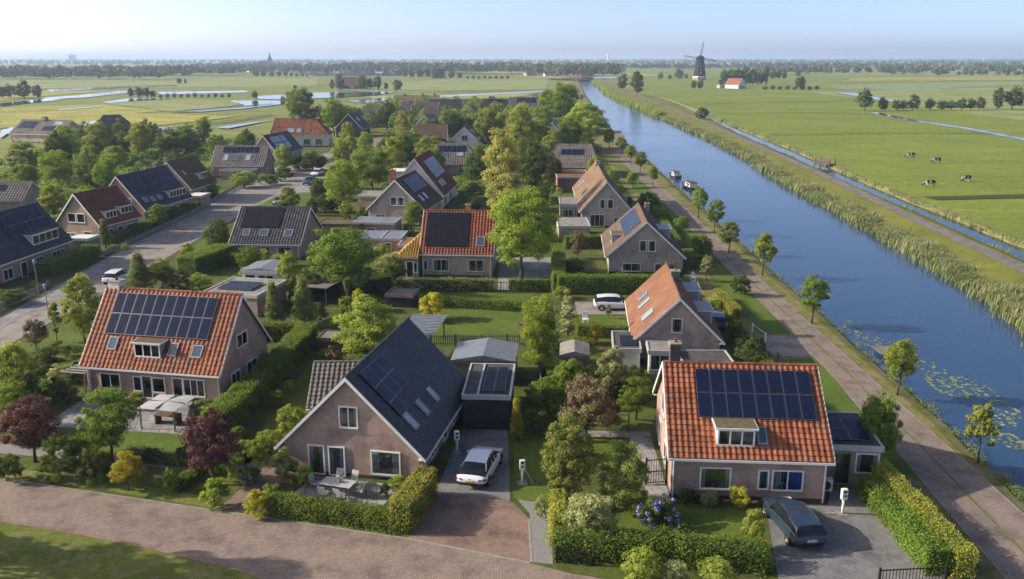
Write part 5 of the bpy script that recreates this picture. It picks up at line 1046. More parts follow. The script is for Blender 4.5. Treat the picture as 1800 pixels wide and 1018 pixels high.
flat('house_annex', 'flat annex with two panels at the left side of the small gable house', (9.72, 71.6, -5.0, 2.4, 4.9, 1.75), 'white_plaster', 'roofing_felt', panels=(-.6, .8, -1.6, .8, 1, 2), cat='annex')
flat('house_annex', 'low flat roof annex in front of the small gable house', (15.8, 68.5, 0, 4.2, 3.4, 1.3), 'brick_grey', 'roofing_felt', cat='annex')
BW = flat('bay_window', 'white bay window with pale roof on the small gable house', (12.15, 69.3, -4.5, 2.0, 2.6, 1.95), 'white_plaster', 'roofing_pale', cat='bay window', win=[('f', -.7, .7, .4, 1.6, 2)])
flat('garage', 'flat-roofed garage with two dark panel groups behind the orange roof', (-27.6, 88.2, -12, 6.2, 6.6, 2.2), 'brick_brown', 'roofing_pale', panels=(-2.2, 1.6, -1.8, 1.2, 4, 2), win=[('f', -2, -.6, .6, 1.6, 2)])
flat('garden_shed', 'garden house with glazed doors and shallow grey roof', (-28.0, 98.2, -8, 4.4, 4.6, 1.95), 'white_plaster', 'zinc', cat='shed', win=[('f', -1.7, -.5, .2, 1.5, 1, 'glass'), ('f', -.2, 1.7, .2, 1.5, 2, 'glass')], pitch=.3)
CP = empty('carport', (-20.3, 90.6, 0), R(-16), 'black open carport with ribbed grey roof beside the broad cypress', 'carport')
for x in (-1.5, 1.5):
    for y in (-1.7, 1.7): MB().box(x - .07, x + .07, y - .07, y + .07, 0, 1.95).build('post', 'dark_wood', CP)
MB().box(-1.45, 1.45, 1.62, 1.7, .05, 1.9).box(-1.5, -1.44, -1.6, 1.6, .05, 1.9).build('back_wall', 'dark_wood', CP)
for i in range(11): MB().box(-1.75 + i * .318, -1.75 + i * .318 + .29, -2, 2, 1.96 + .02 * (i % 2), 2.03 + .02 * (i % 2)).build('roof_slat', 'grey_wood', CP)
flat('garage', 'grey flat-roofed garage behind the broad green tree', (-19.6, 127, -6, 6.2, 4.6, 2.2), 'brick_brown', 'zinc', win=[('f', -1.2, .2, .6, 1.4, 2)])
flat('garage', 'pale flat-roofed garage beside the yellow annex roof', (-17.4, 116.4, -3, 6.0, 5.4, 2.1), 'brick_mauve', 'zinc', win=[('f', .2, 1.6, .1, 1.5, 2, 'glass')], split=.3)
flat('garage', 'low red-tiled outbuilding by the yellow annex roof', (-12.9, 112.6, -3, 3.2, 5, 1.9), 'brick_red', 'tile_rust')
flat('garage', 'brown long outbuilding behind the dark panelled roof', (-24.6, 126, -4, 6.4, 4, 2.1), 'brick_brown', 'tile_brown', trim='brown_wood')
flat('house_annex', 'white flat-roofed extension left of the long sandy roof, upper', (9.2, 143, -2, 3.0, 9, 2.4), 'brick_brown', 'roofing_pale', cat='annex', win=[('f', -1, .8, .4, 1.8, 2)])
flat('house_annex', 'white flat terrace roof before the long sandy roof', (8.8, 126, 0, 4.6, 7.2, 2.1), 'brick_grey', 'roofing_pale', cat='annex')
flat('house_annex', 'flat red-tiled extension in front of the grey hipped roof', (12.2, 181, 0, 6.6, 13, 2.2), 'brick_red', 'tile_rust', cat='annex')
flat('garage', 'pale flat annex at the left foot of the grey brick gable', (-24.4, 153, -8, 3.6, 6, 2.2), 'brick_grey', 'roofing_pale', cat='annex')
flat('garden_shed', 'small grey garden shed with shallow gable roof beside the columnar tree', (5.24, 70.2, -4, 2.5, 3.3, 1.35), 'grey_wood', 'roofing_pale', cat='shed', trim='grey_wood', pitch=.35)
flat('garden_shed', 'low dark shed with weathered plank roof by the ivy fence', (-11.5, 89.4, -8, 3.0, 2.8, 1.3), 'dark_wood', 'grey_wood', cat='shed', trim='grey_wood')
flat('garden_shed', 'low brown timber shed beside the tall clipped hedge', (-15.3, 74.5, -6, 3.4, 2.4, 1.3), 'brown_wood', 'grey_wood', cat='shed', trim='brown_wood')
flat('garden_shed', 'pale green greenhouse roof by the glazed dark house', (-68, 215, 0, 6, 5, 2.2), 'grey_paint', 'roof_glass_pale', cat='greenhouse', pitch=1.2)
flat('garden_shed', 'white flat extension right of the large street tree', (-22.5, 185, 0, 6, 6, 2.4), 'white_plaster', 'white_plaster', cat='shed')
flat('house_porch', 'white flat canopy between the black hipped roof and the red roof', (-56.8, 114.5, 84, 3.0, 3.4, 2.2), 'grey_wood', 'white_plaster', cat='porch')
flat('house_porch', 'white flat porch beside the slate-blue roof', (-54.5, 152.0, 84, 4.0, 3.0, 2.2), 'brick_brown', 'white_plaster', cat='porch')
flat('house_porch', 'brown lean-to roof in front of the grey roof with skylights', (-58.5, 189.3, -2, 7, 4, 2.0), 'brick_brown', 'roofing_felt', cat='porch')
# ------------------------------------------------------------------ vegetation
def unit(v): return v / np.maximum(np.linalg.norm(v, axis=1, keepdims=True), 1e-6)
def leaf_quads(P, N, size, rng, aspect=.62):
    n = len(P); r = unit(rng.normal(size=(n, 3))); t = unit(np.cross(N, r)); b = np.cross(N, t)
    s = (size * rng.uniform(.65, 1.35, n))[:, None]
    k = N * s * .18
    V = np.stack([P + t * s * .5, P + b * s * .5 * aspect + k, P - t * s * .5, P - b * s * .5 * aspect + k], 1).reshape(-1, 3)
    return V, np.arange(4 * n).reshape(-1, 4)
def crown_points(rng, kind, h0, h1, w, ncl, nleaf, rc, fill=.35):
    """clump centres in the crown's volume, leaves on the clumps"""
    C = []; 
    while len(C) < ncl:
        p = rng.uniform(-1, 1, 3); r = np.linalg.norm(p)
        if r > 1 or r < fill * rng.random(): continue
        if r < .55 and rng.random() < .55: continue
        z = (p[2] + 1) / 2
        if kind == 'cone': k = max(.12, (1 - z) * 1.02)
        elif kind == 'column': k = .62 + .38 * math.sin(math.pi * min(1, z * 1.05 + .08))
        elif kind == 'dome': k = math.sqrt(max(.06, 1 - max(0, z - .25) ** 2 / .62)); 
        elif kind == 'egg': k = math.sin(math.pi * min(1, (z * .86 + .12))) ** .7
        else: k = math.sqrt(max(.05, 1 - (2 * z - .9) ** 2 * .8))
        q = p[:2] / max(1e-3, math.sqrt(max(1e-3, 1 - p[2] ** 2))) 
        C.append((q[0] * k * (w / 2 - rc * .7), q[1] * k * (w / 2 - rc * .7), h0 + rc * .5 + z * (h1 - h0 - rc * 1.1)))
    C = np.array(C); per = max(4, nleaf // ncl)
    cr = rc * rng.uniform(.5, 1.15, len(C)); ctr = np.array([0, 0, h0 + (h1 - h0) * .45])
    P = np.repeat(C, per, 0); R_ = np.repeat(cr, per); d = unit(rng.normal(size=(len(P), 3)))
    P2 = P + d * (R_ * rng.uniform(.3, 1.08, len(P)) ** .6)[:, None] * np.array([1.05, 1.05, .68])
    out = unit(P2 - ctr) 
    N = unit(d * 1.1 + out * .45 + np.array([0, 0, .3]) + rng.normal(size=P.shape) * .38)
    cv = np.repeat(rng.random(len(C)), per); lv = np.clip(.05 + cv * .5 + rng.random(len(P)) * .45 + .22 * d[:, 2], 0, 1)  # leaf tone rises towards each clump's top, a highlight put into the colour
    return P2, N, lv, C
SPEC = {  # kind: crown shape, crown base fraction, leaf material, clumps, leaves, clump radius fraction of width, trunk?
    'maple': ('round', .16, 'leaf_green', 90, 9000, .13, 1), 'maple2': ('round', .14, 'leaf_bright', 100, 10500, .12, 1),
    'light': ('egg', .10, 'leaf_light', 90, 8500, .12, 1), 'yellow': ('round', .12, 'leaf_yellow', 45, 4200, .16, 1),
    'plum': ('round', .22, 'leaf_purple', 75, 7500, .13, 1), 'dusky': ('round', .12, 'leaf_dusky', 60, 6000, .14, 1),
    'olive': ('egg', .08, 'leaf_olive', 95, 9500, .12, 1), 'greytree': ('egg', .18, 'leaf_grey', 55, 4200, .13, 1), 'greyshrub': ('column', .04, 'leaf_grey', 40, 3200, .2, 1),
    'dark': ('round', .06, 'leaf_dark', 75, 6500, .14, 1), 'column': ('column', .07, 'leaf_bright', 95, 8500, .17, 1),
    'poplar': ('column', .05, 'leaf_poplar', 120, 10500, .16, 1), 'conifer': ('cone', .03, 'leaf_cypress', 110, 9000, .15, 1), 'spire': ('cone', .02, 'leaf_yellow', 60, 5000, .2, 1),
    'lolly': ('round', .27, 'leaf_bright', 60, 6000, .15, 1), 'lolly2': ('round', .27, 'leaf_green', 64, 6200, .14, 1), 'lolly3': ('egg', .25, 'leaf_bright', 52, 4800, .14, 1), 'lolly4': ('egg', .27, 'leaf_olive', 40, 2600, .14, 1),
    'sparse': ('egg', .28, 'leaf_light', 26, 1500, .14, 1), 'sapling': ('egg', .2, 'leaf_olive', 20, 1500, .2, 1), 'sprig': ('dome', .04, 'leaf_bright', 26, 1500, .16, 1),
    'shrub': ('dome', 0, 'leaf_green', 55, 5200, .15, 0), 'shrub_light': ('dome', 0, 'leaf_light', 50, 4600, .15, 0), 'shrub_dark': ('dome', 0, 'leaf_dark', 60, 5600, .15, 0),
    'shrub_grey': ('dome', 0, 'leaf_grey', 50, 4200, .15, 0), 'shrub_olive': ('dome', 0, 'leaf_olive', 75, 7500, .13, 0), 'shrub_yellow': ('dome', 0, 'leaf_yellow', 36, 3400, .17, 0),
    'shrub_purple': ('dome', 0, 'leaf_dusky', 40, 3600, .16, 0), 'lilac': ('dome', 0, 'leaf_green', 36, 2600, .16, 0), 'hydrangea': ('dome', 0, 'leaf_dark', 40, 3000, .15, 0),
    'far': ('round', .05, 'leaf_far', 46, 1500, .17, 1), 'farpoplar': ('egg', .08, 'leaf_far', 60, 2200, .17, 1)}
PROTO = {}
def proto(kind, var):
    if (kind, var) in PROTO: return PROTO[(kind, var)]
    hs = [v[3] for v in VEG + FARTREES if v[0] == kind]; ws = [v[4] for v in VEG + FARTREES if v[0] == kind]
    H0, W0 = float(np.mean(hs)), float(np.mean(ws)); shape, b0, mat, ncl, nl, rc, tr_ = SPEC[kind]
    nl = int(nl * 1.5); ncl = int(ncl * 1.35); rc *= .88
    rng = np.random.default_rng(100 * list(SPEC).index(kind) + var)
    rcl = rc * min(W0, (H0 * (1 - b0))) ; P, N, lv, C = crown_points(rng, shape, b0 * H0, H0, W0, ncl, nl, rcl)
    P[:, 2] = np.maximum(P[:, 2], .03)
    area = 3.14 * W0 * (H0 * (1 - b0)) * .9; size = math.sqrt(area * 2.3 / (len(P) * .5))
    V, F_ = leaf_quads(P, N, size, rng)
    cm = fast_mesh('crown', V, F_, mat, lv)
    extra = None
    if kind in ('hydrangea', 'lilac'):
        sel = rng.choice(len(C), 60 if kind == 'hydrangea' else 40); fp = []; 
        for i in sel:
            o_ = unit((C[i] - np.array([0, 0, H0 * .3]))[None])[0]; fp.append(C[i] + o_ * rcl * .95)
        fp = np.array(fp); cp = np.repeat(fp, 16, 0); d = unit(rng.normal(size=cp.shape))
        V2, F2 = leaf_quads(cp + d * W0 * .045, d, W0 * .05, rng, 1.0); extra = fast_mesh('blossom', V2, F2, 'flower_blue' if kind == 'hydrangea' else 'flower_lilac', rng.random(len(cp)))
    tm = None
    if tr_:
        mb = MB(); r0 = max(.035, W0 * .026) if kind not in ('poplar', 'column', 'conifer', 'spire') else W0 * .05
        bend = rng.normal(0, W0 * .02, 2); top = H0 * (b0 + (1 - b0) * (.55 if shape not in ('cone', 'column') else .85))
        tp = [(0, 0, -.05), (bend[0] * .3, bend[1] * .3, H0 * max(b0, .05) * .6), (bend[0], bend[1], H0 * (b0 + .06)), (bend[0] * 1.5, bend[1] * 1.5, top)]
        mb.tube(tp, [r0 * 1.25, r0, r0 * .85, r0 * .25], 7)
        for i in rng.choice(len(C), min(len(C), 12), replace=False):
            zc = H0 * (b0 + rng.uniform(.02, .3)); s_ = Vector((bend[0], bend[1], min(zc, C[i][2] * .8))); e_ = Vector(C[i])
            mb.tube([s_, s_.lerp(e_, .5) + Vector((0, 0, -.06 * W0)), e_], [r0 * .5, r0 * .3, r0 * .1], 5)
        tm = mb.mesh('trunk', 'bark', True)
    PROTO[(kind, var)] = (H0, W0, cm, tm, extra); return PROTO[(kind, var)]
TR = random.Random(3)
SHRUBN = ('shrub', 'lilac', 'hydrangea')
def plant(kind, X, Y, h, wd, label, group='', var=None):
    v = var if var is not None else TR.randrange(4 if kind in ('far', 'shrub', 'shrub_dark', 'maple', 'light') else 2)
    H0, W0, cm, tm, ex = proto(kind, v); bush = kind.startswith(SHRUBN)
    s = (wd / W0, wd / W0 * TR.uniform(.9, 1.1), h / H0); rz = TR.uniform(0, 6.28)
    nm = {'hydrangea': 'hydrangea_bush', 'lilac': 'lilac_bush'}.get(kind, 'bush' if bush else 'tree')
    if bush and not ex:
        o = link(nm, cm); o.location = (X, Y, 0); o.scale = s; o.rotation_euler = (0, 0, rz)
        return tag(o, label, 'bush', group or None)
    t = empty(nm, (X, Y, 0), rz, label, 'bush' if bush else 'tree', group or None); t.scale = s
    link('crown', cm, t)
    if tm: link('trunk', tm, t)
    if ex: link('blossom', ex, t)
    return t
for v in VEG: plant(*v)
ORD = ['first', 'second', 'third', 'fourth', 'fifth', 'sixth', 'seventh', 'eighth', 'ninth', 'tenth', 'eleventh', 'twelfth']
for v in FARTREES:
    same = sorted((u for u in FARTREES if u[5] == v[5]), key=lambda u: u[1] / u[2])
    plant(*v[:5], v[5] if len(same) == 1 else ORD[same.index(v)] + ' from the left, ' + v[5], v[6])
# trees standing outside the frame on the near side of the road; their shade reaches the lawn and road
for i, (x, y, hh, ww, kd) in enumerate([(-44, 45.0, 7.5, 4.0, 'sparse'), (-37.5, 42.0, 7, 3.6, 'lolly4'), (-34.5, 40.3, 12.5, 4.6, 'lolly4'), (-36, 36.0, 7, 3.6, 'sparse'), (-32, 29.0, 6.5, 4, 'sparse')]):
    plant(kd, x, y, hh, ww, ('first', 'second', 'third', 'fourth', 'fifth')[i] + ' roadside tree shading the front lawn, counted from the left', 'roadside trees shading the front lawn')
# garden bushes and small trees filling the plots between the houses
FOOT = []
for o in bpy.data.objects:
    if o.parent is None and o.get('category') in ('house', 'garage', 'annex', 'shed', 'porch', 'carport', 'greenhouse', 'bay window'):
        for c in o.children:
            if c.name.startswith('wall') and c.type == 'MESH':
                bb = [Vector(q) for q in c.bound_box]; FOOT.append((o.location.copy(), o.rotation_euler.z, min(b.x for b in bb) - .9, max(b.x for b in bb) + .9, min(b.y for b in bb) - .9, max(b.y for b in bb) + .9))
def blocked(x, y, m=0):
    for l, rz, x0, x1, y0, y1 in FOOT:
        dx, dy = x - l.x, y - l.y; c, s = math.cos(-rz), math.sin(-rz); u, v = dx * c - dy * s, dx * s + dy * c
        if x0 - m < u < x1 + m and y0 - m < v < y1 + m: return True
    for X0, X1, Y0, Y1 in ((-8.2, 2, 75.5, 89), (4.8, 16.5, 84.5, 91), (5.5, 12.5, 78.5, 85), (-57.5, -43, 50, 150), (-59, -42, 150, 240), (21, 60, 0, 400), (-44.5, -36, 150, 198), (-12.5, 2.5, 89.5, 94.5), (-2, 5.2, 95, 112), (-52, -28, 240, 300)):
        if X0 - m < x < X1 + m and Y0 - m < y < Y1 + m: return True
    return False
HN_ = {HA: 'the left orange panelled roof', HB: 'the black-roofed gable house', HC: 'the right front house', HD: 'the small rusty gable house', HE: 'the brown panelled gable house', HF: 'the long sandy roof', HH: 'the red panelled roof', HI: 'the dark glossy roof', HJ: 'the grey brick gable',
       HJ2: 'the white-sided red roof', HK: 'the black hipped house', HL: 'the bright red house', HM: 'the slate-blue house', HN: 'the mossy olive roof', HO: 'the grey skylight roof', HG: 'the grey hipped roof', HY2: 'the brown hipped roof', HP: 'the glazed dark roof', HT_: 'the ribbed outbuilding', HQ: 'the orange hipped roof'}
FILL = {}
def fill_note(kd, x, y, hh, wd, word):
    k = min(HN_, key=lambda h: (h.location.x - x) ** 2 + (h.location.y - y) ** 2); dx, dy = x - k.location.x, y - k.location.y
    rel = ('behind' if dy > 0 else 'before') if abs(dy) > abs(dx) else ('to the right of' if dx > 0 else 'to the left of')
    FILL.setdefault((word, rel, HN_[k]), []).append((math.hypot(dx, dy), kd, x, y, hh, wd))
KW = {'shrub': 'green bush', 'shrub_dark': 'dark green bush', 'shrub_light': 'pale green bush', 'shrub_grey': 'greyish bush', 'shrub_purple': 'brownish bush', 'maple': 'small green tree', 'dark': 'small dark tree', 'light': 'small pale tree'}
#        x range, y range, bushes, trees, scale
zones = [((-40, 19), (112, 175), 80, 22, 1.1), ((-36, -12), (70, 112), 42, 5, .95), ((16.5, 24), (60, 175), 40, 8, .85), ((2.8, 8.4), (52, 76), 18, 0, .75), ((-42, -33), (55, 72), 12, 2, .9), ((-20, -15), (49, 75), 12, 0, .7),
         ((-44, 24), (175, 250), 0, 32, 1.7), ((-44, 24), (250, 300), 0, 22, 2.2), ((-128, -66), (88, 270), 0, 42, 2.0), ((-95, -64), (88, 150), 20, 0, 1.2)]
for (xa, xb), (ya, yb), nb, ntr, sc in zones:
    for want, trees in ((nb, False), (ntr, True)):
        k = 0; tries = 0
        while k < want and tries < want * 14:
            tries += 1; x, y = TR.uniform(xa, xb), TR.uniform(ya, yb)
            kd = TR.choices(['maple', 'dark', 'light'], (4, 3, 3))[0] if trees else TR.choices(['shrub', 'shrub_dark', 'shrub_light', 'shrub_grey', 'shrub_purple'], (5, 5, 4, 2, 1))[0]
            if blocked(x, y, .8 if trees else 0): continue
            wd = TR.uniform(1.2, 2.8) * sc * (1.35 if trees else 1); hh = wd * (TR.uniform(.6, .95) if not trees else TR.uniform(1.1, 1.45))
            fill_note(kd, x, y, hh, wd, KW[kd]); k += 1
NTH = ['nearest', 'second nearest', 'third nearest', 'fourth nearest', 'fifth nearest', 'sixth nearest', 'seventh nearest', 'eighth nearest', 'ninth nearest', 'tenth nearest'] + ['%dth nearest' % i for i in range(11, 60)]
for (word, rel, hn), items in FILL.items():
    for i, (d, kd, x, y, hh, wd) in enumerate(sorted(items)):
        plant(kd, x, y, hh, wd, (NTH[i] + ' ' if len(items) > 1 else '') + word + ' ' + rel + ' ' + hn, 'garden trees and bushes among the houses')
# low shrubbery of the farther gardens, too far off to tell apart
def shrubbery(label, xr, yr, n, s0, s1):
    P, N, lv = [], [], []; rng = np.random.default_rng(n)
    for _ in range(n):
        x, y = rng.uniform(*xr), rng.uniform(*yr)
        if blocked(x, y): continue
        r = rng.uniform(s0, s1); d = unit(rng.normal(size=(130, 3))); d[:, 2] = np.abs(d[:, 2])
        q = np.array([x, y, 0]) + d * np.array([r, r, r * rng.uniform(.8, 1.3)]) * rng.uniform(.7, 1.08, (130, 1)); q[:, 2] += .05
        P.append(q); N.append(unit(d + rng.normal(size=d.shape) * .45)); lv.append(np.clip(rng.uniform(.1, .9) + rng.normal(0, .2, 130), 0, 1))
    P, N, lv = np.concatenate(P), np.concatenate(N), np.concatenate(lv); V, F_ = leaf_quads(P, N, .42, rng, .75)
    tag(link('shrubbery', fast_mesh('shrubbery', V, F_, 'leaf_green', lv)), label, 'shrubbery', kind='stuff')
shrubbery('shrubbery of the farther village gardens', (-44, 24), (170, 420), 420, .9, 2.1)
shrubbery('shrubbery of the gardens left of the street', (-130, -66), (95, 270), 560, .8, 2.0)
# ---- clipped hedges
HRNG = np.random.default_rng(8)
def hedge(label, pts, h, wd, mat='leaf_hedge', core='leaf_dark', dens=150, rough=.09, size=.12, group=None, name='hedge'):
    root = empty(name, (pts[0][0], pts[0][1], 0), 0, label, 'hedge', group)
    Ps, Ns, LV = [], [], []; cb = MB(); ox, oy = pts[0]
    for a, b in zip(pts, pts[1:]):
        A, B_ = np.array([a[0] - ox, a[1] - oy]), np.array([b[0] - ox, b[1] - oy]); ln = np.linalg.norm(B_ - A); t = (B_ - A) / ln; nn = np.array([-t[1], t[0]])
        e = wd * .5; q = .1
        c4 = [A - t * (e - q) * .6 + nn * (e - q), A - t * (e - q) * .6 - nn * (e - q), B_ + t * (e - q) * .6 - nn * (e - q), B_ + t * (e - q) * .6 + nn * (e - q)]
        cb.prism([(p[0], p[1], 0.0) for p in c4], (0, 0, h - q))
        L_ = ln + e * 1.2
        for (ua, va, faceN, area) in (('top', 0, (0, 0, 1), L_ * wd), ('s1', 0, (nn[0], nn[1], 0), L_ * h), ('s2', 0, (-nn[0], -nn[1], 0), L_ * h), ('e1', 0, (-t[0], -t[1], 0), wd * h), ('e2', 0, (t[0], t[1], 0), wd * h)):
            n = int(area * dens); 
            if n < 1: continue
            u = HRNG.uniform(-e * .6, ln + e * .6, n); s = HRNG.uniform(-e, e, n); z = HRNG.uniform(.02, h, n)
            if ua == 'top': z = np.full(n, h)
            elif ua == 's1': s = np.full(n, e)
            elif ua == 's2': s = np.full(n, -e)
            elif ua == 'e1': u = np.full(n, -e * .6)
            else: u = np.full(n, ln + e * .6)
            P = np.stack([A[0] + t[0] * u + nn[0] * s, A[1] + t[1] * u + nn[1] * s, z], 1)
            N0 = np.array(faceN)
            lump = np.sin(u * 2.1 + s * 1.3 + z * 1.7) * np.sin(u * .83 + z * 2.3 + 1)
            P += N0 * (HRNG.normal(0, rough, n) + lump * rough * .9)[:, None]; P[:, 2] = np.maximum(P[:, 2], .02)
            Ps.append(P); Ns.append(unit(N0 + HRNG.normal(size=(n, 3)) * .55)); LV.append(np.clip(.45 + lump * .2 + HRNG.normal(0, .22, n), 0, 1))
    cb.build('hedge_core', core, root)
    P, N, lv = np.concatenate(Ps), np.concatenate(Ns), np.concatenate(LV)
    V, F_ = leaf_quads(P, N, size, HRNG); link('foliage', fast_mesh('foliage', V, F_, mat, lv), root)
    return root
hedge('low clipped hedge along the road before the brick patio', [(-13.5, 45.3), (-6.3, 43.5)], 1.05, .95, 'leaf_hedge', dens=260, size=.11)
hedge('taller golden-green hedge between patio and brick drive', [(-6.0, 43.35), (-5.1, 47.3)], 1.75, 1.15, 'leaf_gold_hedge', dens=260, size=.11)
hedge('tall clipped hedge between the orange-roofed and black-roofed houses', [(-20.3, 56.3), (-19.7, 60.5), (-19.2, 66.3), (-18.6, 76.4)], 1.75, 1.6, 'leaf_hedge', dens=170)
hedge('short hedge turning the corner at the top of the tall hedge', [(-22.5, 77), (-19.4, 77.2)], 1.6, 1.2)
hedge('loose front hedge below the blue hydrangea', [(2.6, 41.1), (7.5, 40.6), (12.4, 39.8)], 1.15, 1.3, 'leaf_green', dens=230, rough=.17, size=.13)
hedge('narrow golden hedge end beside the gravel strip', [(2.5, 42.2), (2.65, 46.0)], 1.35, .7, 'leaf_gold_hedge', dens=230, rough=.1)
hedge('inner clipped hedge along the grey drive, far taller half', [(20.9, 47.3), (21.1, 43.6)], 1.25, .95, 'leaf_hedge', dens=230, size=.11)
hedge('inner clipped hedge along the grey drive, near half', [(21.15, 43.1), (21.15, 39.3)], 1.45, 1.1, 'leaf_hedge', dens=260, size=.11)
hedge('outer golden-topped hedge beside the canal path', [(22.1, 49.4), (22.35, 44.0), (22.45, 39.0)], 1.5, .95, 'leaf_gold_hedge', 'leaf_hedge', dens=260, size=.11)
hedge('low hedge across the sunny lawn', [(-7.4, 88.6), (2.4, 86.6)], .95, 1.0)
hedge('ivy-covered grey fence before the red panelled house', [(-12.6, 94.9), (-2.2, 94.9)], 1.35, .7, 'leaf_grey', rough=.12)
hedge('ivy-covered fence panel under the large bright maple', [(-.2, 94.6), (4.2, 94.4)], 1.4, .5, 'leaf_green', rough=.1)
hedge('tall dark hedge behind the white hatchback', [(5.4, 93.9), (15.6, 93.9)], 2.0, 1.2, 'leaf_hedge')
hedge('clipped hedge running back from the hatchback drive', [(5.2, 95.2), (5.9, 110)], 1.9, 1.3, 'leaf_hedge')
hedge('hedge left of the brown panelled house', [(7.5, 117.5), (13, 118.5)], 1.7, 1.2, 'leaf_green')
hedge('big clipped hedge before the black hipped house', [(-55.3, 101.8), (-54.6, 111.5)], 1.7, 2.0, 'leaf_hedge')
hedge('clipped hedge before the bright red house', [(-55.4, 121), (-54.6, 133)], 1.3, 2.0, 'leaf_green')
hedge('clipped hedge before the slate-blue house', [(-54.8, 140), (-54.4, 152)], 1.3, 2.0, 'leaf_green')
hedge('tall square hedge at the left street corner', [(-38.6, 103), (-36.8, 109.5)], 2.1, 2.6, 'leaf_hedge')
hedge('hedge before the dark glossy pantile roof', [(-36, 107.6), (-28, 107.0)], 1.4, 1.2, 'leaf_green')
hedge('short golden hedge by the canal path', [(22.0, 91), (22.2, 84)], 1.1, .9, 'leaf_gold_hedge')
hedge('green hedge beside the path crossing', [(20.8, 71), (21.4, 60.5)], 1.0, .9, 'leaf_hedge')
hedge('short hedge beside the small lawn of the white hatchback', [(6.3, 78.3), (11.5, 77.8)], 1.1, .8, 'leaf_green')
hedge('hedge behind the long canal-side garden', [(22.4, 118), (24.2, 150)], 1.2, 1.1, 'leaf_hedge')
hedge('hedge in front of the far brick extension', [(7, 155), (12, 155)], 1.5, 1.2, 'leaf_light')
hedge('low dark border hedge behind the yellow roadside tree', [(-24.6, 52.6), (-20.6, 51.2)], .6, .8, 'leaf_grey')
hedge('small clipped border near the leafy sapling', [(-20.2, 47.8), (-19.4, 50.6)], .55, .6, 'leaf_green')
hedge('tall dark hedge beside the broad green tree', [(-17.5, 93), (-14.2, 95.6)], 1.6, 1.5, 'leaf_dark')
# ---- reeds along the far bank, water plants
RN = np.random.default_rng(21)
def reeds(name, label, xs, y0, y1, n, h, wdt, mat='leaf_reed', off=0.0):
    y = y0 + (y1 - y0) * RN.random(n) ** 1.7; x0 = np.array([ip(v, xs) for v in y]) 
    clump = np.sin(y * .55) * .5 + np.sin(y * .21 + 2) * .6 + np.sin(y * 1.7) * .25
    x = x0 + off + RN.normal(0, .33, n) * wdt + clump * .3
    hh = h * (1 + .30 * clump) * RN.uniform(.6, 1.15, n); hh = np.maximum(hh, h * .35); sz = .035 + y * .0004
    z0 = np.full(n, -.5); lean = RN.normal(0, .16, (n, 2)) * hh[:, None] + np.array([.10, -.03]) * hh[:, None]
    a = RN.uniform(0, 3.14, n); dx, dy = np.cos(a) * sz, np.sin(a) * sz
    V = np.stack([np.stack([x - dx, y - dy, z0], 1), np.stack([x + dx, y + dy, z0], 1), np.stack([x + lean[:, 0] * .45 + dx, y + lean[:, 1] * .45 + dy, z0 + hh * .62], 1), np.stack([x + lean[:, 0], y + lean[:, 1], z0 + hh], 1)], 1).reshape(-1, 3)
    o = link(name, fast_mesh(name, V, np.arange(4 * n).reshape(-1, 4), mat, np.clip(.4 + .25 * clump + RN.normal(0, .25, n), 0, 1))); tag(o, label, 'reeds', kind='stuff'); return o
reeds('reeds', 'tall pale reeds along the far canal bank', XR, 55, 420, 85000, 1.25, 2.8, off=1.6)
reeds('reeds', 'low green reeds at the foot of the far bank', XR, 55, 420, 12000, .6, 1.0, 'leaf_hedge', off=.3)
reeds('reeds', 'distant reeds where the canal bends', XR, 400, 1000, 9000, 2.3, 3.0, 'leaf_olive', off=1)
reeds('reeds', 'dry reeds along the pasture ditch', DRX, 90, 420, 14000, .75, .8, off=.6)
reeds('reeds', 'short reeds along the dike side of the ditch', DLX, 90, 420, 3000, .6, .6, 'leaf_olive', off=-.4)
def bank_plants(n):
    y = 44 + 200 * RN.random(n) ** 1.5; cl = np.sin(y * 1.3) * np.sin(y * .37 + 1) + .6 * np.sin(y * 2.9)
    keep = cl > -.25; y = y[keep]; cl = cl[keep]; n = len(y); x = np.array([ip(v, XL) for v in y]) + RN.normal(-.15, .3, n) + .15 * cl
    P = np.stack([x, y, -.42 + np.abs(RN.normal(0, .17, n)) * (1 + .5 * cl) + np.clip((np.array([ip(v, XL) for v in y]) - x) * .25, 0, .3)], 1)
    V, F_ = leaf_quads(P, unit(np.array([0, -.2, .6]) + RN.normal(size=(n, 3)) * .6), .17, RN, .4)
    tag(link('waterside_plants', fast_mesh('waterside_plants', V, F_, 'leaf_olive', np.clip(.5 + .2 * cl + RN.normal(0, .25, n), 0, 1))), 'low waterside plants along the near canal bank', 'plants', kind='stuff')
bank_plants(9000)
def pads(label, spots):
    V, F_, lv = [], [], []
    for (cx, cy_, rx, ry, n) in spots:
        for _ in range(int(n * .65)):
            r = math.sqrt(RN.random()); t = RN.uniform(0, 6.28); x, y = cx + rx * r * math.cos(t) + .25 * math.sin(3 * r * ry), cy_ + ry * r * math.sin(t); rad = RN.uniform(.07, .17); k = len(V); a0 = RN.uniform(0, 6.28)
            V.append((x, y, -.436))
            for j in range(7): q = a0 + j * 5.9 / 6; V.append((x + rad * math.cos(q), y + rad * math.sin(q), -.436 + RN.normal(0, .004)))
            for j in range(6): F_.append((k, k + 1 + j, k + 2 + j)); 
            lv += [RN.random()] * 6
    o = link('lily_pads', fast_mesh('lily_pads', V, F_, 'leaf_lily', lv)); return tag(o, label, 'lily pads', kind='stuff')
pads('lily pads floating beside the wooden jetty', [(33.4, 80, 1.1, 5, 170), (34.6, 75, 1.3, 3.4, 150), (35.6, 71.5, 1.0, 2.4, 90)])
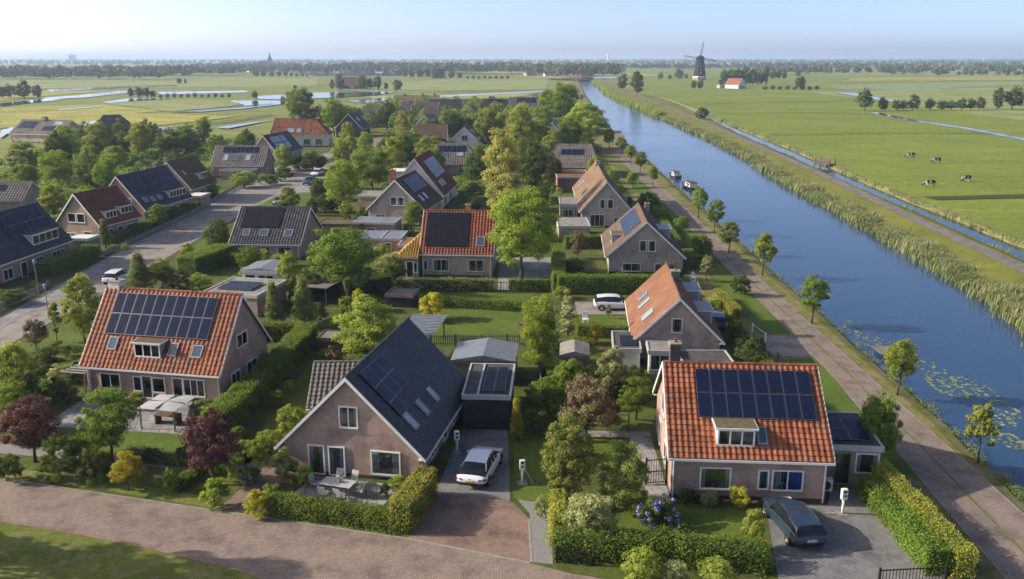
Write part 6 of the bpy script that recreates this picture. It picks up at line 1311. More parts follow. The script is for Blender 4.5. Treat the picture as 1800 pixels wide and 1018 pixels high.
pads('bright lily pads opposite the round canal-side tree', [(34.6, 66.5, 1.1, 3, 190), (36.6, 66, 1.4, 3.0, 170), (37.2, 61.5, 1.0, 2.0, 80), (35.6, 59.6, 1.0, 1.4, 60)])
pads('lily pads at the right edge near the thin young tree', [(34.4, 56.2, 1.0, 1.6, 130), (35.6, 53.6, .8, 1.1, 60), (37.4, 57.5, .7, 1.0, 30)])
pads('faint lily pads further up the canal', [(34.9, 97, .8, 4, 80), (35, 104, .8, 3, 40)])
# ------------------------------------------------------------------ cars
def lathe(mb, prof, n=20, axis='y', c=(0, 0, 0)):
    rows = []
    for r, a in prof:
        rows.append([(c[0] + r * math.cos(2 * math.pi * j / n), c[1] + a, c[2] + r * math.sin(2 * math.pi * j / n)) if axis == 'y' else (c[0] + r * math.cos(2 * math.pi * j / n), c[1] + r * math.sin(2 * math.pi * j / n), c[2] + a) for j in range(n)])
    return mb.grid(rows, True)
def recalc(o):
    bm = bmesh.new(); bm.from_mesh(o.data); bmesh.ops.remove_doubles(bm, verts=bm.verts, dist=.0005); bmesh.ops.recalc_face_normals(bm, faces=bm.faces); bm.to_mesh(o.data); bm.free(); return o
def car(label, loc, rz, paint, kind='sedan', Lc=4.5, Wc=1.84, plate='plate_yellow', group=None, name='parked_car'):
    """x forward; body lofted through cross sections, glasshouse with separate roof and pillars"""
    t = empty(name, loc, rz, label, 'car', group); hw = Wc / 2
    S = {'sedan': [(0, .80, .46, .66), (.03, .93, .40, .86), (.14, .985, .28, .97), (.25, 1, .22, .99), (.36, 1, .2, .97), (.5, 1, .2, .95), (.64, 1, .2, .93), (.72, .995, .22, .90), (.85, .97, .24, .83), (.95, .88, .30, .72), (1, .72, .42, .58)],
         'estate': [(0, .82, .46, .78), (.02, .94, .38, .96), (.1, .985, .27, 1.0), (.25, 1, .22, 1.0), (.36, 1, .2, .98), (.5, 1, .2, .96), (.64, 1, .2, .94), (.72, .995, .22, .92), (.85, .97, .24, .85), (.95, .88, .30, .74), (1, .72, .42, .6)],
         'pickup': [(0, .9, .46, .9), (.02, .97, .4, .95), (.1, 1, .3, .96), (.25, 1, .28, .96), (.4, 1, .28, .97), (.5, 1, .28, .98), (.64, 1, .28, .98), (.72, .995, .28, .98), (.85, .98, .28, .95), (.96, .93, .32, .9), (1, .82, .45, .7)]}[kind]
    G = {'sedan': [(.06, .97, .94), (.24, 1.30, .78), (.40, 1.43, .73), (.53, 1.43, .73), (.63, 1.33, .75), (.78, .93, .92)],
         'estate': [(.025, 1.0, .96), (.075, 1.36, .80), (.3, 1.47, .77), (.52, 1.47, .77), (.61, 1.37, .78), (.735, .97, .93)],
         'pickup': [(.34, .98, .96), (.37, 1.5, .82), (.48, 1.6, .78), (.56, 1.6, .78), (.62, 1.5, .8), (.72, 1.0, .95)]}[kind]
    rows = []
    for (u, wf, zb, zt) in S:
        x = u * Lc - Lc / 2; w_ = hw * wf; zs = zb + (zt - zb) * .55
        half = [(x, 0, zb), (x, w_ * .8, zb), (x, w_ * .95, zb + .07), (x, w_ * .99, zb + (zt - zb) * .3), (x, w_, zs), (x, w_ * .965, zt - .09), (x, w_ * .9, zt - .02), (x, w_ * .6, zt + .025), (x, 0, zt + .035)]
        rows.append(half + [(p[0], -p[1], p[2]) for p in half[-2:0:-1]])
    mb = MB().grid(rows, True); mb.poly(rows[0]); mb.poly(rows[-1][::-1])
    body = recalc(mb.build('body', paint, t, True))
    sub = body.modifiers.new('s', 'SUBSURF'); sub.levels = 1; sub.render_levels = 1
    gr = []
    for (u, zt, wf) in G:
        x = u * Lc - Lc / 2; zb = float(np.interp(u, [s_[0] for s_ in S], [s_[3] for s_ in S])) - .05
        wb = hw * .90; wt = hw * wf * .98; zt = max(zt, zb + .03)
        half = [(x, wb, zb), (x, wb * .35 + wt * .65, zb + (zt - zb) * .72), (x, wt * .92, zt - .02), (x, wt * .5, zt + .012), (x, 0, zt + .02)]
        gr.append(half + [(p[0], -p[1], p[2]) for p in half[-2::-1]])
    gm = MB().grid(gr); gm.poly(gr[0][::-1]); gm.poly(gr[-1]); gl_ = gm.build('glasshouse', 'car_glass', t, True)
    i0, i1 = (1, 4) if kind != 'pickup' else (1, 4)
    rr = [[(p[0], p[1] * 1.005, p[2] + .012) for p in g_[2:7]] for g_ in gr[i0:i1 + 1]]
    lo = [[(p[0], p[1] * .99, p[2] - .02) for p in r_] for r_ in rr]
    rb = MB().grid(rr); rb.grid(lo); rb.build('roof', paint, t, True)
    pc = paint if kind != 'estate' else 'black_metal'
    for sg in (0, -1):
        I, K = (0, 2) if sg == 0 else (-1, -3); e_ = Vector((0, .012 if sg == 0 else -.012, .012))
        for (g0, g1) in ((0, 1), (5, 4)) + (((2, 2), (3, 3)) if kind != 'pickup' else ()):
            MB().tube([Vector(gr[g0][I]) + e_, Vector(gr[g1][K])], .032, 6).build('pillar', pc, t)
    wr = .335
    tyre = lathe(MB(), [(wr * .62, -.1), (wr * .95, -.1), (wr, -.06), (wr, .06), (wr * .95, .1), (wr * .62, .1)], 20).mesh('tyre', 'rubber', True)
    rim = MB(); lathe(rim, [(wr * .64, .085), (wr * .55, .06), (wr * .12, .075), (.02, .09)], 20)
    for j in range(5): q = j * 2 * math.pi / 5; rim.box(-.03, .03, .07, .095, 0, 0) if False else rim.tube([(0, .085, 0), (wr * .58 * math.cos(q), .085, wr * .58 * math.sin(q))], .028, 4)
    rimm = rim.mesh('rim', 'rim_silver', False)
    arch = lathe(MB(), [(.01, -.02), (wr * 1.17, -.02), (wr * 1.17, .012), (.01, .012)], 20).mesh('wheel_arch', 'rubber')
    for ux in (.185, .80):
        for sg in (1, -1):
            wq = empty('wheel', (ux * Lc - Lc / 2, sg * (hw - .085), wr)); wq.parent = t; wq.rotation_euler = (0, 0, 0 if sg > 0 else math.pi)
            link('tyre', tyre, wq); link('rim', rimm, wq)
            ar = link('wheel_arch', arch, t); ar.location = (ux * Lc - Lc / 2, sg * (hw - .035), wr + .02); ar.rotation_euler = wq.rotation_euler
    xb = -Lc / 2
    zl = S[1][3] - .13
    for sg in (1, -1):
        y0, y1 = sorted((sg * hw * .52, sg * hw * .9))
        MB().prism([(xb + .045, sg * hw * .5, zl), (xb + .10, sg * hw * .84, zl + .03), (xb + .26, sg * hw * .965, zl + .04), (xb + .25, sg * hw * .968, zl - .07), (xb + .09, sg * hw * .86, zl - .10), (xb + .03, sg * hw * .52, zl - .09)], (-.02, 0, .0)).build('tail_light', 'lamp_red', t)
        MB().prism([(-xb - .10, sg * hw * .45, .68), (-xb - .24, sg * hw * .80, .74), (-xb - .42, sg * hw * .93, .76), (-xb - .36, sg * hw * .93, .66), (-xb - .18, sg * hw * .80, .60), (-xb - .08, sg * hw * .5, .59)], (.015, 0, .0)).build('headlight', 'lamp_clear', t)
        MB().box(.13 * Lc, .13 * Lc + .1, min(sg * hw * .88, sg * hw * 1.08), max(sg * hw * .88, sg * hw * 1.08), .96, 1.07).build('wing_mirror', paint, t)
        for ux in (.34, .52): MB().box(ux * Lc - Lc / 2, ux * Lc - Lc / 2 + .16, min(sg * hw * .985, sg * hw * 1.005), max(sg * hw * .985, sg * hw * 1.005), .82, .85).build('door_handle', 'metal_grey' if paint == 'car_slate' else paint, t)
    pz = .62 if kind == 'estate' else .52
    MB().box(xb - .035, xb - .012, -.26, .26, pz, pz + .12).build('number_plate', plate, t)
    pl_ = MB()
    for k, x in enumerate((-.2, -.13, -.03, .04, .14, .2)): pl_.box(xb - .04, xb - .036, -x - .022, -x + .022, pz + .03, pz + .09)
    pl_.build('plate_characters', 'black_metal', t)
    MB().box(xb + .015, xb + .15, -hw * .68, hw * .68, .33, .40).build('bumper_trim', 'black_metal', t)
    MB().box(xb - .03, xb + .0, -.06, .06, .78 if kind == 'estate' else .70, .84 if kind == 'estate' else .76).build('badge', 'rim_silver', t)
    if paint == 'car_slate':
        for sg in (1, -1): MB().tube([(-.34 * Lc, sg * hw * .69, 1.44), (-.2 * Lc, sg * hw * .69, 1.485), (.03 * Lc, sg * hw * .69, 1.47)], .018, 6).build('roof_rail', 'rim_silver', t)
    MB().tube([(.18 * Lc * -1, 0, 1.45), (-.20 * Lc, 0, 1.58)], .012, 5).build('aerial', 'black_metal', t)
    return t
car('white saloon with its rear to the road on the drive of the black garage', (-1.95, 50.35, 0), math.atan2(4.9, 1.15), 'car_white', 'sedan', 4.95, 1.98)
car('dark slate-blue estate car on the grey drive of the right front house', (15.35, 43.55, 0), math.atan2(5, -.62), 'car_slate', 'estate', 4.9, 1.9, 'plate_white')
car('white hatchback parked sideways before the tall dark hedge', (10.6, 87.6, 0), R(-2), 'car_white', 'estate', 4.4, 1.82)
car('blue pickup on the parking bay beside the bright green street tree', (-41.4, 181, 0), R(-100), 'car_blue', 'pickup', 5.2, 1.95)
car('white van-like car behind the blue pickup', (-43.0, 195, 0), R(-95), 'car_white', 'estate', 5.0, 1.95)
car('dark red car between the street trees', (-38.6, 192, 0), R(-85), 'car_red', 'estate', 4.4, 1.85)
car('grey car on the street verge behind the dark glossy roof', (-41.2, 155.5, 0), R(-88), 'car_grey', 'sedan', 4.5, 1.82)
car('white car on the left street behind the white chimney', (-45.6, 99.2, 0), R(85), 'car_white', 'estate', 4.4, 1.82)
car('dark small car behind the small gable house, canal side', (19.7, 81.5, 0), R(80), 'car_slate', 'estate', 4.0, 1.75)
# ------------------------------------------------------------------ charging posts, lamps, terrace things
def charger(label, x, y, rz, cable):
    t = empty('charging_post', (x, y, 0), rz, label, 'charger', 'electric car charging posts')
    MB().tube([(0, 0, 0), (0, 0, .95)], .075, 10).build('post', 'white_plastic', t, True)
    b = MB(); b.prism([(-.17, -.12, .9), (.17, -.12, .9), (.17, .12, .9), (-.17, .12, .9)], (0, 0, .66)); bo = b.build('charger_box', 'white_plastic', t)
    bv = bo.modifiers.new('b', 'BEVEL'); bv.width = .035; bv.segments = 3
    MB().tube([(0, -.115, 1.16), (0, -.16, 1.16)], .085, 12).build('socket', 'black_metal', t); MB().box(-.1, .1, -.127, -.122, 1.34, 1.48).build('display', 'car_glass', t)
    MB().box(-.28, .28, -.28, .28, .0, .04).build('base_plate', 'concrete', t)
    MB().tube(cable, .018, 6).build('charging_cable', 'grey_paint', t, True); return t
charger('white charging post on the grass strip beside the white saloon', .62, 48.9, R(8), [(0, -.16, 1.16), (.3, -.25, .75), (.55, -.4, .2), (.9, -.5, .03), (1.3, -.3, .03), (.6, .3, .03)])
charger('white charging post at the brick wall left of the white saloon', -3.6, 53.2, R(12), [(0, -.16, 1.16), (-.1, -.3, .5), (-.5, -.6, .05), (-.2, -1.0, .03), (.4, -.8, .03)])
charger('white charging post on the grey drive near the estate car', 18.75, 45.2, R(5), [(0, -.16, 1.16), (-.25, -.25, .6), (-.6, -.2, .2), (-1.1, .1, .04), (-1.7, .5, .04), (-2.1, 1.2, .04), (-2.4, 2.0, .6)])
MB().tube([(18.9, 45.1, 1.15), (19.15, 45.0, .55), (19.4, 45.05, .35), (19.5, 45.3, .05)], .018, 6)
def lamp(label, x, y, h=3.6):
    t = empty('street_lamp', (x, y, 0), 0, label, 'street lamp', 'lamp posts on the left street')
    MB().tube([(0, 0, 0), (0, 0, .8), (0, 0, .82), (0, 0, h)], [.085, .085, .05, .04], 8).build('post', 'metal_grey', t)
    MB().tube([(0, 0, h), (0, 0, h + .08), (0, 0, h + .42), (0, 0, h + .5)], [.06, .12, .17, .05], 8).build('lamp_head', 'grey_paint', t)
lamp('grey lamp post before the black hipped house', -51.4, 92.5, 3.6); lamp('grey lamp post beside the thin young tree', -46.1, 84.2, 3.0); lamp('grey lamp post near the bend of the left street', -53.8, 170, 3.6)
# patio table with chairs
tb = empty('patio_table', (-10.3, 47.6, .016), R(-18), 'grey slatted garden table on the brick-house patio', 'table')
for i in range(7): MB().box(-1.0, 1.0, -.49 + i * .14, -.36 + i * .14, .70, .735).build('slat', 'canvas_pale', tb)
for x in (-.9, .9):
    for y in (-.4, .4): MB().box(x - .035, x + .035, y - .035, y + .035, 0, .70).build('leg', 'metal_grey', tb)
def chair(label, x, y, rz):
    t = empty('garden_chair', (x, y, .016), rz, label, 'chair', 'chairs around the patio table')
    MB().box(-.24, .24, -.24, .24, .42, .46).build('seat', 'canvas_pale', t); MB().prism([(-.24, .22, .46), (.24, .22, .46), (.24, .38, .98), (-.24, .38, .98)], (0, .03, 0)).build('backrest', 'canvas_pale', t)
    for a in (-.22, .22):
        for b in (-.22, .22): MB().box(a - .02, a + .02, b - .02, b + .02, 0, .42).build('leg', 'metal_grey', t)
        MB().box(a - .025, a + .025, -.22, .3, .64, .67).build('armrest', 'metal_grey', t)
c18 = R(-18)
for i, (dx, dy, rz) in enumerate([(-1.45, 0, R(90)), (1.45, 0, R(-90)), (-.5, .85, 0), (.45, .9, R(-8)), (-.4, -.9, R(180)), (.6, -.85, R(172))]):
    chair('garden chair ' + ['at the left head of the patio table', 'at the right head of the patio table', 'on the wall side of the patio table, left', 'on the wall side of the patio table, right', 'on the hedge side of the patio table, left', 'on the hedge side of the patio table, right'][i], -10.3 + dx * math.cos(c18) - dy * math.sin(c18), 47.6 + dx * math.sin(c18) + dy * math.cos(c18), c18 + rz)
vs = MB(); lathe(vs, [(.02, 0), (.09, .0), (.12, .1), (.07, .2), (.09, .24)], 10, 'z', (-10.2, 47.6, .752)); tag(vs.build('flower_pot', 'grey_paint', None, True), 'small vase on the patio table', 'vase')
# white garden canopy at the left front house
cp = empty('garden_canopy', (-24.3, 58.0, .012), R(-12), 'white four-legged garden canopy on the terrace of the left front house', 'canopy')
for x in (-1.3, 1.3):
    for y in (-1.25, 1.25): MB().box(x - .05, x + .05, y - .05, y + .05, 0, 1.5).build('leg', 'metal_grey', cp)
for i in range(2):
    for j in range(2):
        x0, x1 = (-1.42, -.02) if i == 0 else (.02, 1.42); y0, y1 = (-1.37, -.02) if j == 0 else (.02, 1.37); zc = lambda x, y: 1.72 - .14 * max(abs(x), abs(y)) / 1.42
        mb = MB(); mb.grid([[(x, y, zc(x, y)) for x in np.linspace(x0, x1, 4)] for y in np.linspace(y0, y1, 4)]); mb.grid([[(x, y, zc(x, y) - .03) for x in np.linspace(x0, x1, 4)][::-1] for y in np.linspace(y0, y1, 4)]); mb.build('canvas', 'canvas_pale', cp)
MB().box(-1.4, 1.4, -.03, .03, 1.62, 1.69).box(-.03, .03, -1.35, 1.35, 1.63, 1.7).build('ridge_bar', 'metal_grey', cp)
ct = empty('garden_bench_table', (-24.3, 58.0, .012), R(-12), 'dark garden table under the white canopy', 'table'); MB().box(-.9, .9, -.4, .4, .66, .7).build('top', 'brown_wood', ct)
for x in (-.8, .8): MB().box(x - .04, x + .04, -.35, .35, 0, .66).build('leg', 'brown_wood', ct)
# porch frame with climbing plant at the left front house
pf = empty('porch_frame', (-33.2, 64.6, 0), R(-11), 'open pale porch frame with pergola top at the left front house', 'porch')
for x in (-.9, .7):
    for y in (-1.0, 1.2): MB().box(x - .05, x + .05, y - .05, y + .05, 0, 1.75).build('post', 'grey_wood', pf)
for i in range(6): MB().box(-1.1, .95, -1.15 + i * .5, -1.06 + i * .5, 1.76, 1.84).build('rafter', 'canvas_pale', pf)
plant('shrub_grey', -33.6, 62.6, 1.1, 1.7, 'pale climbing rose on the porch frame')
# pergola of grey slats
pg = empty('pergola', (-7.9, 75.0, 0), R(-8), 'grey slatted pergola behind the black roof ridge', 'pergola')
for x in (-1.3, 1.3):
    for y in (-2.6, 2.6): MB().box(x - .06, x + .06, y - .06, y + .06, 0, 2.1).build('post', 'grey_wood', pg)
for i in range(14): MB().box(-1.6, 1.6, -3.0 + i * .44, -2.72 + i * .44, 2.12 + .01 * (i % 2), 2.17 + .01 * (i % 2)).build('slat', 'zinc', pg)
# heat pump, wheelie things
hp = empty('heat_pump', (18.55, 47.9, 0), R(-4), 'white heat pump unit at the corner beside the yellow door', 'heat pump')
MB().box(-.5, .5, -.2, .2, .1, .85).build('casing', 'white_plastic', hp); fn = MB(); lathe(fn, [(.3, -.215), (.26, -.205), (.05, -.21), (.01, -.22)], 16, 'y', (.1, 0, .48)); fn.build('fan_grille', 'black_metal', hp)
for x in (-.4, .4): MB().box(x - .05, x + .05, -.18, .18, 0, .1).build('foot', 'concrete', hp)
# fences, gates, rails
def fence(name, label, pts, h, mat, gap=.16, bar=.035, post=2.2, rails=(.25, .85), cat='fence', flatp=False, pickets=True, z0=.06):
    t = empty(name, (pts[0][0], pts[0][1], 0), 0, label, cat); ox, oy = pts[0]
    for a, b in zip(pts, pts[1:]):
        A, B_ = Vector((a[0] - ox, a[1] - oy, 0)), Vector((b[0] - ox, b[1] - oy, 0)); ln = (B_ - A).length; d = (B_ - A) / ln; rz = math.atan2(d.y, d.x)
        def add(nm, mb, loc):
            o = mb if isinstance(mb, bpy.types.Mesh) else None
            x = link(nm, o, t); x.location = loc; x.rotation_euler = (0, 0, rz)
        pm = MB().box(-.05, .05, -.05, .05, 0, h + .08).mesh('post', mat); n = max(1, round(ln / post))
        for i in range(n + 1): add('post', pm, A + d * ln * i / n)
        rm = MB().box(0, ln, -.02, .02, -.025, .025).mesh('rail', mat)
        for r_ in rails: add('rail', rm, A + Vector((0, 0, h * r_)))
        if pickets:
            k = MB().box(-bar / 2, bar / 2, -.045 if flatp else -bar / 2, -.022 if flatp else bar / 2, z0, h).mesh('picket', mat); m = int(ln / gap)
            for i in range(m + 1): add('picket', k, A + d * (ln * i / max(1, m)))
    return t
fence('garden_gate', 'black iron gate at the bottom edge of the grey drive', [(17.9, 38.0), (21.3, 38.3)], 1.0, 'black_metal', .17, .025, 3.4, (.12, .92), 'gate')
fence('garden_gate', 'tall black iron gate beside the pale side wall', [(8.1, 48.7), (9.35, 48.9)], 1.7, 'black_metal', .15, .025, 1.3, (.08, .5, .95), 'gate')
fence('picket_fence', 'short black picket fence at the corner of the front hedge', [(2.2, 41.2), (2.3, 40.2), (4.0, 39.9)], .85, 'black_metal', .13, .04, 1.7, (.2, .8), flatp=True)
fence('slat_fence', 'weathered slat fence along the near edge of the sunny lawn', [(-7.4, 75.6), (1.9, 75.6)], 1.0, 'grey_wood', .2, .08, 2.3, (.2, .85), flatp=True)
fence('wire_fence', 'thin wire fence across the back garden by the side path', [(3.2, 57.6), (8.2, 57.5)], .9, 'metal_grey', .3, .015, 1.7, (.1, .5, .95))
fence('low_fence', 'low pale fence along the left street, near the frame edge', [(-52.6, 74), (-52.4, 84.6), (-52.4, 96.5)], .75, 'concrete', .34, .27, 2.6, (.15, .9), flatp=True)
fence('low_fence', 'low pale fence before the red and slate-blue houses', [(-53.4, 112.5), (-53.0, 136), (-53.2, 152)], .7, 'concrete', .42, .3, 3.2, (.15, .9), flatp=True)
fence('low_fence', 'low pale fence further up the left street', [(-53.8, 156), (-56.2, 195)], .7, 'concrete', .6, .4, 4, (.15, .9), flatp=True)
fence('wire_fence', 'wire fence with gate gap between ivy panels', [(-2.2, 94.7), (-.3, 94.7)], 1.1, 'brown_wood', .3, .03, .95, (.1, .9))
fence('hand_rail', 'white tubular rail beside the canal path crossing', [(22.7, 79.6), (23.1, 76.6)], .8, 'white_plastic', 9, .03, 3, (.95,), 'rail', pickets=False)
fence('hand_rail', 'white tubular rail on the garden side of the crossing', [(20.3, 79.8), (20.9, 78.9)], .8, 'white_plastic', 9, .03, 1, (.95,), 'rail', pickets=False)
fence('mesh_fence', 'green mesh fence around the bush by the canal path', [(19.6, 72.4), (22.6, 71.0), (22.9, 69.4)], .8, 'metal_grey', .25, .02, 1.6, (.05, .95))
fence('wire_fence', 'thin post fence left of the silvery tree', [(4.1, 76), (4.3, 94)], 1.2, 'grey_wood', 9, .03, 6, (.95,), pickets=False)
fence('garden_fence', 'dark timber fence behind the tall columnar tree', [(2.2, 61.5), (2.2, 75.5)], 1.1, 'grey_wood', .25, .2, 2.3, (.2, .85), flatp=True)
def gchair(label, x, y, rz):
    t = empty('garden_chair', (x, y, .0), rz, label, 'chair'); MB().box(-.26, .26, -.26, .26, .4, .45).build('seat', 'white_plastic', t); MB().prism([(-.26, .24, .45), (.26, .24, .45), (.26, .4, 1.0), (-.26, .4, 1.0)], (0, .03, 0)).build('backrest', 'white_plastic', t)
    for a in (-.24, .24):
        for b in (-.24, .24): MB().box(a - .025, a + .025, b - .025, b + .025, 0, .4).build('leg', 'white_plastic', t)
gchair('white garden chair beside the brown panelled house, canal side', 21.3, 99.5, R(40)); gchair('white garden chair below the pale slim tree', 20.6, 97.6, R(130)); gchair('white garden chair on the lawn below the white hatchback', 7.2, 82.5, R(10))
# boats and jetty
def boat(label, x, y, Lb, Wb, rz, hull, cabin):
    t = empty('moored_boat', (x, y, -.45), rz, label, 'boat'); rows = []
    for u, wf, z in ((-.5, .7, .55), (-.3, .95, .5), (0, 1, .5), (.25, .85, .58), (.42, .45, .7), (.5, .04, .8)):
        a = u * Lb; w_ = Wb / 2 * wf; rows.append([(a, w_, z), (a, w_ * .8, .0), (a, 0, -.15), (a, -w_ * .8, .0), (a, -w_, z)])
    mb = MB().grid(rows); mb.poly(rows[0]); recalc(mb.build('hull', hull, t)); dk = MB().grid([[(r_[0][0], r_[0][1] * .93, r_[0][2] - .08), (r_[4][0], r_[4][1] * .93, r_[4][2] - .08)] for r_ in rows]); dk.build('deck', 'grey_wood', t)
    if cabin:
        c_ = MB().box(-.3 * Lb, .08 * Lb, -Wb * .3, Wb * .3, .42, 1.25).build('cabin', 'white_plaster', t); MB().box(-.32 * Lb, .1 * Lb, -Wb * .34, Wb * .34, 1.251, 1.33).build('cabin_roof', 'roofing_felt', t)
        for i in range(3):
            for sg in (-1, 1): MB().box(-.26 * Lb + i * .11 * Lb, -.19 * Lb + i * .11 * Lb, min(sg * Wb * .3, sg * Wb * .307), max(sg * Wb * .3, sg * Wb * .307), .75, 1.1).build('window', 'car_glass', t)
        MB().tube([(.2 * Lb, 0, .5), (.2 * Lb, 0, 2.4)], .05, 6).build('mast', 'brown_wood', t)
boat('dark moored barge with cabin at the near bank', 36.2, 179, 8, 2.6, R(96), 'black_metal', True)
boat('small moored boat behind the dark barge', 36.2, 196, 6, 2.2, R(94), 'brick_black', True)
jt = empty('jetty', (32.6, 74.4, 0), R(0), 'small wooden jetty at the near bank beside lily pads', 'jetty')
for i in range(9): MB().box(-.2, 1.5, -1.1 + i * .25, -.88 + i * .25, -.1, -.05).build('plank', 'grey_wood', jt)
for x, y in ((1.45, -1.0), (1.45, 1.0), (.2, -1.0), (.2, 1.0)): MB().tube([(x, y, -1.0), (x, y, .35 if x > 1 else -.02)], .08, 7).build('pile', 'brown_wood', jt)
# small sluice in the ditch
sl_o = empty('sluice', (75.8, 214.5, 0), R(-60), 'small wooden sluice bridge in the pasture ditch', 'sluice')
for x in (-2.2, 2.2):
    for y in (-1.0, 1.0): MB().box(x - .12, x + .12, y - .12, y + .12, -1, 1.6).build('post', 'brown_wood', sl_o)
for z in (.3, .9, 1.4): MB().box(-2.3, 2.3, -1.1, -.98, z, z + .18).box(-2.3, 2.3, .98, 1.1, z, z + .18).build('beam', 'brown_wood', sl_o)
for i in range(10): MB().box(-2.3 + i * .46, -1.88 + i * .46, -1.3, 1.3, .45, .52).build('plank', 'grey_wood', sl_o)
# ------------------------------------------------------------------ cows: one skinned body each
n = NT('cow_hide'); k_ = n.noise(n.coord(), 1.6, 1, .4); n.done(n.ramp(k_, (.40, (.50, .48, .45)), (.415, (.012, .011, .010))), .75, .2)
def cow(label, x, y, rz, graze):
    nk = [(1.15, 0, .95), (1.45, 0, .55), (1.62, 0, .22)] if graze else [(1.15, 0, 1.35), (1.4, 0, 1.55), (1.8, 0, 1.45)]
    V = [(0, 0, 1.05), (.55, 0, 1.05), (.95, 0, 1.1), *nk, (-.5, 0, 1.08), (-.85, 0, 1.1), (-1.0, 0, 1.2), (-1.1, 0, .9), (-1.12, 0, .5)]
    Rr = [.40, .38, .30, .2, .15, .1, .40, .34, .08, .03, .05]
    E_ = [(0, 1), (1, 2), (2, 3), (3, 4), (4, 5), (0, 6), (6, 7), (7, 8), (8, 9), (9, 10)]
    for bx, root in ((.75, 1), (-.75, 6)):
        for sy in (1, -1):
            k = len(V); V += [(bx, sy * .22, .72), (bx + (.02 if bx > 0 else -.08), sy * .23, .38), (bx, sy * .23, .04)]; Rr += [.14, .075, .065]; E_ += [(root if bx > 0 else 7, k), (k, k + 1), (k + 1, k + 2)]
    me = bpy.data.meshes.new('cow'); me.from_pydata(V, E_, []); o = bpy.data.objects.new('cow_tmp', me); COL.objects.link(o)
    o.modifiers.new('s', 'SKIN'); sk = me.skin_vertices[0].data
    for i, r_ in enumerate(Rr): sk[i].radius = (r_, r_)
    sk[0].use_root = True
    o.modifiers.new('u', 'SUBSURF').levels = 1
    dg = bpy.context.evaluated_depsgraph_get(); m2 = bpy.data.meshes.new_from_object(o.evaluated_get(dg)); bpy.data.objects.remove(o)
    m2.materials.clear(); m2.materials.append(M['cow_hide']); m2.polygons.foreach_set('use_smooth', [True] * len(m2.polygons))
    c_ = link('cow', m2); c_.location = (x, y, .02); c_.rotation_euler = (0, 0, rz); c_.scale = (1.0,) * 3
    hx = nk[2][0] - .25; hz = nk[2][2] + (.25 if graze else .12)
    for sy in (1, -1): MB().prism([(hx, sy * .1, hz), (hx, sy * .3, hz + .05), (hx + .08, sy * .28, hz - .05)], (.03, 0, .02)).build('ear', 'cow_black', c_)
    return tag(c_, label, 'cow', 'cows on the right pasture')
cow('grazing cow farthest up the pasture, left of the two upper ones', 103.4, 230, R(175), True); cow('grazing cow right of the farthest one', 104.8, 218.5, R(190), True)
cow('mostly black and white grazing cow nearest the ditch', 84, 176.7, R(178), True); cow('dark cow at the right, standing behind the nearest one', 95.2, 184.3, R(200), True)
# ------------------------------------------------------------------ windmill, church, water tower, far buildings
wm = empty('windmill', (223.75, 1083, 0), 0, 'black windmill with four sails beyond the canal', 'windmill')
def octa(r, z, n=8): return [(r * math.cos((j + .5) * 2 * math.pi / n), r * math.sin((j + .5) * 2 * math.pi / n), z) for j in range(n)]
MB().grid([octa(8.2, 0), octa(8.0, 1.2), octa(7.8, 3.4)], True).build('base', 'brick_brown', wm); MB().grid([octa(8.05, 3.4), octa(8.05, 4.6)], True).poly(octa(8.05, 4.6)).build('white_band', 'white_paint', wm)
MB().grid([octa(7.6, 4.6), octa(6.3, 12), octa(5.2, 19), octa(4.7, 23)], True).poly(octa(4.7, 23)).build('tower', 'mill_dark', wm)
MB().grid([octa(5.0, 23), octa(5.3, 24.2), octa(4.6, 26.4), octa(2.6, 28.2), octa(.3, 28.8)], True).build('cap', 'mill_dark', wm)
hub = Vector((-1.0, -5.8, 25.2)); MB().tube([hub + Vector((.2, 3, 0)), hub + Vector((0, -.6, 0))], .7, 8).build('axle', 'mill_dark', wm)
for k in range(4):
    q = R(80 + 90 * k); d = Vector((math.cos(q), 0, math.sin(q))); pr_ = Vector((-d.z, 0, d.x)); ln = 19.5
    sb = MB(); sb.tube([hub, hub + d * ln], [.42, .2], 6); sa = sb.build('sail', 'mill_dark', wm)
    la = MB()
    for i in range(15): a = hub + d * (3 + i * 1.15); la.tube([a - pr_ * .3, a + pr_ * 1.9], .09, 4)
    for o_ in (.95, 1.9): la.tube([hub + d * 3 + pr_ * o_, hub + d * ln + pr_ * o_], .09, 4)
    la.build('sail_lattice', 'mill_dark', sa)
for sg in (-1, 1): MB().tube([(sg * 2, 4.5, 24), (sg * 1.2, 9, 1.5)], .3, 5).build('tail_pole', 'mill_dark', wm)
for i in range(4): MB().box(-.5, .5, -.08, .08, 8 + i * 3.6, 9.2 + i * 3.6).build('window', 'white_paint', wm).location = (0, -6.75 + i * .55, 0)
ch = empty('church', (-646, 2430, 0), 0, 'distant church with slender spire above the village', 'church')
MB().box(-5, 5, -5, 5, 0, 24).build('tower', 'stone_lead', ch); MB().grid([octa(5.4, 24), octa(3, 30), octa(1.1, 38), octa(.1, 43)], True).build('spire', 'slate_dark', ch); MB().prism([(-45, -8, 0), (-45, 8, 0), (-45, 8, 9), (-45, 0, 18), (-45, -8, 9)], (40, 0, 0)).build('nave', 'slate_dark', ch)
wt = empty('water_tower', (560, 5300, 0), 0, 'distant pale tower on the horizon', 'tower'); MB().tube([(0, 0, 0), (0, 0, 36), (0, 0, 37), (0, 0, 48), (0, 0, 51)], [7, 6, 9, 9, 3], 10).build('shaft', 'white_plaster', wt)
fb = empty('apartment_block', (-2700, 5600, 0), 0, 'distant square block above the left horizon', 'building'); MB().box(-18, 18, -10, 10, 0, 48).build('wall', 'concrete', fb)
for i in range(5): MB().box(-16, 16, -10.3, -10, 6 + i * 8, 9 + i * 8).build('window', 'car_glass', fb)
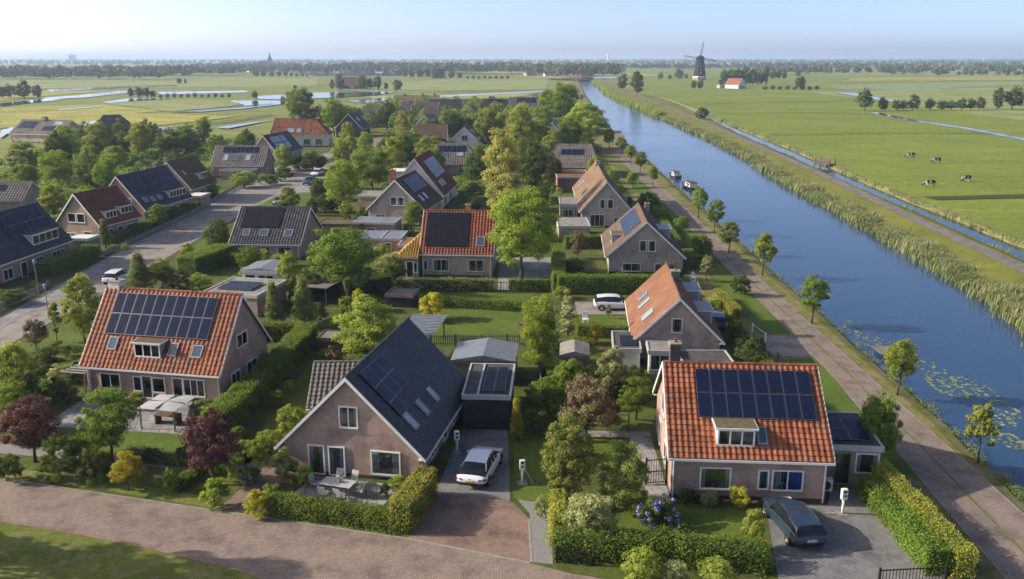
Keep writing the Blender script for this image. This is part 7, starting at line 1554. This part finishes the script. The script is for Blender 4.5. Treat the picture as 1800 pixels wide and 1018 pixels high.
def farhouse(label, group, x, y, rz, L, W, h, roof):
    t = empty('far_house', (x, y, 0), rz, label, 'house', group); MB().box(-L / 2, L / 2, -W / 2, W / 2, 0, h).build('wall', TR.choice(('white_plaster', 'brick_grey', 'brick_red')), t)
    MB().prism([(-L / 2 - .3, -W / 2 - .4, h), (-L / 2 - .3, W / 2 + .4, h), (-L / 2 - .3, 0, h + W * .5)], (L + .6, 0, 0)).build('roof', roof, t)
    for i in range(2): MB().box(-L * .3 + i * L * .4, -L * .1 + i * L * .4, -W / 2 - .06, -W / 2, h * .3, h * .75).build('window', 'car_glass', t)
FHR = random.Random(4)
def ordi(i): return ORD[i] if i < 12 else '%d%s' % (i + 1, {1: 'st', 2: 'nd', 3: 'rd'}.get((i + 1) % 10 if (i + 1) // 10 != 1 else 0, 'th'))
for lb, gp, n_, xr, yr in (('in the church village on the horizon', 'church village houses', 46, (-560, -170), (1650, 2300)), ('in the hamlet before the central wood', 'hamlet before the central wood', 14, (20, 110), (1290, 1420)), ('in the far hamlet on the right horizon', 'far hamlet on the right', 26, (560, 1300), (1500, 2300))):
    sp = sorted(((FHR.uniform(*xr), FHR.uniform(*yr)) for _ in range(n_)), key=lambda q: q[0] / q[1])
    for i, (x, y) in enumerate(sp): farhouse(ordi(i) + ' house from the left ' + lb, gp, x, y, FHR.uniform(-.6, .6), FHR.uniform(10, 18), 9, FHR.uniform(3, 5.5), FHR.choice(('tile_red', 'tile_red', 'tile_orange', 'tile_slate')))
farhouse('white far barn among tall trees in the flooded meadow', None, -134, 762, .05, 24, 12, 4, 'tile_brown'); farhouse('low white farm building left of the windmill', None, 186, 790, .1, 12, 8, 3, 'tile_slate'); farhouse('white cottage in the meadow grove', None, -95, 1180, 0, 18, 10, 4, 'white_plaster')
# far woods and tree lines: one mass each
def wood(label, segs, hmin, hmax, n, depth, leaf=3.4, per=48, mat='leaf_far'):
    P, N, lv = [], [], []
    W_ = np.array([math.hypot(b[0] - a[0], b[1] - a[1]) for a, b in segs]); W_ /= W_.sum()
    for _ in range(n):
        a, b = segs[int(RN.choice(len(segs), p=W_))]; t = RN.random(); x, y = a[0] + (b[0] - a[0]) * t, a[1] + (b[1] - a[1]) * t + RN.uniform(-.5, .5) * depth
        h = RN.uniform(hmin, hmax); r = h * RN.uniform(.32, .5); d = unit(RN.normal(size=(per, 3))); d[:, 2] = np.abs(d[:, 2]) * 1.25 - .25
        q = np.array([x, y, h * .48]) + d * np.array([r, r, h * .5]) * RN.uniform(.75, 1.05, (per, 1)); q[:, 2] = np.maximum(q[:, 2], .3)
        P.append(q); N.append(unit(d + RN.normal(size=d.shape) * .4)); lv.append(np.clip(RN.uniform(.2, .8) + RN.normal(0, .18, per), 0, 1))
    P, N, lv = np.concatenate(P), np.concatenate(N), np.concatenate(lv); s = leaf * (np.clip(P[:, 1] / 1500, .8, 3) if leaf > 1 else np.ones(len(P)))
    V, F_ = leaf_quads(P, N, 1.0, RN, .8); c_ = V.reshape(-1, 4, 3); m = c_.mean(1, keepdims=True); V = (m + (c_ - m) * s[:, None, None]).reshape(-1, 3)
    tag(link('far_wood', fast_mesh('far_wood', V, F_, mat, lv)), label, 'wood', kind='stuff')
wood('dense wood on the left middle horizon', [((-760, 1150), (-420, 1130)), ((-1000, 1300), (-430, 1420))], 9, 17, 520, 130)
wood('thin tree line far left', [((-1250, 1500), (-700, 1450)), ((-1700, 1900), (-1000, 1900))], 8, 15, 170, 120)
wood('tree belt around the church village', [((-780, 2250), (-150, 2000)), ((-620, 1700), (-180, 1600))], 8, 16, 420, 160)
wood('long wood in the centre beyond the canal mouth', [((-190, 1560), (120, 1500)), ((-330, 1750), (-100, 1650))], 11, 20, 420, 90)
wood('dark copse at the end of the central wood', [((30, 1340), (160, 1340)), ((60, 1260), (140, 1230))], 12, 20, 170, 60)
wood('tree belt beyond the windmill', [((150, 2300), (900, 2250)), ((420, 1500), (660, 1450))], 8, 15, 330, 140)
wood('tree belt on the right horizon', [((650, 1650), (1100, 1600)), ((700, 2600), (2000, 2600))], 9, 16, 420, 150)
wood('hedgerow trees across the right polder', [((560, 1330), (1050, 1300)), ((900, 1800), (1500, 1700))], 6, 12, 150, 40)
for k, (yy, c_) in enumerate(((3400, 520), (4600, 620), (6500, 700), (9000, 700))):
    wood('band of woods on the horizon, ' + ('nearest', 'second', 'third', 'farthest')[k] + ' layer', [((-yy * .75, yy), (yy * .75, yy))], 10 + k * 2, 19 + k * 1.2, c_, yy * .22, 2.2 + k * .8, 30)
wood('tree mass around the far end of the village', [((-42, 305), (20, 300)), ((-52, 335), (14, 330)), ((-60, 375), (8, 370)), ((-62, 420), (0, 415)), ((-66, 310), (-58, 380))], 4, 8.5, 150, 22, .85, 190, 'leaf_green')
# ------------------------------------------------------------------ air
hz = MB().box(-26000, 26000, -400, 26000, -2.2, 72).build('haze', None)
m_ = bpy.data.materials.new('haze_air'); m_.use_nodes = True; t_ = m_.node_tree; t_.nodes.clear(); oo = t_.nodes.new('ShaderNodeOutputMaterial'); pv = t_.nodes.new('ShaderNodeVolumePrincipled')
pv.inputs['Color'].default_value = (.62, .78, 1.0, 1); pv.inputs['Density'].default_value = .00017; pv.inputs['Anisotropy'].default_value = .2
t_.links.new(pv.outputs[0], oo.inputs['Volume']); hz.data.materials.append(m_); hz['kind'] = 'stuff'; hz['label'] = 'pale blue air over the polder'
